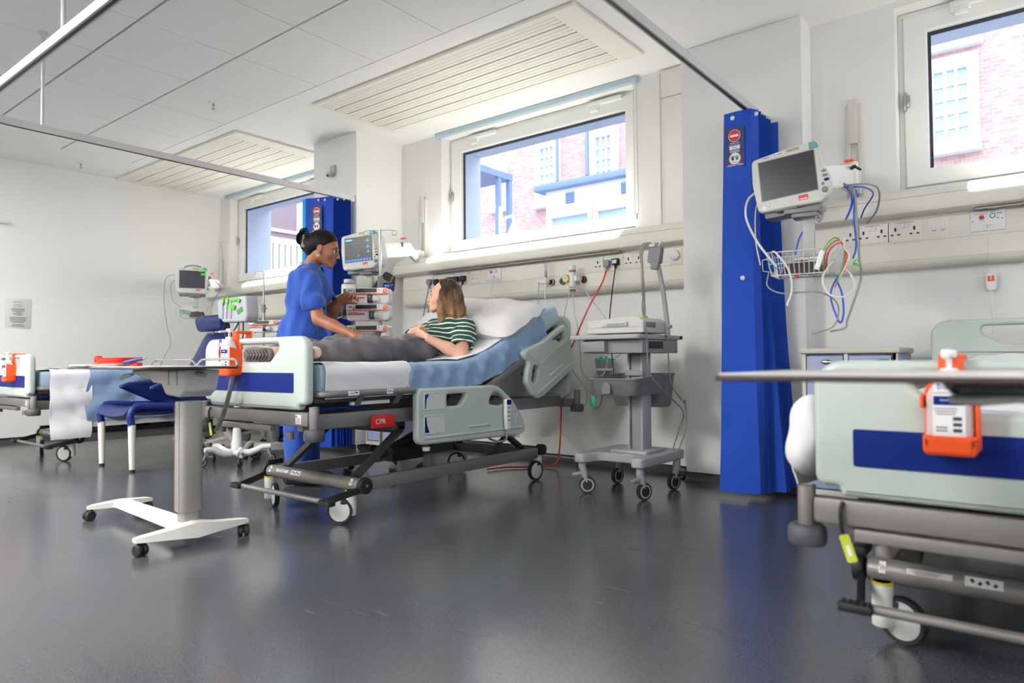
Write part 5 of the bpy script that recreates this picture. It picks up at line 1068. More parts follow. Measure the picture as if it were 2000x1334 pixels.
# ------------------------------------------------------------------ drip stands with syringe pumps
def drip_stand(label, x, y, ztop, yaw, rbase=.30):
    t = thing('drip_stand', label, 'drip stand', (x, y, 0), math.radians(yaw), 'drip stands')
    b = MB(m_steel); b.cyl((0, 0, .10), (0, 0, ztop-.35), .0125, n=14); b.cyl((0, 0, ztop-.36), (0, 0, ztop), .0095, n=12); b.done('pole', t)
    b = MB(m_grey); b.cyl((0, 0, ztop-.42), (0, 0, ztop-.34), .02, n=16, bev=.004); b.cyl((0, 0, ztop-.38), (.04, -.02, ztop-.38), .009, n=10); b.done('height_clamp', t)
    b = MB(m_chrome)
    for s in (-1, 1):
        pts = [(0, 0, ztop-.006), (s*.07, 0, ztop-.004), (s*.095, 0, ztop-.008)]+[(s*(.105+.018*math.sin(a)), 0, ztop-.026+.018*math.cos(a)) for a in [k*PI/5 for k in range(0, 10)]]
        b.tube(pts, .0028, 6)
    b.done('hook_bar', t)
    b = MB(m_basew); b.lathe([(0, .155), (.03, .155), (.04, .13), (.045, .10), (0, .10)], 20)
    b.done('hub', t)
    for k in range(5):
        a = 2*PI*k/5+.2; c, s = math.cos(a), math.sin(a); b = MB(m_basew); b.bar((c*.03, s*.03, .125), (c*rbase, s*rbase, .085), .035, .028, .006); b.done('base_leg', t)
        twin_castor(t, c*(rbase-.01), s*(rbase-.01), 70*k, .026, .004)
    return t
m_pump = M('pump_white', (220, 219, 217), .35, vary=.015); m_lcd = M('pump_lcd', (44, 46, 48), .2, vary=.1)
def pump(label, pos, yaw, slide=.0):
    t = thing('syringe_pump', label, 'syringe pump', pos, math.radians(yaw), 'syringe pumps clamped on the drip stands')
    b = MB(m_pump); b.plate(rpoly([(-.152, .055, .012), (.15, .055, .02), (.156, -.04, .03), (.13, -.058, .015), (-.148, -.058, .015), (-.156, 0, .03)], 6), .10, XZ((0, .05, 0)), (), .010, 3); b.plate(rpoly([(-.15, .056, .012), (.145, .056, .02), (.150, .012, .01), (-.152, .012, .006)], 5), .03, XZ((0, -.008, 0)), (), .006); bd = b.done('case', t, smooth=45)
    b = MB(m_lcd); b.box((-.005, -.0240, .037), (.15, .003, .028)); b.done('lcd_panel', bd)
    b = MB(m_or); b.plate(rpoly([(.112, .016, .006), (.146, .022, .02), (.140, .052, .012), (.118, .046, .006)]), .003, XZ((0, -.0238, 0))); b.use(m_pump).plate([(.126, .028), (.138, .036), (.126, .044)], .004, XZ((0, -.0242, 0))); b.use(m_or).box((0, -.0236, .0145), (.29, .003, .004)); b.ell((-.092, -.0238, .022), (.010, .003, .006), None, 12, 8); b.use(M('btn_green', (60, 140, 70), .5)).ell((-.092, -.0238, .036), (.006, .003, .004), None, 10, 6); b.use(m_ink).box((-.12, -.0236, .038), (.03, .002, .005)); b.box((.085, -.0236, .040), (.006, .002, .006)); b.use(m_or)
    for k in range(4): b.box((-.05+.034*k, -.0236, .0175), (.018, .002, .004))
    b.done('keypad', bd)
    b = MB(m_redp); b.box((-.085, -.0015, -.012), (.125, .004, .010)); b.use(m_navy).box((-.105, -.0015, -.001), (.06, .003, .003)); b.done('scale_strip', bd)
    xs_ = .02+slide
    b = MB(m_lcd); b.box((xs_, -.012, -.022), (.035, .034, .055), None, .006); b.use(m_navy).box((xs_-.002, -.030, -.022), (.02, .003, .022), None, .001); b.done('syringe_clamp', t)
    b = MB(m_pump); b.cyl((xs_+.02, -.014, -.022), (xs_+.055, -.014, -.022), .022, n=20, bev=.004); b.bar((xs_+.05, -.02, -.0), (xs_+.065, -.03, -.045), .014, .012, .003); b.done('plunger_drive', t)
    if slide: b = MB(m_mgrey); b.cyl((.038, -.008, -.024), (xs_, -.008, -.024), .026, n=20); b.done('syringe_barrel', t)
    b = MB(m_dark); b.box((.0, .115, .0), (.05, .035, .05), None, .005); b.cyl((-.165, .06, -.01), (-.150, .06, -.01), .016, n=14)
    for s in (-.12, .12): b.cyl((s, .05, -.063), (s, .05, -.056), .007, n=10)
    b.done('pole_clamp', t)
    return t
YP = 36
ds1 = drip_stand('chrome drip stand carrying three syringe pumps beside the raised bed', -3.815, 3.29, 1.75, YP)
fx, fy = math.sin(math.radians(YP))*.115, -math.cos(math.radians(YP))*.115
for z, lb, sl in ((1.258, 'topmost of the three orange edged syringe pumps on the drip stand', 0.0), (1.143, 'middle of the three orange edged syringe pumps on the drip stand', .012), (.996, 'lowest syringe pump on the drip stand, hanging apart below the other two', .06)):
    pump(lb, (-3.815+fx-.047, 3.29+fy-.038, z), YP-2, sl)
ds2 = drip_stand('chrome drip stand by the far window to the left of the carer', -6.23, 3.855, 1.715, 28)
pump('syringe pump on the drip stand to the left of the carer', (-6.23+.16, 3.855-.10, 1.148), 28)

# ------------------------------------------------------------------ rolling vital signs stand, seen from behind
t = thing('vital_signs_stand', 'white rolling stand whose vital signs monitor shows its back with green stickers', 'vital signs stand', (-5.09, 2.92, 0), math.radians(30))
b = MB(M('stand_white', (220, 220, 218), .4, vary=.015)); b.tube([(0, 0, .08), (0, 0, .16), (0, 0, .28)], [.045, .042, .028], 20); b.cyl((0, 0, .26), (0, 0, .72), .022, n=20); b.tube([(0, 0, .70), (-.02, .03, .95), (-.03, .05, 1.19)], .018, 14); b.done('column', t)
for k in range(5):
    a = 2*PI*k/5+.35; c, s = math.cos(a), math.sin(a); b = MB(M('stand_white', None)); b.tube([(c*.03, s*.03, .085), (c*.10, s*.10, .085), (c*.15, s*.15, .105), (c*.19, s*.19, .128), (c*.255, s*.255, .13)], [.022, .022, .020, .018, .016], 10, sq=1.2); b.done('base_leg', t)
    b = MB(m_mgrey); b.X = T(c*.24, s*.24, 0) @ Rt(math.degrees(a)+150, 'Z'); b.cyl((0, 0, .08), (0, 0, .12), .014, n=12); b.tube([(0, 0, .09), (-.02, 0, .06), (-.03, 0, .038)], [.018, .015, .012], 8, sq=.7); b.bar((.0, 0, .085), (.045, 0, .075), .02, .007, .002); w = b.done('castor_fork', t)
    b = MB(m_tyre); b.X = T(c*.24, s*.24, 0) @ Rt(math.degrees(a)+150, 'Z'); b.lathe([(0, -.010), (.028, -.011), (.036, -.010), (.038, -.006), (.038, .006), (.036, .010), (.028, .011), (0, .010)], 26, basis((1, 0, 0), (0, 0, 1), (0, -1, 0), (-.03, 0, .038))); b.use(m_mgrey)
    for sg in (-1, 1): b.lathe([(.020, sg*.0112), (.027, sg*.0115)], 22, basis((1, 0, 0), (0, 0, 1), (0, -1, 0), (-.03, 0, .038)))
    b.done('castor_wheel', w)
HX = T(-.03, .05, 1.225) @ Rt(-26, 'Z') @ Matrix.Scale(1.12, 4)
b = MB(M('vitals_grey', (176, 178, 186), .45, vary=.02)); b.X = HX; b.plate(rpoly([(-.155, .075, .012), (.17, .085, .02), (.185, -.06, .03), (.165, -.10, .015), (-.10, -.095, .02), (-.145, -.06, .02)], 5), .10, XZ((0, 0, 0)), (), .014, 3)
for k in range(3): b.box((-.10+.05*k, -.053, 0), (.018, .014, .14), None, .005)
hs = b.done('monitor_back', t, smooth=45)
b = MB(M('vitals_side', (150, 176, 196), .4)); b.X = HX; b.box((-.162, .0, -.0), (.03, .085, .13), Rt(-8, 'Y'), .008); b.done('side_basket', t)
b = MB(m_green); b.X = HX
for x, z, w, h, a in ((-.085, .055, .022, .05, 12), (-.03, .055, .022, .05, 12), (.05, .06, .09, .018, 0), (.02, .01, .08, .03, 8), (.10, .052, .03, .03, 30)): b.box((x, -.0615, z), (w, .002, h), Rt(a, 'Y'))
b.use(M('green_sticker_dark', (50, 140, 40), .5)).box((.105, -.0515, -.02), (.065, .002, .035), Rt(-22, 'Y')); b.use(m_stick)
for x, z, a in ((-.085, .055, 12), (-.03, .055, 12), (.02, .01, 8)): b.box((x, -.0628, z), (.012, .001, .006), Rt(a, 'Y'))
b.done('green_stickers', hs)
b = MB(m_blackc); b.X = HX @ T(0, 0, 0)
b.cable([(-.10, -.03, -.095), (-.08, -.06, -.16), (-.01, -.05, -.23), (.03, -.02, -.27)], .005); b.cable([(.06, -.03, -.10), (.04, -.07, -.2), (.09, -.08, -.28), (.12, -.04, -.22), (.10, -.02, -.1)], .005)
for k in range(5): b.tube([(.07+.055*math.cos(a+k)*(1-.1*k), -.08+.012*k-.02*math.sin(a), -.29+.045*math.sin(a+k)) for a in [j*PI/8 for j in range(16)]], .004, 6, True)
b.done('coiled_cables', t)

# ------------------------------------------------------------------ grey ECG trolley beside the right hand pier
m_cart = M('cart_grey', (130, 130, 133), .5, vary=.02, bump=.02, bscale=200); m_cartd = M('cart_dark_grey', (104, 104, 106), .5, vary=.02); m_cartl = M('cart_light', (156, 156, 159), .45, vary=.02)
t = thing('ecg_trolley', 'grey equipment trolley with basket and four castors beside the pier', 'trolley', (-2.05, 3.74, 0)); I = inv(t)
b = MB(m_cartl); b.X = I; base = rpoly([(-2.285, 3.46, .03), (-2.215, 3.46, .03), (-2.17, 3.60, .06), (-1.945, 3.60, .06), (-1.895, 3.46, .03), (-1.825, 3.46, .03), (-1.815, 4.02, .04), (-2.285, 4.02, .04)], 6)
b.plate(base, .055, T(0, 0, .215), (), .010, 3); b.b2((-2.12, 3.62, .24), (-1.88, 3.86, .262), .008); b.done('base', t, smooth=45)
def cart_castor(x, y, a):
    R_ = T(x, y, 0) @ Rt(a, 'Z'); b = MB(M('castor_grey', (150, 152, 158), .45)); b.X = I @ R_; b.cyl((0, 0, .15), (0, 0, .19), .022, n=16); b.tube([(0, 0, .16), (-.012, 0, .12), (-.03, .0, .055)], [.026, .024, .012], 10, sq=.9); b.bar((0, 0, .125), (.062, 0, .112), .032, .014, .004); f_ = b.done('castor_fork', t)
    b = MB(m_tyre); b.X = I @ R_; b.lathe([(0, -.013), (.036, -.014), (.048, -.013), (.050, -.008), (.050, .008), (.048, .013), (.036, .014), (0, .013)], 30, basis((1, 0, 0), (0, 0, 1), (0, -1, 0), (-.03, 0, .05))); b.use(m_cartl)
    for sg in (-1, 1): b.lathe([(.030, sg*.0142), (.038, sg*.0145), (.040, sg*.0135)], 26, basis((1, 0, 0), (0, 0, 1), (0, -1, 0), (-.03, 0, .05)))
    b.done('castor_wheel', f_)
cart_castor(-2.25, 3.51, 215); cart_castor(-1.865, 3.51, 250); cart_castor(-1.85, 3.96, 75); cart_castor(-2.24, 3.95, 80)
b = MB(m_cart); b.X = I; b.b2((-2.035, 3.70, .255), (-1.945, 3.80, .86), .006); b.use(m_cartl)
for x in (-2.034, -1.946): b.b2((x-.006, 3.694, .256), (x+.006, 3.806, .86), .002)
b.use(m_dark).b2((-2.022, 3.697, .26), (-2.016, 3.701, .84)); b.done('column', t)
b = MB(m_cart); b.X = I; b.plate([(-2.25, 3.54), (-1.855, 3.54), (-1.855, 4.0), (-2.25, 4.0)], .08, T(0, 0, .876), (), .004); b.b2((-2.245, 3.505, .845), (-2.085, 3.56, .91), .004); b.done('drawer_unit', t)
b = MB(m_dark); b.X = I; b.b2((-1.858, 3.62, .862), (-1.8535, 3.80, .905)); b.done('cable_pocket', t)
b = MB(m_cartl); b.X = I; b.plate(rpoly([(-2.315, 3.475, .02), (-2.13, 3.475, .05), (-2.10, 3.49, .03), (-2.06, 3.49, .03), (-2.03, 3.475, .05), (-1.845, 3.475, .02), (-1.845, 4.03, .02), (-2.315, 4.03, .02)], 6), .028, T(0, 0, .931), (), .008, 3); b.use(m_black).b2((-1.862, 4.02, .921), (-1.838, 4.045, .943), .004); b.done('work_top', t, smooth=45)
def basket(name, x0, x1, y0, y1, z0, z1f, z1b, mat, tap=.02, dome=True):
    b = MB(mat); b.X = I; n = 8; o = rrect(x1-x0, y1-y0, .04, (x0+x1)/2, (y0+y1)/2, 5); k = len(o); cx, cy = (x0+x1)/2, (y0+y1)/2
    def ringv(s, z, front): return [(cx+(x-cx)*s, cy+(y-cy)*s, z if not front else z1f+(z1b-z1f)*max(0, (y-y0)/(y1-y0))**1.5) for x, y in o]
    s0 = 1-2*tap/(x1-x0)
    rings = [ringv(s0*.93, z0, 0), ringv(s0, z0+.02, 0), ringv(1, 0, 1), ringv(1.02, 0, 1), ringv(1.02, 0, 1), ringv(.98, 0, 1), ringv(s0*.96, z0+.02, 0), ringv(s0*.9, z0+.008, 0)]
    rings[4] = [(x, y, z-.008) for x, y, z in rings[4]]; rings[3], rings[4] = rings[4], rings[3]
    rings[4] = ringv(1.02, 0, 1)
    v = [p for r_ in rings for p in r_]; f = []
    for i in range(len(rings)-1): f += [(i*k+j, i*k+(j+1) % k, (i+1)*k+(j+1) % k, (i+1)*k+j) for j in range(k)]
    f += [tuple(range(k)), tuple(range((len(rings)-1)*k, len(rings)*k))]; b.add(v, f); return b.done(name, t, smooth=50)
bs = basket('basket', -2.19, -1.865, 3.48, 3.90, .590, .690, .712, m_cartd)
b = MB(m_cartd); b.X = I; b.plate(rpoly([(-.028, -.045, .01), (.028, -.045, .01), (.028, .02, .028), (-.028, .02, .028)]), .004, XZ((-2.065, 3.486, .645)), (), .001); b.done('basket_badge', bs)
basket('rear_bin', -2.30, -1.91, 3.92, 4.10, .50, .705, .71, m_cartd)
b = MB(m_cart); b.X = I; b.b2((-2.05, 3.68, .70), (-1.93, 3.72, .735), .006); b.done('column_collar', t)
b = MB(M('pole_grey', (150, 150, 152), .45)); b.X = I; b.tube([(-1.83, 3.82, .93), (-1.835, 3.82, 1.02), (-1.855, 3.815, 1.2), (-1.885, 3.80, 1.40)], .0145, 12); b.b2((-1.855, 3.80, .985), (-1.81, 3.84, 1.005), .004); b.b2((-1.845, 3.80, .94), (-1.83, 3.82, .99), .004); b.done('cable_arm', t)
b = MB(m_mgrey); b.X = I; b.box((-1.893, 3.795, 1.43), (.085, .05, .10), Rt(8, 'Y'), .010); b.box((-1.892, 3.79, 1.37), (.05, .04, .06), Rt(8, 'Y'), .008); b.use(M('clip_pink', (214, 190, 180), .5)).box((-1.90, 3.775, 1.485), (.04, .03, .02), None, .004); b.use(m_white).bar((-1.87, 3.79, 1.48), (-1.845, 3.78, 1.51), .006, .006); b.done('lead_block', t)
b = MB(M('lead_grey', (124, 122, 118), .5)); b.X = I
for k in range(6):
    o_ = .006*k; b.cable([(-1.90-o_*.4, 3.78, 1.49), (-1.93-o_, 3.775, 1.505), (-1.965-o_*.7, 3.77, 1.46), (-1.97+.004*math.sin(k), 3.77, 1.36), (-1.965+.008*math.cos(k*2), 3.77+.008*math.sin(k*2), 1.22), (-1.96+.010*math.cos(k*2+2), 3.765+.010*math.sin(k*2+2), 1.12), (-1.955, 3.76, 1.02)], .0042, 6, 6)
b.done('lead_bundle', t)
b = MB(m_greyc); b.X = I
b.cable([(-1.87, 3.60, 1.00), (-1.845, 3.56, .99), (-1.838, 3.56, .94), (-1.835, 3.56, .85), (-1.84, 3.6, .72), (-1.82, 3.75, .60), (-1.80, 3.95, .48), (-1.83, 3.95, .36), (-1.82, 3.85, .26), (-1.79, 3.85, .25), (-1.78, 3.95, .40), (-1.80, 3.98, .55)], .0045, 6); b.cable([(-1.825, 3.80, .94), (-1.822, 3.80, .85), (-1.825, 3.85, .65), (-1.79, 3.95, .53)], .0045, 6); b.cable([(-2.03, 3.90, .50), (-2.07, 3.86, .45), (-2.06, 3.80, .42), (-2.03, 3.78, .45)], .005, 6); b.done('trolley_cable', t)
t = thing('ecg_machine', 'pale grey recorder lying on top of the equipment trolley', 'ECG machine', (-2.035, 3.68, .945)); I = inv(t)
b = MB(M('ecg_body', (192, 191, 186), .45, vary=.015)); b.X = I
pr = rpoly([(-2.225, .952, .012), (-1.845, .952, .012), (-1.845, 1.02, .008), (-1.88, 1.042, .01), (-1.96, 1.05, .03), (-2.12, 1.035, .03), (-2.175, 1.030, .01), (-2.225, 1.036, .006)], 5)
b.plate(pr, .30, XZ((0, 3.685, 0)), (), .008, 3); b.b2((-2.12, 3.528, .990), (-1.95, 3.54, 1.018), .004); b.done('case', t, smooth=40)
b = MB(m_cart); b.X = I
for k in range(3): b.b2((-2.08, 3.5255, .995+.006*k), (-1.96, 3.53, .998+.006*k))
b.b2((-2.226, 3.532, .987), (-1.844, 3.5335, .9885)); b.b2((-1.946, 3.526, .99), (-1.943, 3.53, 1.018)); b.done('paper_slot', t)
b = MB(m_mgrey); b.X = I; b.b2((-1.85, 3.56, .985), (-1.838, 3.68, 1.015), .004); b.use(M('lime_clip', (160, 200, 110), .5)).b2((-1.99, 3.72, 1.046), (-1.94, 3.78, 1.06), .004); b.done('lead_socket', t)

# ------------------------------------------------------------------ bedside lockers
m_lk = M('locker_blue', (146, 158, 186), .5, vary=.02); m_lkf = M('locker_frame', (190, 186, 178), .5, vary=.02)
def locker(label, x0, x1, y0, y1, h, labelled):
    t = thing('bedside_locker', label, 'bedside locker', ((x0+x1)/2, (y0+y1)/2, 0), 0, 'bedside lockers'); I = inv(t)
    b = MB(m_lkf); b.X = I; b.b2((x0-.012, y0-.015, h-.03), (x1+.012, y1, h), .008); b.done('top', t)
    b = MB(m_lkf); b.X = I; xm = x0+(x1-x0)*.475
    for xa in (x0, xm-.008, x1-.025): b.b2((xa, y0, .08), (xa+.02, y0+.03, h-.03), .002)
    b.b2((x1-.025, y0, .08), (x1, y0+.03, h-.03), .002); b.b2((x0, y0, .06), (x1, y1, .09), .002); b.done('frame', t)
    b = MB(m_lk); b.X = I; b.b2((x0+.003, y0+.03, .09), (x1-.003, y1-.002, h-.031), .001); b.done('carcass', t)
    b = MB(m_lk); b.X = I; b.b2((x0+.024, y0+.004, .10), (xm-.014, y0+.022, h-.042), .002); d1 = b.done('door', t)
    b = MB(m_chrome); b.X = I; b.ell(((x0+xm)/2+.015, y0+.002, h-.075), (.028, .008, .013), None, 16, 8); b.done('lock_catch', d1)
    b = MB(m_lk); b.X = I; b.b2((xm+.016, y0+.004, h-.16), (x1-.03, y0+.022, h-.042), .002); d2 = b.done('drawer', t)
    b = MB(m_mgrey); b.X = I; b.plate(rpoly([(-.028, -.016, .015), (.028, -.016, .002), (.028, .016, .002), (-.028, .016, .015)], 5), .004, XZ((x1-.067, y0+.003, h-.075)), (), .001); b.done('finger_pull', d2)
    if labelled: b = MB(m_lab); b.X = I; b.box((xm+.083, y0+.0025, h-.077), (.125, .002, .020)); b.use(m_ink).text('FEMALE BED 3', .0125, XZ((xm+.083, y0+.001, h-.077)), .0003, sp=1.1); b.done('name_label', d2)
    b = MB(m_lk); b.X = I; b.b2((xm+.016, y0+.004, .10), (x1-.03, y0+.022, h-.172), .002); b.done('door', t)
    for xa in (x0+.03, x1-.03):
        for ya in (y0+.04, y1-.04): b = MB(m_tyre); b.X = I; b.cyl((xa-.012, ya, .026), (xa+.012, ya, .026), .026, n=16); b.use(m_lkf).cyl((xa, ya, .04), (xa, ya, .065), .012, n=10); b.done('castor', t)
    b = MB(m_white); b.X = I; b.box((x1+.012, (y0+y1)/2, h-.09), (.02, .015, .04), None, .004); b.done('side_hook', t)
locker('blue grey bedside locker with a name label beside the right hand pier', -1.10, -.635, 3.95, 4.38, .853, True)
locker('blue grey bedside locker behind the occupied bed, seen between the lift arms', -4.86, -4.42, 4.02, 4.40, .84, False)

# ------------------------------------------------------------------ suction canister, oxygen tubing and the loose cables
t = thing('suction_canister', 'clear suction canister with teal lid on the wall behind the trolley', 'suction canister', (-2.61, 4.38, .62))
b = MB(m_clear); b.lathe([(0, 0), (.055, 0), (.062, .17), (.058, .17), (.052, .005), (0, .005)], 28, T(0, 0, 0)); b.done('jar', t)
b = MB(M('canister_teal', (50, 168, 142), .4)); b.lathe([(0, .19), (.05, .19), (.066, .186), (.068, .168), (.062, .166), (0, .17)], 28); b.cyl((.02, 0, .19), (.02, 0, .205), .010, n=12); b.cyl((-.03, .01, .19), (-.03, .01, .2), .014, n=12); b.box((.075, .0, .178), (.03, .02, .012), None, .003); b.done('lid', t)
b = MB(m_white); b.b2((-.03, .062, .06), (.03, .12, .11), .005); b.lathe([(.063, .10), (.067, .10), (.067, .115), (.063, .115), (.063, .10)], 28); b.done('wall_ring', t)
def tubing(label, pts, r, mat, name='oxygen_tube', cat='tube', n=7):
    b = MB(mat); c = V(pts[0]); b.X = Matrix.Translation(-c); b.cable(pts, r, n, 8); o = b.done(name, loc=c); return tag(o, label, cat)
tubing('clear tube looping down from the suction regulator past the bed head', [(-2.86, 4.325, 1.33), (-2.90, 4.30, 1.15), (-2.91, 4.29, .95), (-2.84, 4.28, .75), (-2.70, 4.25, .60), (-2.66, 4.22, .50), (-2.72, 4.18, .43)], .0045, m_tubing)
tubing('clear tube running from the regulator down to the teal lidded canister', [(-2.84, 4.32, 1.31), (-2.81, 4.30, 1.15), (-2.77, 4.29, 1.0), (-2.75, 4.28, .85), (-2.72, 4.26, .70), (-2.62, 4.25, .655), (-2.54, 4.26, .70), (-2.53, 4.30, .80), (-2.57, 4.36, .82)], .0042, m_tubing)
tubing('pale thin tube crossing behind the orange red flex to the canister', [(-2.79, 4.34, 1.40), (-2.70, 4.32, 1.27), (-2.55, 4.31, 1.10), (-2.45, 4.31, .98), (-2.42, 4.32, .86), (-2.50, 4.36, .815)], .0035, m_tubing)
tubing('white tube hanging from the slim flowmeter behind the bed head', [(-3.10, 4.33, 1.36), (-3.095, 4.32, 1.25), (-3.10, 4.32, 1.1), (-3.12, 4.30, .9)], .0045, m_white)
tubing('pale tube beside the white one below the slim flowmeter', [(-3.16, 4.33, 1.40), (-3.165, 4.33, 1.3), (-3.16, 4.33, 1.15), (-3.18, 4.32, 1.0)], .003, m_tubing)
tubing('teal oxygen tube hanging from the far flowmeter', [(-6.06, 4.32, 1.36), (-6.065, 4.31, 1.2), (-6.06, 4.31, 1.0)], .005, M('tube_teal', (70, 180, 150), .4))
t = thing('oxygen_mask_bag', 'clear and green oxygen mask bag hanging behind the headboard corner', 'oxygen mask bag', (-2.56, 4.20, .60)); b = MB(m_clear); b.ell((0, 0, -.02), (.045, .025, .12), None, 16, 10); b.done('bag', t); b = MB(M('mask_green', (90, 190, 150), .4)); b.ell((-.02, -.02, -.10), (.03, .02, .05), None, 12, 8); b.done('mask', t)
m_blue_c = M('blue_flex', (30, 84, 190), .45); m_whitec = M('white_flex', (214, 212, 206), .45); m_gc = M('grey_lead', (140, 138, 136), .5); m_grn = M('green_lead', (80, 170, 60), .45); m_brn = M('brown_lead', (150, 100, 60), .5); m_rd = M('red_lead', (200, 40, 36), .45)
S = 'monitor_cable'
tubing('white cable drooping down the left side of the blank monitor into its basket', [(-1.12, 3.36, 1.62), (-1.165, 3.33, 1.57), (-1.165, 3.30, 1.48), (-1.10, 3.24, 1.36), (-1.04, 3.20, 1.28), (-1.0, 3.22, 1.22)], .0055, m_whitec, S, 'cable')
tubing('thin pale cable hanging straight from the blank monitor left side', [(-1.115, 3.38, 1.60), (-1.135, 3.35, 1.52), (-1.12, 3.30, 1.36), (-1.09, 3.27, 1.24)], .003, m_whitec, S, 'cable')
tubing('blue cable looping below the arm and down behind the near basket', [(-.78, 3.55, 1.62), (-.74, 3.50, 1.57), (-.73, 3.45, 1.50), (-.755, 3.45, 1.44), (-.73, 3.45, 1.49), (-.70, 3.42, 1.56), (-.705, 3.38, 1.45), (-.69, 3.34, 1.30), (-.70, 3.32, 1.24)], .0042, m_blue_c, S, 'cable')
tubing('blue cable arching from the monitor back to the wall channel', [(-.78, 3.6, 1.625), (-.73, 3.72, 1.64), (-.74, 4.0, 1.66), (-.82, 4.2, 1.63), (-.86, 4.3, 1.60)], .0042, m_blue_c, S, 'cable')
tubing('grey cable arching from the monitor back to the wall channel', [(-.78, 3.6, 1.635), (-.71, 3.76, 1.66), (-.72, 4.05, 1.68), (-.77, 4.25, 1.62), (-.84, 4.35, 1.57)], .005, m_gc, S, 'cable')
tubing('long grey cable hanging past the right end of the near basket', [(-.77, 3.5, 1.62), (-.71, 3.42, 1.56), (-.69, 3.36, 1.42), (-.675, 3.32, 1.25), (-.665, 3.30, 1.15), (-.70, 3.28, 1.02), (-.715, 3.26, .965), (-.72, 3.24, .93), (-.77, 3.20, .915)], .0048, m_gc, S, 'cable')
tubing('short grey loop under the right end of the blank monitor', [(-.84, 3.32, 1.50), (-.845, 3.29, 1.45), (-.83, 3.28, 1.415), (-.815, 3.29, 1.44), (-.82, 3.31, 1.49)], .0045, m_gc, S, 'cable')
tubing('blue cable running from the blank monitor down to the basket', [(-.86, 3.34, 1.50), (-.875, 3.33, 1.44), (-.92, 3.31, 1.36), (-.94, 3.30, 1.28)], .004, m_blue_c, S, 'cable')
tubing('pale cable looping below the near basket to the blue loop', [(-1.045, 3.25, 1.20), (-1.03, 3.18, 1.13), (-.96, 3.14, 1.09), (-.87, 3.14, 1.088), (-.80, 3.16, 1.085), (-.75, 3.20, 1.05), (-.74, 3.22, 1.0), (-.76, 3.2, .935), (-.83, 3.14, .905)], .0035, m_gc, S, 'cable')
tubing('pale sensor lead ending in mid air below the near basket', [(-1.03, 3.24, 1.287), (-1.0, 3.19, 1.285), (-.955, 3.15, 1.24), (-.915, 3.12, 1.18), (-.905, 3.12, 1.10), (-.925, 3.11, 1.03)], .0045, m_whitec, S, 'cable')
tubing('blue loop hanging lowest below the near basket', [(-.74, 3.30, 1.19), (-.77, 3.26, 1.12), (-.775, 3.24, 1.06), (-.745, 3.22, .97), (-.73, 3.22, .955), (-.72, 3.22, 1.0), (-.73, 3.24, 1.08), (-.76, 3.27, 1.15)], .0042, m_blue_c, S, 'cable')
tubing('white lead curling out of the right end of the near basket', [(-.76, 3.21, 1.22), (-.79, 3.17, 1.15), (-.77, 3.16, 1.08), (-.715, 3.18, 1.06), (-.675, 3.22, 1.10), (-.69, 3.22, 1.16), (-.72, 3.22, 1.19)], .004, m_whitec, S, 'cable')
for k, (mm, lb) in enumerate(((m_grn, 'green electrode lead draped over the right rim of the near basket'), (m_brn, 'brown electrode lead draped over the right rim of the near basket'), (m_rd, 'red electrode lead draped over the right rim of the near basket'), (m_whitec, 'white electrode lead draped over the right rim of the near basket'))):
    d_ = .010*k; tubing(lb, [(-.80+d_*.6, 3.22, 1.19-.02*(k%2)), (-.795+d_*1.2, 3.185, 1.25), (-.765+d_*.8, 3.175+.006*k, 1.30-.008*k), (-.735+d_*.9, 3.19, 1.318-.012*(k%3)), (-.712+d_*.2, 3.22-.01*k, 1.27), (-.72+d_*.9, 3.21, 1.20+.01*k), (-.735-d_*.7, 3.20, 1.13-.012*k)], .0032, mm, 'electrode_lead', 'electrode lead', 6)
t = thing('lead_clip', 'bright green clip at the right end of the near basket', 'clip', (-.672, 3.25, 1.205)); b = MB(m_grn); b.box((0, 0, 0), (.028, .012, .014), Rt(15, 'Y'), .003); b.tube([(-.01, 0, .01), (0, 0, .02), (.01, 0, .01)], .003, 6); b.done('clip_body', t)
t = thing('lead_clip', 'small red clip hanging under the front of the near basket', 'clip', (-.90, 3.18, 1.165)); b = MB(m_rd); b.box((0, 0, 0), (.020, .008, .008), Rt(-20, 'Y'), .002); b.box((.0, 0, -.008), (.014, .008, .007), Rt(30, 'Y'), .002); b.done('clip_body', t)
t = thing('lead_connector', 'white lead connector block hooked on the near basket front', 'connector', (-.80, 3.165, 1.225)); b = MB(m_white); b.box((0, 0, 0), (.022, .012, .085), Rt(18, 'Y'), .004); b.done('block', t)
t = thing('mask_wrap', 'bright blue wrapper at the left end of the near basket', 'wrapper', (-1.035, 3.27, 1.245)); b = MB(M('wrap_blue', (20, 120, 220), .3, trans=.3)); b.ell((0, 0, 0), (.018, .03, .045), None, 14, 8); b.done('wrap', t)
# cables of the far monitor
tubing('thin grey cable hanging from the far monitor left side to the wall', [(-7.27, 3.50, 1.73), (-7.36, 3.42, 1.70), (-7.38, 3.40, 1.5), (-7.35, 3.42, 1.2), (-7.33, 3.45, 1.0), (-7.38, 3.42, .88), (-7.45, 3.38, .72)], .004, m_gc, S, 'cable')
tubing('thin grey cable crossing from the far monitor down to its basket', [(-7.27, 3.50, 1.70), (-7.33, 3.45, 1.62), (-7.30, 3.46, 1.45), (-7.2, 3.5, 1.38)], .0035, m_gc, S, 'cable')
tubing('blue cable from the far monitor right side to the basket', [(-6.98, 3.75, 1.66), (-6.93, 3.78, 1.58), (-6.98, 3.74, 1.46), (-7.0, 3.72, 1.38)], .0035, m_blue_c, S, 'cable')
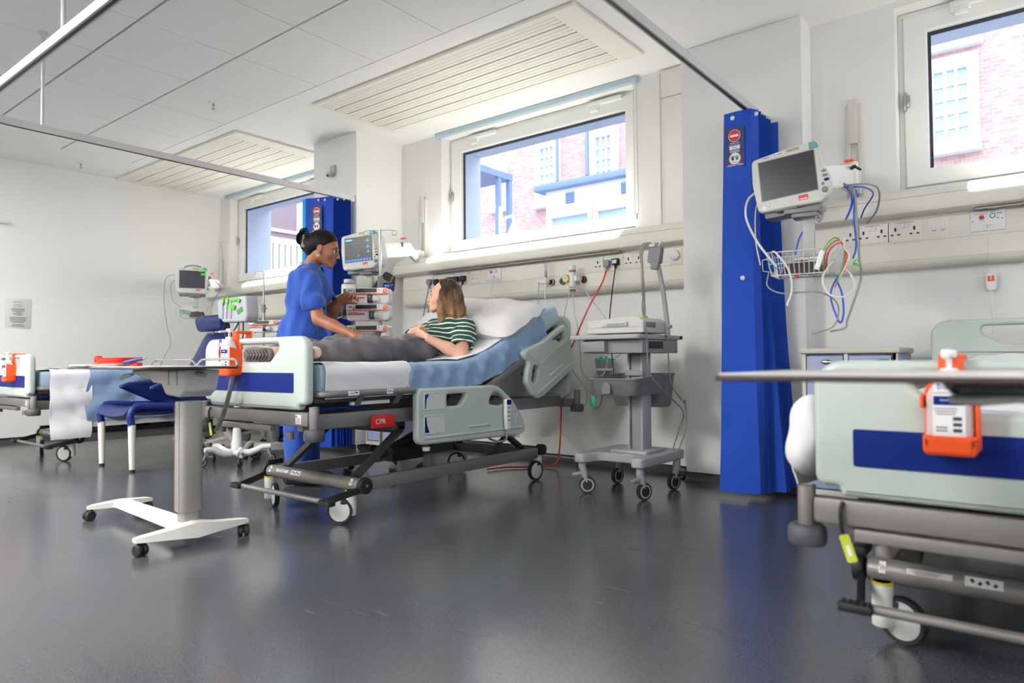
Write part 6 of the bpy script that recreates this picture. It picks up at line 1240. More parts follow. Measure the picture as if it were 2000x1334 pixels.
# clutter beside the drip stand: module rack and black pouch behind the pumps
t = thing('module_rack', 'grey gas module with coiled hose left of the syringe pumps', 'module', (-4.06, 3.20, 1.24), math.radians(30))
b = MB(m_mon); b.box((0, .03, 0), (.11, .08, .26), None, .012); b.cyl((0, .0, .13), (0, .0, .16), .035, n=18, bev=.006); b.done('module_case', t); b = MB(m_lcd); b.box((-.01, -.012, .07), (.05, .006, .04)); b.done('module_window', t); b = MB(m_lcd); b.box((-.03, -.02, -.06), (.035, .03, .09), None, .006); b.done('module_clip', t)
b = MB(m_gc); b.tube(spline([(-.05, -.01, .05), (-.10, -.02, .02), (-.13, -.02, -.06), (-.10, -.02, -.12), (-.04, -.02, -.11), (-.03, -.02, -.04)], 6), .007, 8); b.done('coiled_hose', t)
t = thing('black_pouch', 'black pouch hanging behind the top syringe pump', 'pouch', (-3.93, 3.42, 1.38), math.radians(36)); b = MB(m_cuff); b.plate(rpoly([(-.10, -.05, .01), (.08, -.06, .01), (.09, .05, .02), (.02, .09, .02)], 4), .04, XZ((0, 0, 0)), (), .008); b.done('pouch_body', t); b = MB(m_gc); b.cable([(-.08, -.03, -.03), (-.02, -.03, .03), (.05, -.03, .0), (.08, -.03, .05)], .005); b.done('tube_loop', t)
t = thing('blue_connector', 'small blue connector lying on top of the upper syringe pump', 'connector', (-3.68, 3.24, 1.315), .4); b = MB(M('conn_blue', (50, 110, 220), .4)); b.box((0, 0, .012), (.04, .025, .018), None, .005); b.cyl((.02, 0, .012), (.035, 0, .02), .006, n=8); b.done('connector_body', t)
t = thing('floor_box', 'blue plug box lying behind the foot of the occupied bed', 'plug box', (-5.62, 3.62, .115)); b = MB(m_bblue); b.box((0, 0, .05), (.10, .08, .09), None, .01); b.cyl((.05, 0, .05), (.22, .02, .045), .028, n=14, bev=.004); b.done('box_body', t)
# ------------------------------------------------------------------ organic bodies: smooth unions of tapered limbs, meshed with surface nets
def axis(lo, hi, h, fine=(), hf=.0035):
    out = [lo]
    while out[-1] < hi:
        x = out[-1]; st = h
        for a, c in fine:
            if a-h <= x <= c: st = hf
        out.append(x+st)
    return np.array(out, np.float32)
class Body:
    def __init__(s): s.p = []
    def cap(s, a, b, r1, r2=None, k=.02, sub=False): s.p.append(('c', np.array(a, float), np.array(b, float), r1, r1 if r2 is None else r2, k, sub)); return s
    def ell(s, c, r, R=None, k=.02, sub=False): s.p.append(('e', np.array(c, float), np.array(r, float), np.eye(3) if R is None else np.array(R, float), 0, k, sub)); return s
    def plane(s, n, d): s.p.append(('p', np.array(n, float), d, 0, 0, 0, True)); return s     # keep n.x < d
    def chain(s, pts, rs, k=.02):
        for i in range(len(pts)-1): s.cap(pts[i], pts[i+1], rs[i], rs[i+1], k)
        return s
    def mesh(s, h=.009, fine=((), (), ()), hf=.0035, noise=None):
        lo = np.full(3, 1e9); hi = -lo
        for q in s.p:
            if q[-1]: continue
            if q[0] == 'c': r = max(q[3], q[4]); lo = np.minimum(lo, np.minimum(q[1], q[2])-r); hi = np.maximum(hi, np.maximum(q[1], q[2])+r)
            else: r = max(q[2]); lo = np.minimum(lo, q[1]-r); hi = np.maximum(hi, q[1]+r)
        lo -= .025; hi += .025
        A = [axis(lo[i], hi[i], h, fine[i], hf) for i in range(3)]
        Fd = np.full([len(a) for a in A], 1.0, np.float32)
        for q in s.p:
            k = max(q[5], 1e-4)
            if q[0] == 'p':
                d = A[0][:, None, None]*q[1][0]+A[1][None, :, None]*q[1][1]+A[2][None, None, :]*q[1][2]-q[2]; Fd = np.maximum(Fd, d.astype(np.float32)); continue
            if q[0] == 'c': r = max(q[3], q[4]); l, u = np.minimum(q[1], q[2])-r-k-.03, np.maximum(q[1], q[2])+r+k+.03
            else: r = max(q[2]); l, u = q[1]-r-k-.03, q[1]+r+k+.03
            sl = tuple(slice(max(0, np.searchsorted(A[i], l[i])-1), np.searchsorted(A[i], u[i])+1) for i in range(3))
            X = A[0][sl[0]][:, None, None]; Y = A[1][sl[1]][None, :, None]; Z_ = A[2][sl[2]][None, None, :]
            if q[0] == 'c':
                ab = q[2]-q[1]; L2 = max(ab @ ab, 1e-9); t = np.clip(((X-q[1][0])*ab[0]+(Y-q[1][1])*ab[1]+(Z_-q[1][2])*ab[2])/L2, 0, 1)
                d = np.sqrt((X-q[1][0]-t*ab[0])**2+(Y-q[1][1]-t*ab[1])**2+(Z_-q[1][2]-t*ab[2])**2)-(q[3]+(q[4]-q[3])*t)
            else:
                R = q[3]; px, py, pz = X-q[1][0], Y-q[1][1], Z_-q[1][2]
                a = [(R[i][0]*px+R[i][1]*py+R[i][2]*pz) for i in range(3)]
                k0 = np.sqrt(sum((a[i]/q[2][i])**2 for i in range(3))); k1 = np.sqrt(sum((a[i]/q[2][i]**2)**2 for i in range(3)))+1e-9; d = k0*(k0-1)/k1
            f = Fd[sl]
            if q[-1]:
                hh = np.clip(.5-.5*(f+d)/k, 0, 1); Fd[sl] = f*(1-hh)-d*hh+k*hh*(1-hh)
            else:
                hh = np.clip(.5+.5*(f-d)/k, 0, 1); Fd[sl] = f*(1-hh)+d*hh-k*hh*(1-hh)
        if noise is not None: Fd = Fd+noise(A[0][:, None, None], A[1][None, :, None], A[2][None, None, :]).astype(np.float32)
        return nets(Fd, A)
def nets(Fd, A):
    S = Fd < 0; n = np.array(S.shape)
    c = np.zeros(n-1, np.int8)
    for i in (0, 1):
        for j in (0, 1):
            for k in (0, 1): c += S[i:n[0]-1+i, j:n[1]-1+j, k:n[2]-1+k]
    act = (c > 0) & (c < 8); idx = -np.ones(act.shape, np.int64); I = np.argwhere(act); idx[act] = np.arange(len(I))
    acc = np.zeros((len(I), 3)); cnt = np.zeros(len(I))
    cor = [(i, j, k) for i in (0, 1) for j in (0, 1) for k in (0, 1)]
    for a in cor:
        for ax in range(3):
            if a[ax]: continue
            b = list(a); b[ax] = 1; Ia, Ib = I+np.array(a), I+np.array(b)
            fa, fb = Fd[tuple(Ia.T)], Fd[tuple(Ib.T)]; m = (fa < 0) != (fb < 0); t = np.where(m, fa/(fa-fb+1e-20), 0)
            Pa = np.stack([A[q][Ia[:, q]] for q in range(3)], 1); Pb = np.stack([A[q][Ib[:, q]] for q in range(3)], 1)
            acc += np.where(m[:, None], Pa+(Pb-Pa)*t[:, None], 0); cnt += m
    Vv = acc/cnt[:, None]; faces = []
    for ax in range(3):
        o = [q for q in range(3) if q != ax]; sa = [slice(None)]*3; sb = [slice(None)]*3; sa[ax] = slice(0, -1); sb[ax] = slice(1, None)
        E_ = np.argwhere(S[tuple(sa)] != S[tuple(sb)]); E_ = E_[(E_[:, o[0]] > 0) & (E_[:, o[1]] > 0) & (E_[:, o[0]] < n[o[0]]-1) & (E_[:, o[1]] < n[o[1]]-1)]
        q = []
        for d0, d1 in ((1, 1), (0, 1), (0, 0), (1, 0)):
            J = E_.copy(); J[:, o[0]] -= d0; J[:, o[1]] -= d1; q.append(idx[tuple(J.T)])
        faces.append(np.stack(q, 1))
    return Vv, np.concatenate(faces)
def body_obj(name, vf, mat, parent, label=None, smooth_it=2):
    Vv, Ff = vf; me = bpy.data.meshes.new(name); off = np.array(parent.location) if parent else np.zeros(3)
    me.from_pydata((Vv-off).tolist(), [], Ff.tolist()); me.materials.append(mat)
    bm = bmesh.new(); bm.from_mesh(me)
    for _ in range(smooth_it): bmesh.ops.smooth_vert(bm, verts=bm.verts, factor=.5, use_axis_x=True, use_axis_y=True, use_axis_z=True)
    bmesh.ops.recalc_face_normals(bm, faces=bm.faces); bm.to_mesh(me); bm.free()
    me.polygons.foreach_set('use_smooth', [True]*len(me.polygons)); o = bpy.data.objects.new(name, me); COL.objects.link(o); o.parent = parent
    if label: o['label'] = label
    return o
class Frame:
    """head or hand frame: x forward, y left, z up"""
    def __init__(s, o, fwd, up=(0, 0, 1), sc=1.0):
        x = np.array(fwd, float); x /= np.linalg.norm(x); z = np.array(up, float); z = z-x*(x @ z); z /= np.linalg.norm(z); s.o = np.array(o, float); s.R = np.stack([x, np.cross(z, x), z]); s.sc = sc
    def __call__(s, p): return s.o+(np.array(p, float)*s.sc) @ s.R
    def M4(s):
        m = Matrix([[*s.R[:, i], s.o[i]] for i in range(3)]+[[0, 0, 0, 1]]); return m @ Matrix.Scale(s.sc, 4)
def head(b, H, neck):
    s = H.sc
    def E(c, r, k=.012, sub=False): b.ell(H(c), np.array(r)*s, H.R, k*s, sub)
    def Cc(p, q, r1, r2, k=.012): b.cap(H(p), H(q), r1*s, r2*s, k*s)
    E((-.012, 0, .022), (.094, .074, .088), .02); E((.034, 0, -.028), (.056, .058, .080), .03)
    for y in (-1, 1):
        Cc((.0, y*.050, -.070), (.066, y*.016, -.108), .018, .014, .03); E((.058, y*.040, -.036), (.022, .020, .022), .025); E((.073, y*.030, .012), (.018, .026, .010), .02)
    E((.072, 0, -.104), (.018, .020, .016), .02); E((.075, 0, -.072), (.020, .026, .020), .02)
    for y in (-1, 1): E((.092, y*.031, -.010), (.015, .017, .011), .012, True)
    Cc((.088, 0, .002), (.110, 0, -.042), .0075, .0105, .012)
    for y in (-1, 1): E((.100, y*.0105, -.048), (.011, .0075, .0075), .008)
    E((.0925, 0, -.0715), (.010, .019, .0052), .005); E((.0915, 0, -.0825), (.010, .016, .0062), .005); E((.101, 0, -.0768), (.006, .021, .0012), .003, True)
    for y in (-1, 1):
        E((-.008, y*.075, -.018), (.019, .009, .031), .008); E((-.004, y*.083, -.014), (.010, .006, .018), .006, True); E((-.006, y*.076, -.045), (.009, .007, .010), .006)
    b.cap(H((-.035, 0, -.055)), neck, .052*s, .052*s, .03)
def face_parts(par, H, brow, lipc, iris):
    X = Matrix.Translation(-par.location) @ H.M4()
    for y in (-1, 1):
        b = MB(M('eye_white', (228, 222, 216), .25)); b.X = X; b.ell((.0770, y*.030, -.011), .0120, None, 18, 12); b.use(iris).ell((.0868, y*.0305, -.0115), (.0032, .0056, .0056), None, 14, 8); b.use(m_black).ell((.0888, y*.0306, -.0115), (.0018, .0027, .0027), None, 10, 6); b.done('eye', par)
        b = MB(brow); b.X = X; b.tube([(.094, y*.012, .013), (.094, y*.026, .018), (.086, y*.042, .016), (.076, y*.050, .010)], [.0028, .0034, .0028, .0014], 6, sq=1.3); b.tube([(.0915, y*.018, -.0035), (.0935, y*.028, -.0005), (.0895, y*.038, -.003), (.083, y*.045, -.009)], [.0012, .0018, .0018, .0012], 5); b.done('eyebrow', par)
    b = MB(lipc); b.X = X; b.tube([(.086, -.021, -.0765), (.0965, -.012, -.0725), (.1015, -.004, -.0705), (.1005, 0, -.0715), (.1015, .004, -.0705), (.0965, .012, -.0725), (.086, .021, -.0765)], [.0012, .003, .0036, .0034, .0036, .003, .0012], 8); b.tube([(.086, -.020, -.0775), (.096, -.011, -.0825), (.100, 0, -.0845), (.096, .011, -.0825), (.086, .020, -.0775)], [.0012, .0038, .0046, .0038, .0012], 8); b.done('lips', par)
def hand(b, wrist, fwd, palm, left, curls=(.3, .3, .3, .3), spread=.0, thumb=(.5, .3), sc=1.0):
    """fwd: along the metacarpals, palm: direction the palm faces; left hand or right hand decides the thumb side"""
    f = np.array(fwd, float); f /= np.linalg.norm(f); p = np.array(palm, float); p -= f*(p @ f); p /= np.linalg.norm(p)
    side = np.cross(f, p)*(1 if left else -1)     # towards the thumb
    w = np.array(wrist, float); tips = []
    for i, (lat, kl, L) in enumerate(((.027, .088, .072), (.009, .092, .080), (-.009, .088, .074), (-.026, .080, .058))):
        kn = w+(f*kl+side*lat)*sc; b.cap(w+side*lat*.5*sc, kn, .0155*sc, .0105*sc, .012)
        d = f+side*(lat*spread*10); d /= np.linalg.norm(d); q = kn; a = 0; rr = (.0095, .0085, .0078, .0068)
        for sgm, (fr, ca) in enumerate(((.46, .9), (.30, 1.1), (.24, .7))):
            a += curls[i]*ca; dd = d*math.cos(a)+p*math.sin(a); q2 = q+dd*L*fr*sc; b.cap(q, q2, rr[sgm]*sc, rr[sgm+1]*sc, .004); q = q2
        tips.append((q, dd))
    b.ell(w+(f*.045)*sc, np.array((.050, .036, .014))*sc, np.stack([f, side, p]), .015)
    t0 = w+(f*.022+side*.022+p*.004)*sc; d = f*math.cos(thumb[0])+side*math.sin(thumb[0])+p*.25; d /= np.linalg.norm(d); t1 = t0+d*.042*sc; b.cap(t0, t1, .0155*sc, .0105*sc, .012)
    d2 = d*math.cos(thumb[1])+(p*.6-side*.5+f*.3)*math.sin(thumb[1]); d2 /= np.linalg.norm(d2); t2 = t1+d2*.030*sc; b.cap(t1, t2, .0105*sc, .009*sc, .005); t3 = t2+d2*.024*sc; b.cap(t2, t3, .009*sc, .0072*sc, .005); tips.append((t3, d2))
    return tips
def skin(name, rgb): return M(name, rgb, .45, vary=.04, nscale=7, bump=.04, bscale=160, sss=.12)
def hair_mat(name, dark, light, z0, z1, streak=55):
    m = bpy.data.materials.new(name); m.use_nodes = True; nt = m.node_tree; b = nt.nodes['Principled BSDF']; L = nt.links.new; N = nt.nodes.new
    tc = N('ShaderNodeTexCoord'); mp = N('ShaderNodeMapping'); mp.inputs['Scale'].default_value = (streak, streak, 5); L(tc.outputs['Object'], mp.inputs[0])
    nz = N('ShaderNodeTexNoise'); nz.inputs['Scale'].default_value = 1; nz.inputs['Detail'].default_value = 5; nz.inputs['Distortion'].default_value = .6; L(mp.outputs[0], nz.inputs[0])
    sp = N('ShaderNodeSeparateXYZ'); L(tc.outputs['Object'], sp.inputs[0]); mr = N('ShaderNodeMapRange'); mr.inputs[1].default_value = z1; mr.inputs[2].default_value = z0; L(sp.outputs['Z'], mr.inputs[0])
    ad = N('ShaderNodeMath'); ad.operation = 'MULTIPLY_ADD'; ad.inputs[1].default_value = 1.5; ad.inputs[2].default_value = -.75; L(nz.outputs['Fac'], ad.inputs[0]); a2 = N('ShaderNodeMath'); a2.use_clamp = True; L(ad.outputs[0], a2.inputs[0]); L(mr.outputs[0], a2.inputs[1])
    mx = N('ShaderNodeMix'); mx.data_type = 'RGBA'; mx.inputs[6].default_value = (*lin(dark), 1); mx.inputs[7].default_value = (*lin(light), 1); L(a2.outputs[0], mx.inputs[0]); L(mx.outputs[2], b.inputs['Base Color']); b.inputs['Roughness'].default_value = .5; b.inputs['Specular IOR Level'].default_value = .15
    bp = N('ShaderNodeBump'); bp.inputs['Strength'].default_value = .5; bp.inputs['Distance'].default_value = .012; L(nz.outputs['Fac'], bp.inputs['Height']); L(bp.outputs[0], b.inputs['Normal']); return m
def folds(amp, dirs):
    def f(X, Y, Z_): return sum(amp*a*np.sin(dx*X+dy*Y+dz*Z_+ph+1.3*np.sin(7*Z_+5*X+ph)) for a, dx, dy, dz, ph in dirs)
    return f

# ------------------------------------------------------------------ the carer in blue scrubs
def make_carer():
    t = thing('person', 'standing person in blue scrubs with dark pinned-up hair, leaning one hand on the bed', 'person', (-3.90, 2.71, 0))
    fw = np.array((.77, .64, 0)); fw /= np.linalg.norm(fw); rt = np.array((fw[1], -fw[0], 0)); up = np.array((0, 0, 1.))
    H = Frame((-3.738, 2.75, 1.543), fw*math.cos(.26)-up*math.sin(.26), up, .97)
    neck = (-3.845, 2.712, 1.395); shR = np.array((-3.735, 2.615, 1.325)); shL = np.array((-3.945, 2.815, 1.345))
    ch = np.array((-3.842, 2.710, 1.25)); wa = np.array((-3.872, 2.698, 1.04)); hp = np.array((-3.90, 2.69, .88))
    elR = np.array((-3.590, 2.600, 1.062)); wrR = np.array((-3.330, 2.672, .955)); elL = np.array((-3.90, 2.94, 1.13)); wrL = np.array((-3.795, 2.915, 1.215))
    RB = np.stack([fw, -rt, up])
    b = Body(); head(b, H, neck)
    b.ell(ch, (.10, .15, .16), RB, .04).ell(wa, (.095, .135, .16), RB, .05).ell(hp, (.11, .165, .13), RB, .05).cap(neck, ch+up*.10, .05, .085, .04)
    b.chain([shR, shR*.5+elR*.5, elR], [.052, .045, .038]).chain([elR, elR*.6+wrR*.4, wrR], [.038, .037, .025]); b.chain([shL, shL*.5+elL*.5, elL], [.052, .045, .038]).chain([elL, elL*.6+wrL*.4, wrL], [.038, .037, .025])
    b.cap(shR, ch+up*.08, .055, .07, .05).cap(shL, ch+up*.08, .055, .07, .05)
    kR, aR = hp+rt*.085+np.array((.0, 0, -.42)), np.array((-3.86, 2.64, .09)); kL, aL = hp-rt*.085+np.array((.0, 0, -.42)), np.array((-3.95, 2.78, .09))
    b.chain([hp+rt*.085, kR, aR], [.085, .058, .04]).chain([hp-rt*.085, kL, aL], [.085, .058, .04])
    hand(b, wrR, (.93, .20, -.26), (-.20, .05, -.97), False, (.10, .08, .10, .14), .16, (.55, .2))
    hand(b, wrL, (.80, .40, .30), (.25, -.55, -.75), True, (.55, .65, .75, .85), .05, (.5, .5))
    fine = ((( -3.86, -3.60), (-3.345, -3.13), (-3.82, -3.66)), ((2.60, 3.0),), ((.87, .98), (1.18, 1.30), (1.38, 1.68)))
    body_obj('body', b.mesh(.010, fine, .0040), skin('skin_brown', (150, 98, 72)), t)
    face_parts(t, H, M('brow_black', (26, 20, 18), .6), M('lip_brown', (140, 74, 66), .4), M('iris_brown', (40, 26, 20), .2))
    # hair drawn back to a clipped knot
    h = Body(); h.ell(H((-.016, 0, .028)), np.array((.102, .082, .094))*.97, H.R, .01); n = H.R.T @ np.array((.93, 0, -1.0)); n /= np.linalg.norm(n); h.plane(n, float(n @ H.o)+.005)
    h.ell(H((-.070, 0, -.030)), np.array((.046, .052, .055)), H.R, .03).ell(H((-.090, 0, -.005)), np.array((.050, .056, .060)), H.R, .03).ell(H((-.125, 0, .0)), np.array((.040, .046, .052)), H.R, .02)
    hm = hair_mat('hair_black', (12, 9, 9), (26, 20, 19), 1.2, 1.9); o = body_obj('hair', h.mesh(.006), hm, t)
    b = MB(hm); b.X = Matrix.Translation(-t.location) @ H.M4()
    for k in range(9):
        a = -1.2+.3*k; c, s = math.cos(a), math.sin(a); b.tube(spline([(-.11, s*.025, .03), (-.150-.01*(k % 3), s*.035, .06+.012*(k % 4)), (-.180, s*.05, .035-.01*(k % 3)), (-.172, s*.045, -.012), (-.145, s*.03, -.02)], 4), [.005]*16+[.002], 5)
    b.done('loose_strands', o)
    b = MB(M('clip_taupe', (112, 104, 96), .4)); b.X = Matrix.Translation(-t.location) @ H.M4()
    for y in (-1, 1):
        b.box((-.128, y*.044, -.002), (.030, .008, .075), Rt(y*10, 'X') @ Rt(-8, 'Y'), .004)
        for k in range(4): b.bar((-.128, y*.046, .03-.02*k), (-.142, y*.012, .025-.02*k), .008, .005, .002)
    b.done('hair_clip', o)
    b = MB(M('gold', (212, 160, 70), .25, .9)); b.X = Matrix.Translation(-t.location) @ H.M4()
    for y in (-1, 1): b.ell((-.003, y*.083, -.052), .0042, None, 10, 8); b.tube([(-.003+.008*math.cos(a), y*.083, -.064+.010*math.sin(a)) for a in [k*PI/6 for k in range(12)]], .0016, 6, True)
    b.done('earrings', t)
    # tunic
    m_scr = M('scrubs_blue', (38, 78, 165), .85, vary=.05, nscale=5, bump=1.0, bscale=16, sheen=.15)
    s = Body(); s.ell(ch+np.array((0, 0, .01))-fw*.005, (.130, .185, .17), RB, .05).ell(wa-fw*.005, (.130, .175, .19), RB, .06).ell(hp+up*.03, (.148, .20, .15), RB, .06).cap(shR+rt*-.01+up*.004, shL-rt*-.01+up*.004, .078, .078, .05).cap(neck-up*.03-fw*.02, ch+up*.06, .070, .10, .05)
    for sh, el in ((shR, elR), (shL, elL)):
        d = el-sh; s.cap(sh, sh+d*.30, .074, .073, .03).cap(sh+d*.25, sh+d*.60, .068, .074, .03)
        n = d/np.linalg.norm(d)
    s.ell(np.array(neck)+fw*.035+up*.045, (.075, .070, .075), RB, .012, True); s.cap(np.array(neck)+up*.02, H((-.03, 0, -.06)), .053, .053, .01, True)
    for sh, el in ((shR, elR), (shL, elL)): d = el-sh; s.cap(sh+d*.57, sh+d*1.0, .050, .070, .006, True)
    s.plane((0, 0, -1), -.80)
    fo = folds(.0075, [(1, 38, -20, 9, 0), (.9, -24, 40, 14, 2), (.7, 10, 12, 46, 1), (.6, 60, 30, -22, 4)])
    fine2 = (((-3.80, -3.55),), ((2.50, 2.75),), ((1.05, 1.45),))
    body_obj('scrub_top', s.mesh(.009, fine2, .006, fo), m_scr, t, smooth_it=1)
    b = MB(M('lanyard', (170, 160, 60), .6)); b.X = Matrix.Translation(-t.location); nk = np.array(neck); b.tube([tuple(nk+up*(.018-.040*math.cos(a)*1)+fw*.060*math.cos(a)+rt*.062*math.sin(a)) for a in [k*PI/12 for k in range(24)]], .0045, 6, True); b.done('neck_cord', t)
    tr = Body(); tr.ell(hp-up*.02, (.135, .185, .14), RB, .05).chain([hp+rt*.09-up*.05, kR, aR+up*.0], [.105, .085, .078], .03).chain([hp-rt*.09-up*.05, kL, aL], [.105, .085, .078], .03).plane((0, 0, -1), -.045)
    body_obj('scrub_trousers', tr.mesh(.010, noise=folds(.004, [(1, 50, 20, 8, 0), (.8, -30, 45, 12, 2)])), m_scr, t, smooth_it=1)
    for a in (aR, aL):
        sb = Body(); c = np.array((a[0], a[1], .045)); sb.cap(c-fw*.06, c+fw*.03, .040, .040, .02).cap(c+fw*.03, c+fw*.14-up*.01, .040, .030, .03).plane((0, 0, -1), -.004); body_obj('shoe', sb.mesh(.007), M('shoe_dark', (40, 42, 52), .5), t)
    return t
make_carer()

# ------------------------------------------------------------------ the patient on the bed
def make_patient():
    t = thing('person', 'person with long brown hair in green striped top and grey trousers lying on the bed', 'person', (-3.10, 2.95, .79))
    up = np.array((0, 0, 1.)); fh = np.array((-.78, -.62, 0)); fh /= np.linalg.norm(fh)
    H = Frame((-3.085, 3.196, 1.216), fh*math.cos(.14)+up*math.sin(.14), up+fh*-.0, .92)
    neck = np.array((-3.055, 3.265, 1.075)); shL = np.array((-2.925, 3.215, 1.000)); shR = np.array((-3.215, 3.335, 1.030))
    elL = np.array((-2.790, 3.030, .835)); wrL = np.array((-2.925, 2.890, .932)); elR = np.array((-3.330, 2.990, .893)); wrR = np.array((-3.120, 2.920, .942))
    ch = np.array((-3.075, 3.235, .965)); be = np.array((-3.09, 3.07, .898)); pe = np.array((-3.10, 2.92, .862))
    ax = np.array((0.02, .90, .44)); ax /= np.linalg.norm(ax); sd = shL-shR; sd -= ax*(sd @ ax); sd /= np.linalg.norm(sd); nr = np.cross(sd, ax)*-1
    if nr[2] < 0: nr = -nr
    RB = np.stack([nr, sd, ax])
    b = Body(); head(b, H, neck)
    b.ell(ch, (.095, .145, .15), RB, .04).ell(be, (.085, .13, .14), RB, .05).ell(pe, (.062, .155, .12), RB, .05).cap(neck, ch+ax*.06, .045, .07, .03)
    b.chain([shL, shL*.5+elL*.5, elL], [.048, .044, .037]).chain([elL, elL*.6+wrL*.4, wrL], [.038, .036, .024]); b.chain([shR, shR*.5+elR*.5, elR], [.048, .044, .037]).chain([elR, elR*.6+wrR*.4, wrR], [.037, .035, .024])
    b.cap(shL, ch+ax*.05, .05, .065, .05).cap(shR, ch+ax*.05, .05, .065, .05)
    hpL, hpR = pe+np.array((.095, -.02, .0)), pe+np.array((-.095, -.02, 0)); kL, kR = np.array((-3.00, 2.52, .862)), np.array((-3.26, 2.47, .868)); aL, aR = np.array((-3.05, 2.205, .842)), np.array((-3.28, 2.115, .840))
    b.chain([hpL, kL, aL], [.060, .048, .037]).chain([hpR, kR, aR], [.060, .048, .037])
    hand(b, wrL, (-.84, -.10, .36), (-.10, .75, .50), True, (.55, .62, .75, .85), .04, (.45, .5), .93)
    hand(b, wrR, (.70, .05, .42), (.10, .70, .55), False, (.75, .8, .9, 1.0), .04, (.4, .5), .93)
    fine = (((-3.24, -2.90),), ((2.84, 3.28),), ((.90, 1.04), (1.10, 1.33)))
    body_obj('body', b.mesh(.010, fine, .0040), skin('skin_fair', (222, 172, 148)), t)
    face_parts(t, H, M('brow_brown', (84, 60, 44), .6), M('lip_rose', (196, 120, 108), .4), M('iris_grey', (90, 96, 100), .2))
    # long hair
    E = lambda h, c, r, k=.02: h.ell(H(c), np.array(r)*.92, H.R, k)
    h = Body(); E(h, (-.018, 0, .030), (.106, .086, .096)); E(h, (-.055, 0, -.045), (.070, .085, .11), .03)
    n = H.R.T @ np.array((1.0, 0, -.52)); n /= np.linalg.norm(n); h.plane(n, float(n @ H.o)-.004)
    rng = random.Random(4)
    for y in (-1, 1):
        for k in range(7):
            u = k/6; x0 = .012-.105*u; p0 = (x0, y*(.074-.02*abs(u-.3)), .02); p1 = (x0-.002, y*.092, -.05); p2 = (x0-.012-.03*u, y*(.098+.01*math.sin(k*2)), -.115); p3 = (x0-.020-.055*u, y*(.080+.012*math.sin(k*3)), -.185-.025*u+.012*math.sin(k*5)); p4 = (x0-.02-.07*u, y*(.074+.014*math.cos(k*2)), -.225-.045*u)
            h.chain([H(p0), H(p1), H(p2), H(p3), H(p4)], [.020, .021, .020, .016, .008], .012)
    for k in range(5): y = -.06+.03*k; h.chain([H((-.10, y, .0)), H((-.125, y, -.08)), H((-.135, y*1.1, -.17)), H((-.155, y, -.26))], [.03, .03, .022, .010], .02)
    hm = hair_mat('hair_brown', (56, 42, 34), (158, 122, 86), .20, .48, 42)
    body_obj('hair', h.mesh(.0065, noise=folds(.0022, [(1, 150, 90, 20, 0), (.8, -120, 140, 12, 1)])), hm, t, smooth_it=1)
    # striped top
    m = bpy.data.materials.new('striped_jersey'); m.use_nodes = True; nt = m.node_tree; bs = nt.nodes['Principled BSDF']; L = nt.links.new; N = nt.nodes.new
    tc = N('ShaderNodeTexCoord'); dp = N('ShaderNodeVectorMath'); dp.operation = 'DOT_PRODUCT'; dp.inputs[1].default_value = (-.10, .22, .96); L(tc.outputs['Object'], dp.inputs[0])
    ns = N('ShaderNodeTexNoise'); ns.inputs['Scale'].default_value = 9; L(tc.outputs['Object'], ns.inputs[0]); wv = N('ShaderNodeMath'); wv.operation = 'MULTIPLY_ADD'; wv.inputs[1].default_value = .022; L(ns.outputs['Fac'], wv.inputs[0]); L(dp.outputs['Value'], wv.inputs[2])
    sc_ = N('ShaderNodeMath'); sc_.operation = 'MULTIPLY'; sc_.inputs[1].default_value = 29; L(wv.outputs[0], sc_.inputs[0]); fr = N('ShaderNodeMath'); fr.operation = 'FRACT'; L(sc_.outputs[0], fr.inputs[0]); gt = N('ShaderNodeMath'); gt.operation = 'GREATER_THAN'; gt.inputs[1].default_value = .73; L(fr.outputs[0], gt.inputs[0])
    mx = N('ShaderNodeMix'); mx.data_type = 'RGBA'; mx.inputs[6].default_value = (*lin((22, 74, 60)), 1); mx.inputs[7].default_value = (*lin((226, 222, 214)), 1); L(gt.outputs[0], mx.inputs[0]); L(mx.outputs[2], bs.inputs['Base Color']); bs.inputs['Roughness'].default_value = .9
    s = Body(); s.ell(ch+nr*.006, (.118, .170, .165), RB, .05).ell(be+nr*.005, (.100, .150, .15), RB, .05).cap(neck-ax*.03, ch+ax*.05, .062, .09, .04).cap(shL, shR, .060, .060, .05)
    s.ell(ch+nr*.075-ax*.02+sd*.065, (.05, .06, .06), RB, .04).ell(ch+nr*.075-ax*.02-sd*.065, (.05, .06, .06), RB, .04)
    for sh, el in ((shL, elL), (shR, elR)):
        d = el-sh; s.cap(sh, sh+d*.35, .062, .066, .03).cap(sh+d*.3, sh+d*.66, .064, .068, .03); s.cap(sh+d*.62, el, .047, .07, .006, True)
    s.cap(neck, H((-.03, 0, -.06)), .050, .05, .01, True); s.ell(neck+np.array((-.03, -.03, .035)), (.07, .07, .06), None, .012, True)
    body_obj('striped_top', s.mesh(.0065, noise=folds(.0035, [(1, 40, 30, 24, 0), (.9, -34, 40, 30, 2), (.6, 60, -40, 26, 1)])), m, t, smooth_it=1)
    # wide grey trousers
    m_tr = M('trouser_grey', (92, 88, 92), .8, vary=.06, nscale=7, bump=.9, bscale=17, sheen=.15)
    tr = Body(); tr.ell(pe+ax*.02+up*.002, (.080, .185, .13), RB, .05).ell(pe-ax*.03+up*.002, (.078, .190, .12), RB, .05)
    for hq, kq, aq in ((hpL, kL, aL), (hpR, kR, aR)): tr.chain([hq, hq*.5+kq*.5, kq, kq*.4+aq*.6, aq*1.0], [.078, .074, .071, .067, .060], .03)
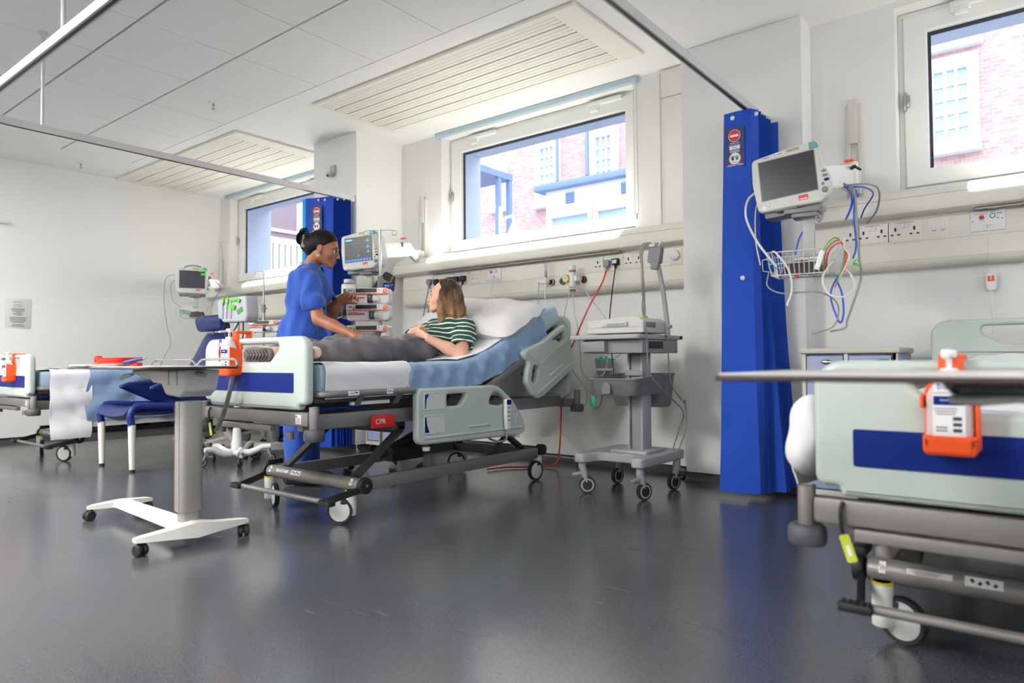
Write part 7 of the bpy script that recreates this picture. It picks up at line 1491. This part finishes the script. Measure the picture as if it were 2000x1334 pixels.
    body_obj('trousers', tr.mesh(.0085, noise=folds(.0075, [(1, 34, 16, 40, 0), (.9, -30, 26, 30, 2), (.7, 16, 60, 20, 1), (.5, 70, 30, 40, 3)])), m_tr, t, smooth_it=1)
    b = MB(m_tr); b.X = Matrix.Translation(-t.location); b.tube(spline([(-2.915, 2.93, .91), (-2.925, 2.90, .925), (-2.94, 2.83, .93), (-2.935, 2.74, .92)], 5), .004, 6); b.tube(spline([(-2.925, 2.72, .87), (-2.93, 2.72, .905), (-2.96, 2.725, .932)], 5), .004, 6); b.done('pocket_seam', t)
    # canvas shoes with patterned soles turned to the foot board
    for (heel, toe, lb) in (((-3.185, 2.125, .842), (-3.015, 2.130, .848), 0), ((-3.235, 2.035, .838), (-3.425, 2.045, .842), 1)):
        heel, toe = np.array(heel), np.array(toe); d = toe-heel; sb = Body(); o_ = np.array((0, .035, .0)); sb.cap(heel+o_, heel*.4+toe*.6+o_, .036, .042, .02).cap(heel*.4+toe*.6+o_, toe+o_, .042, .034, .02).cap(heel+o_, heel+np.array((.01, .10, .01)), .034, .036, .03)
        sb.plane((0, -1, 0), -(heel[1]-.0)); sh = body_obj('shoe', sb.mesh(.006), M('canvas_beige', (196, 176, 158), .8), t)
        so = MB(M('sole_grey', (112, 102, 100), .7)); so.X = Matrix.Translation(-t.location); L_ = np.linalg.norm(d)+.075; sg = 1 if d[0] > 0 else -1
        oc = rpoly([(-.035, -.034, .03), (L_*.45, -.036, .05), (L_-.035, -.038, .036), (L_-.035, .036, .036), (L_*.5, .042, .06), (-.035, .034, .03)], 6)
        so.plate(oc if sg > 0 else [(-x, y) for x, y in reversed(oc)], .018, XZ((heel[0], heel[1]-.004, heel[2])), (), .004)
        so.use(M('sole_dark', (84, 76, 74), .8))
        for k in range(7):
            for j in (-1, 1): so.bar((heel[0]+sg*(-.01+.030*k), heel[1]-.0145, heel[2]+j*.003), (heel[0]+sg*(.012+.030*k), heel[1]-.0145, heel[2]+j*.025), .005, .003)
        so.done('sole', sh)
    return t
make_patient()
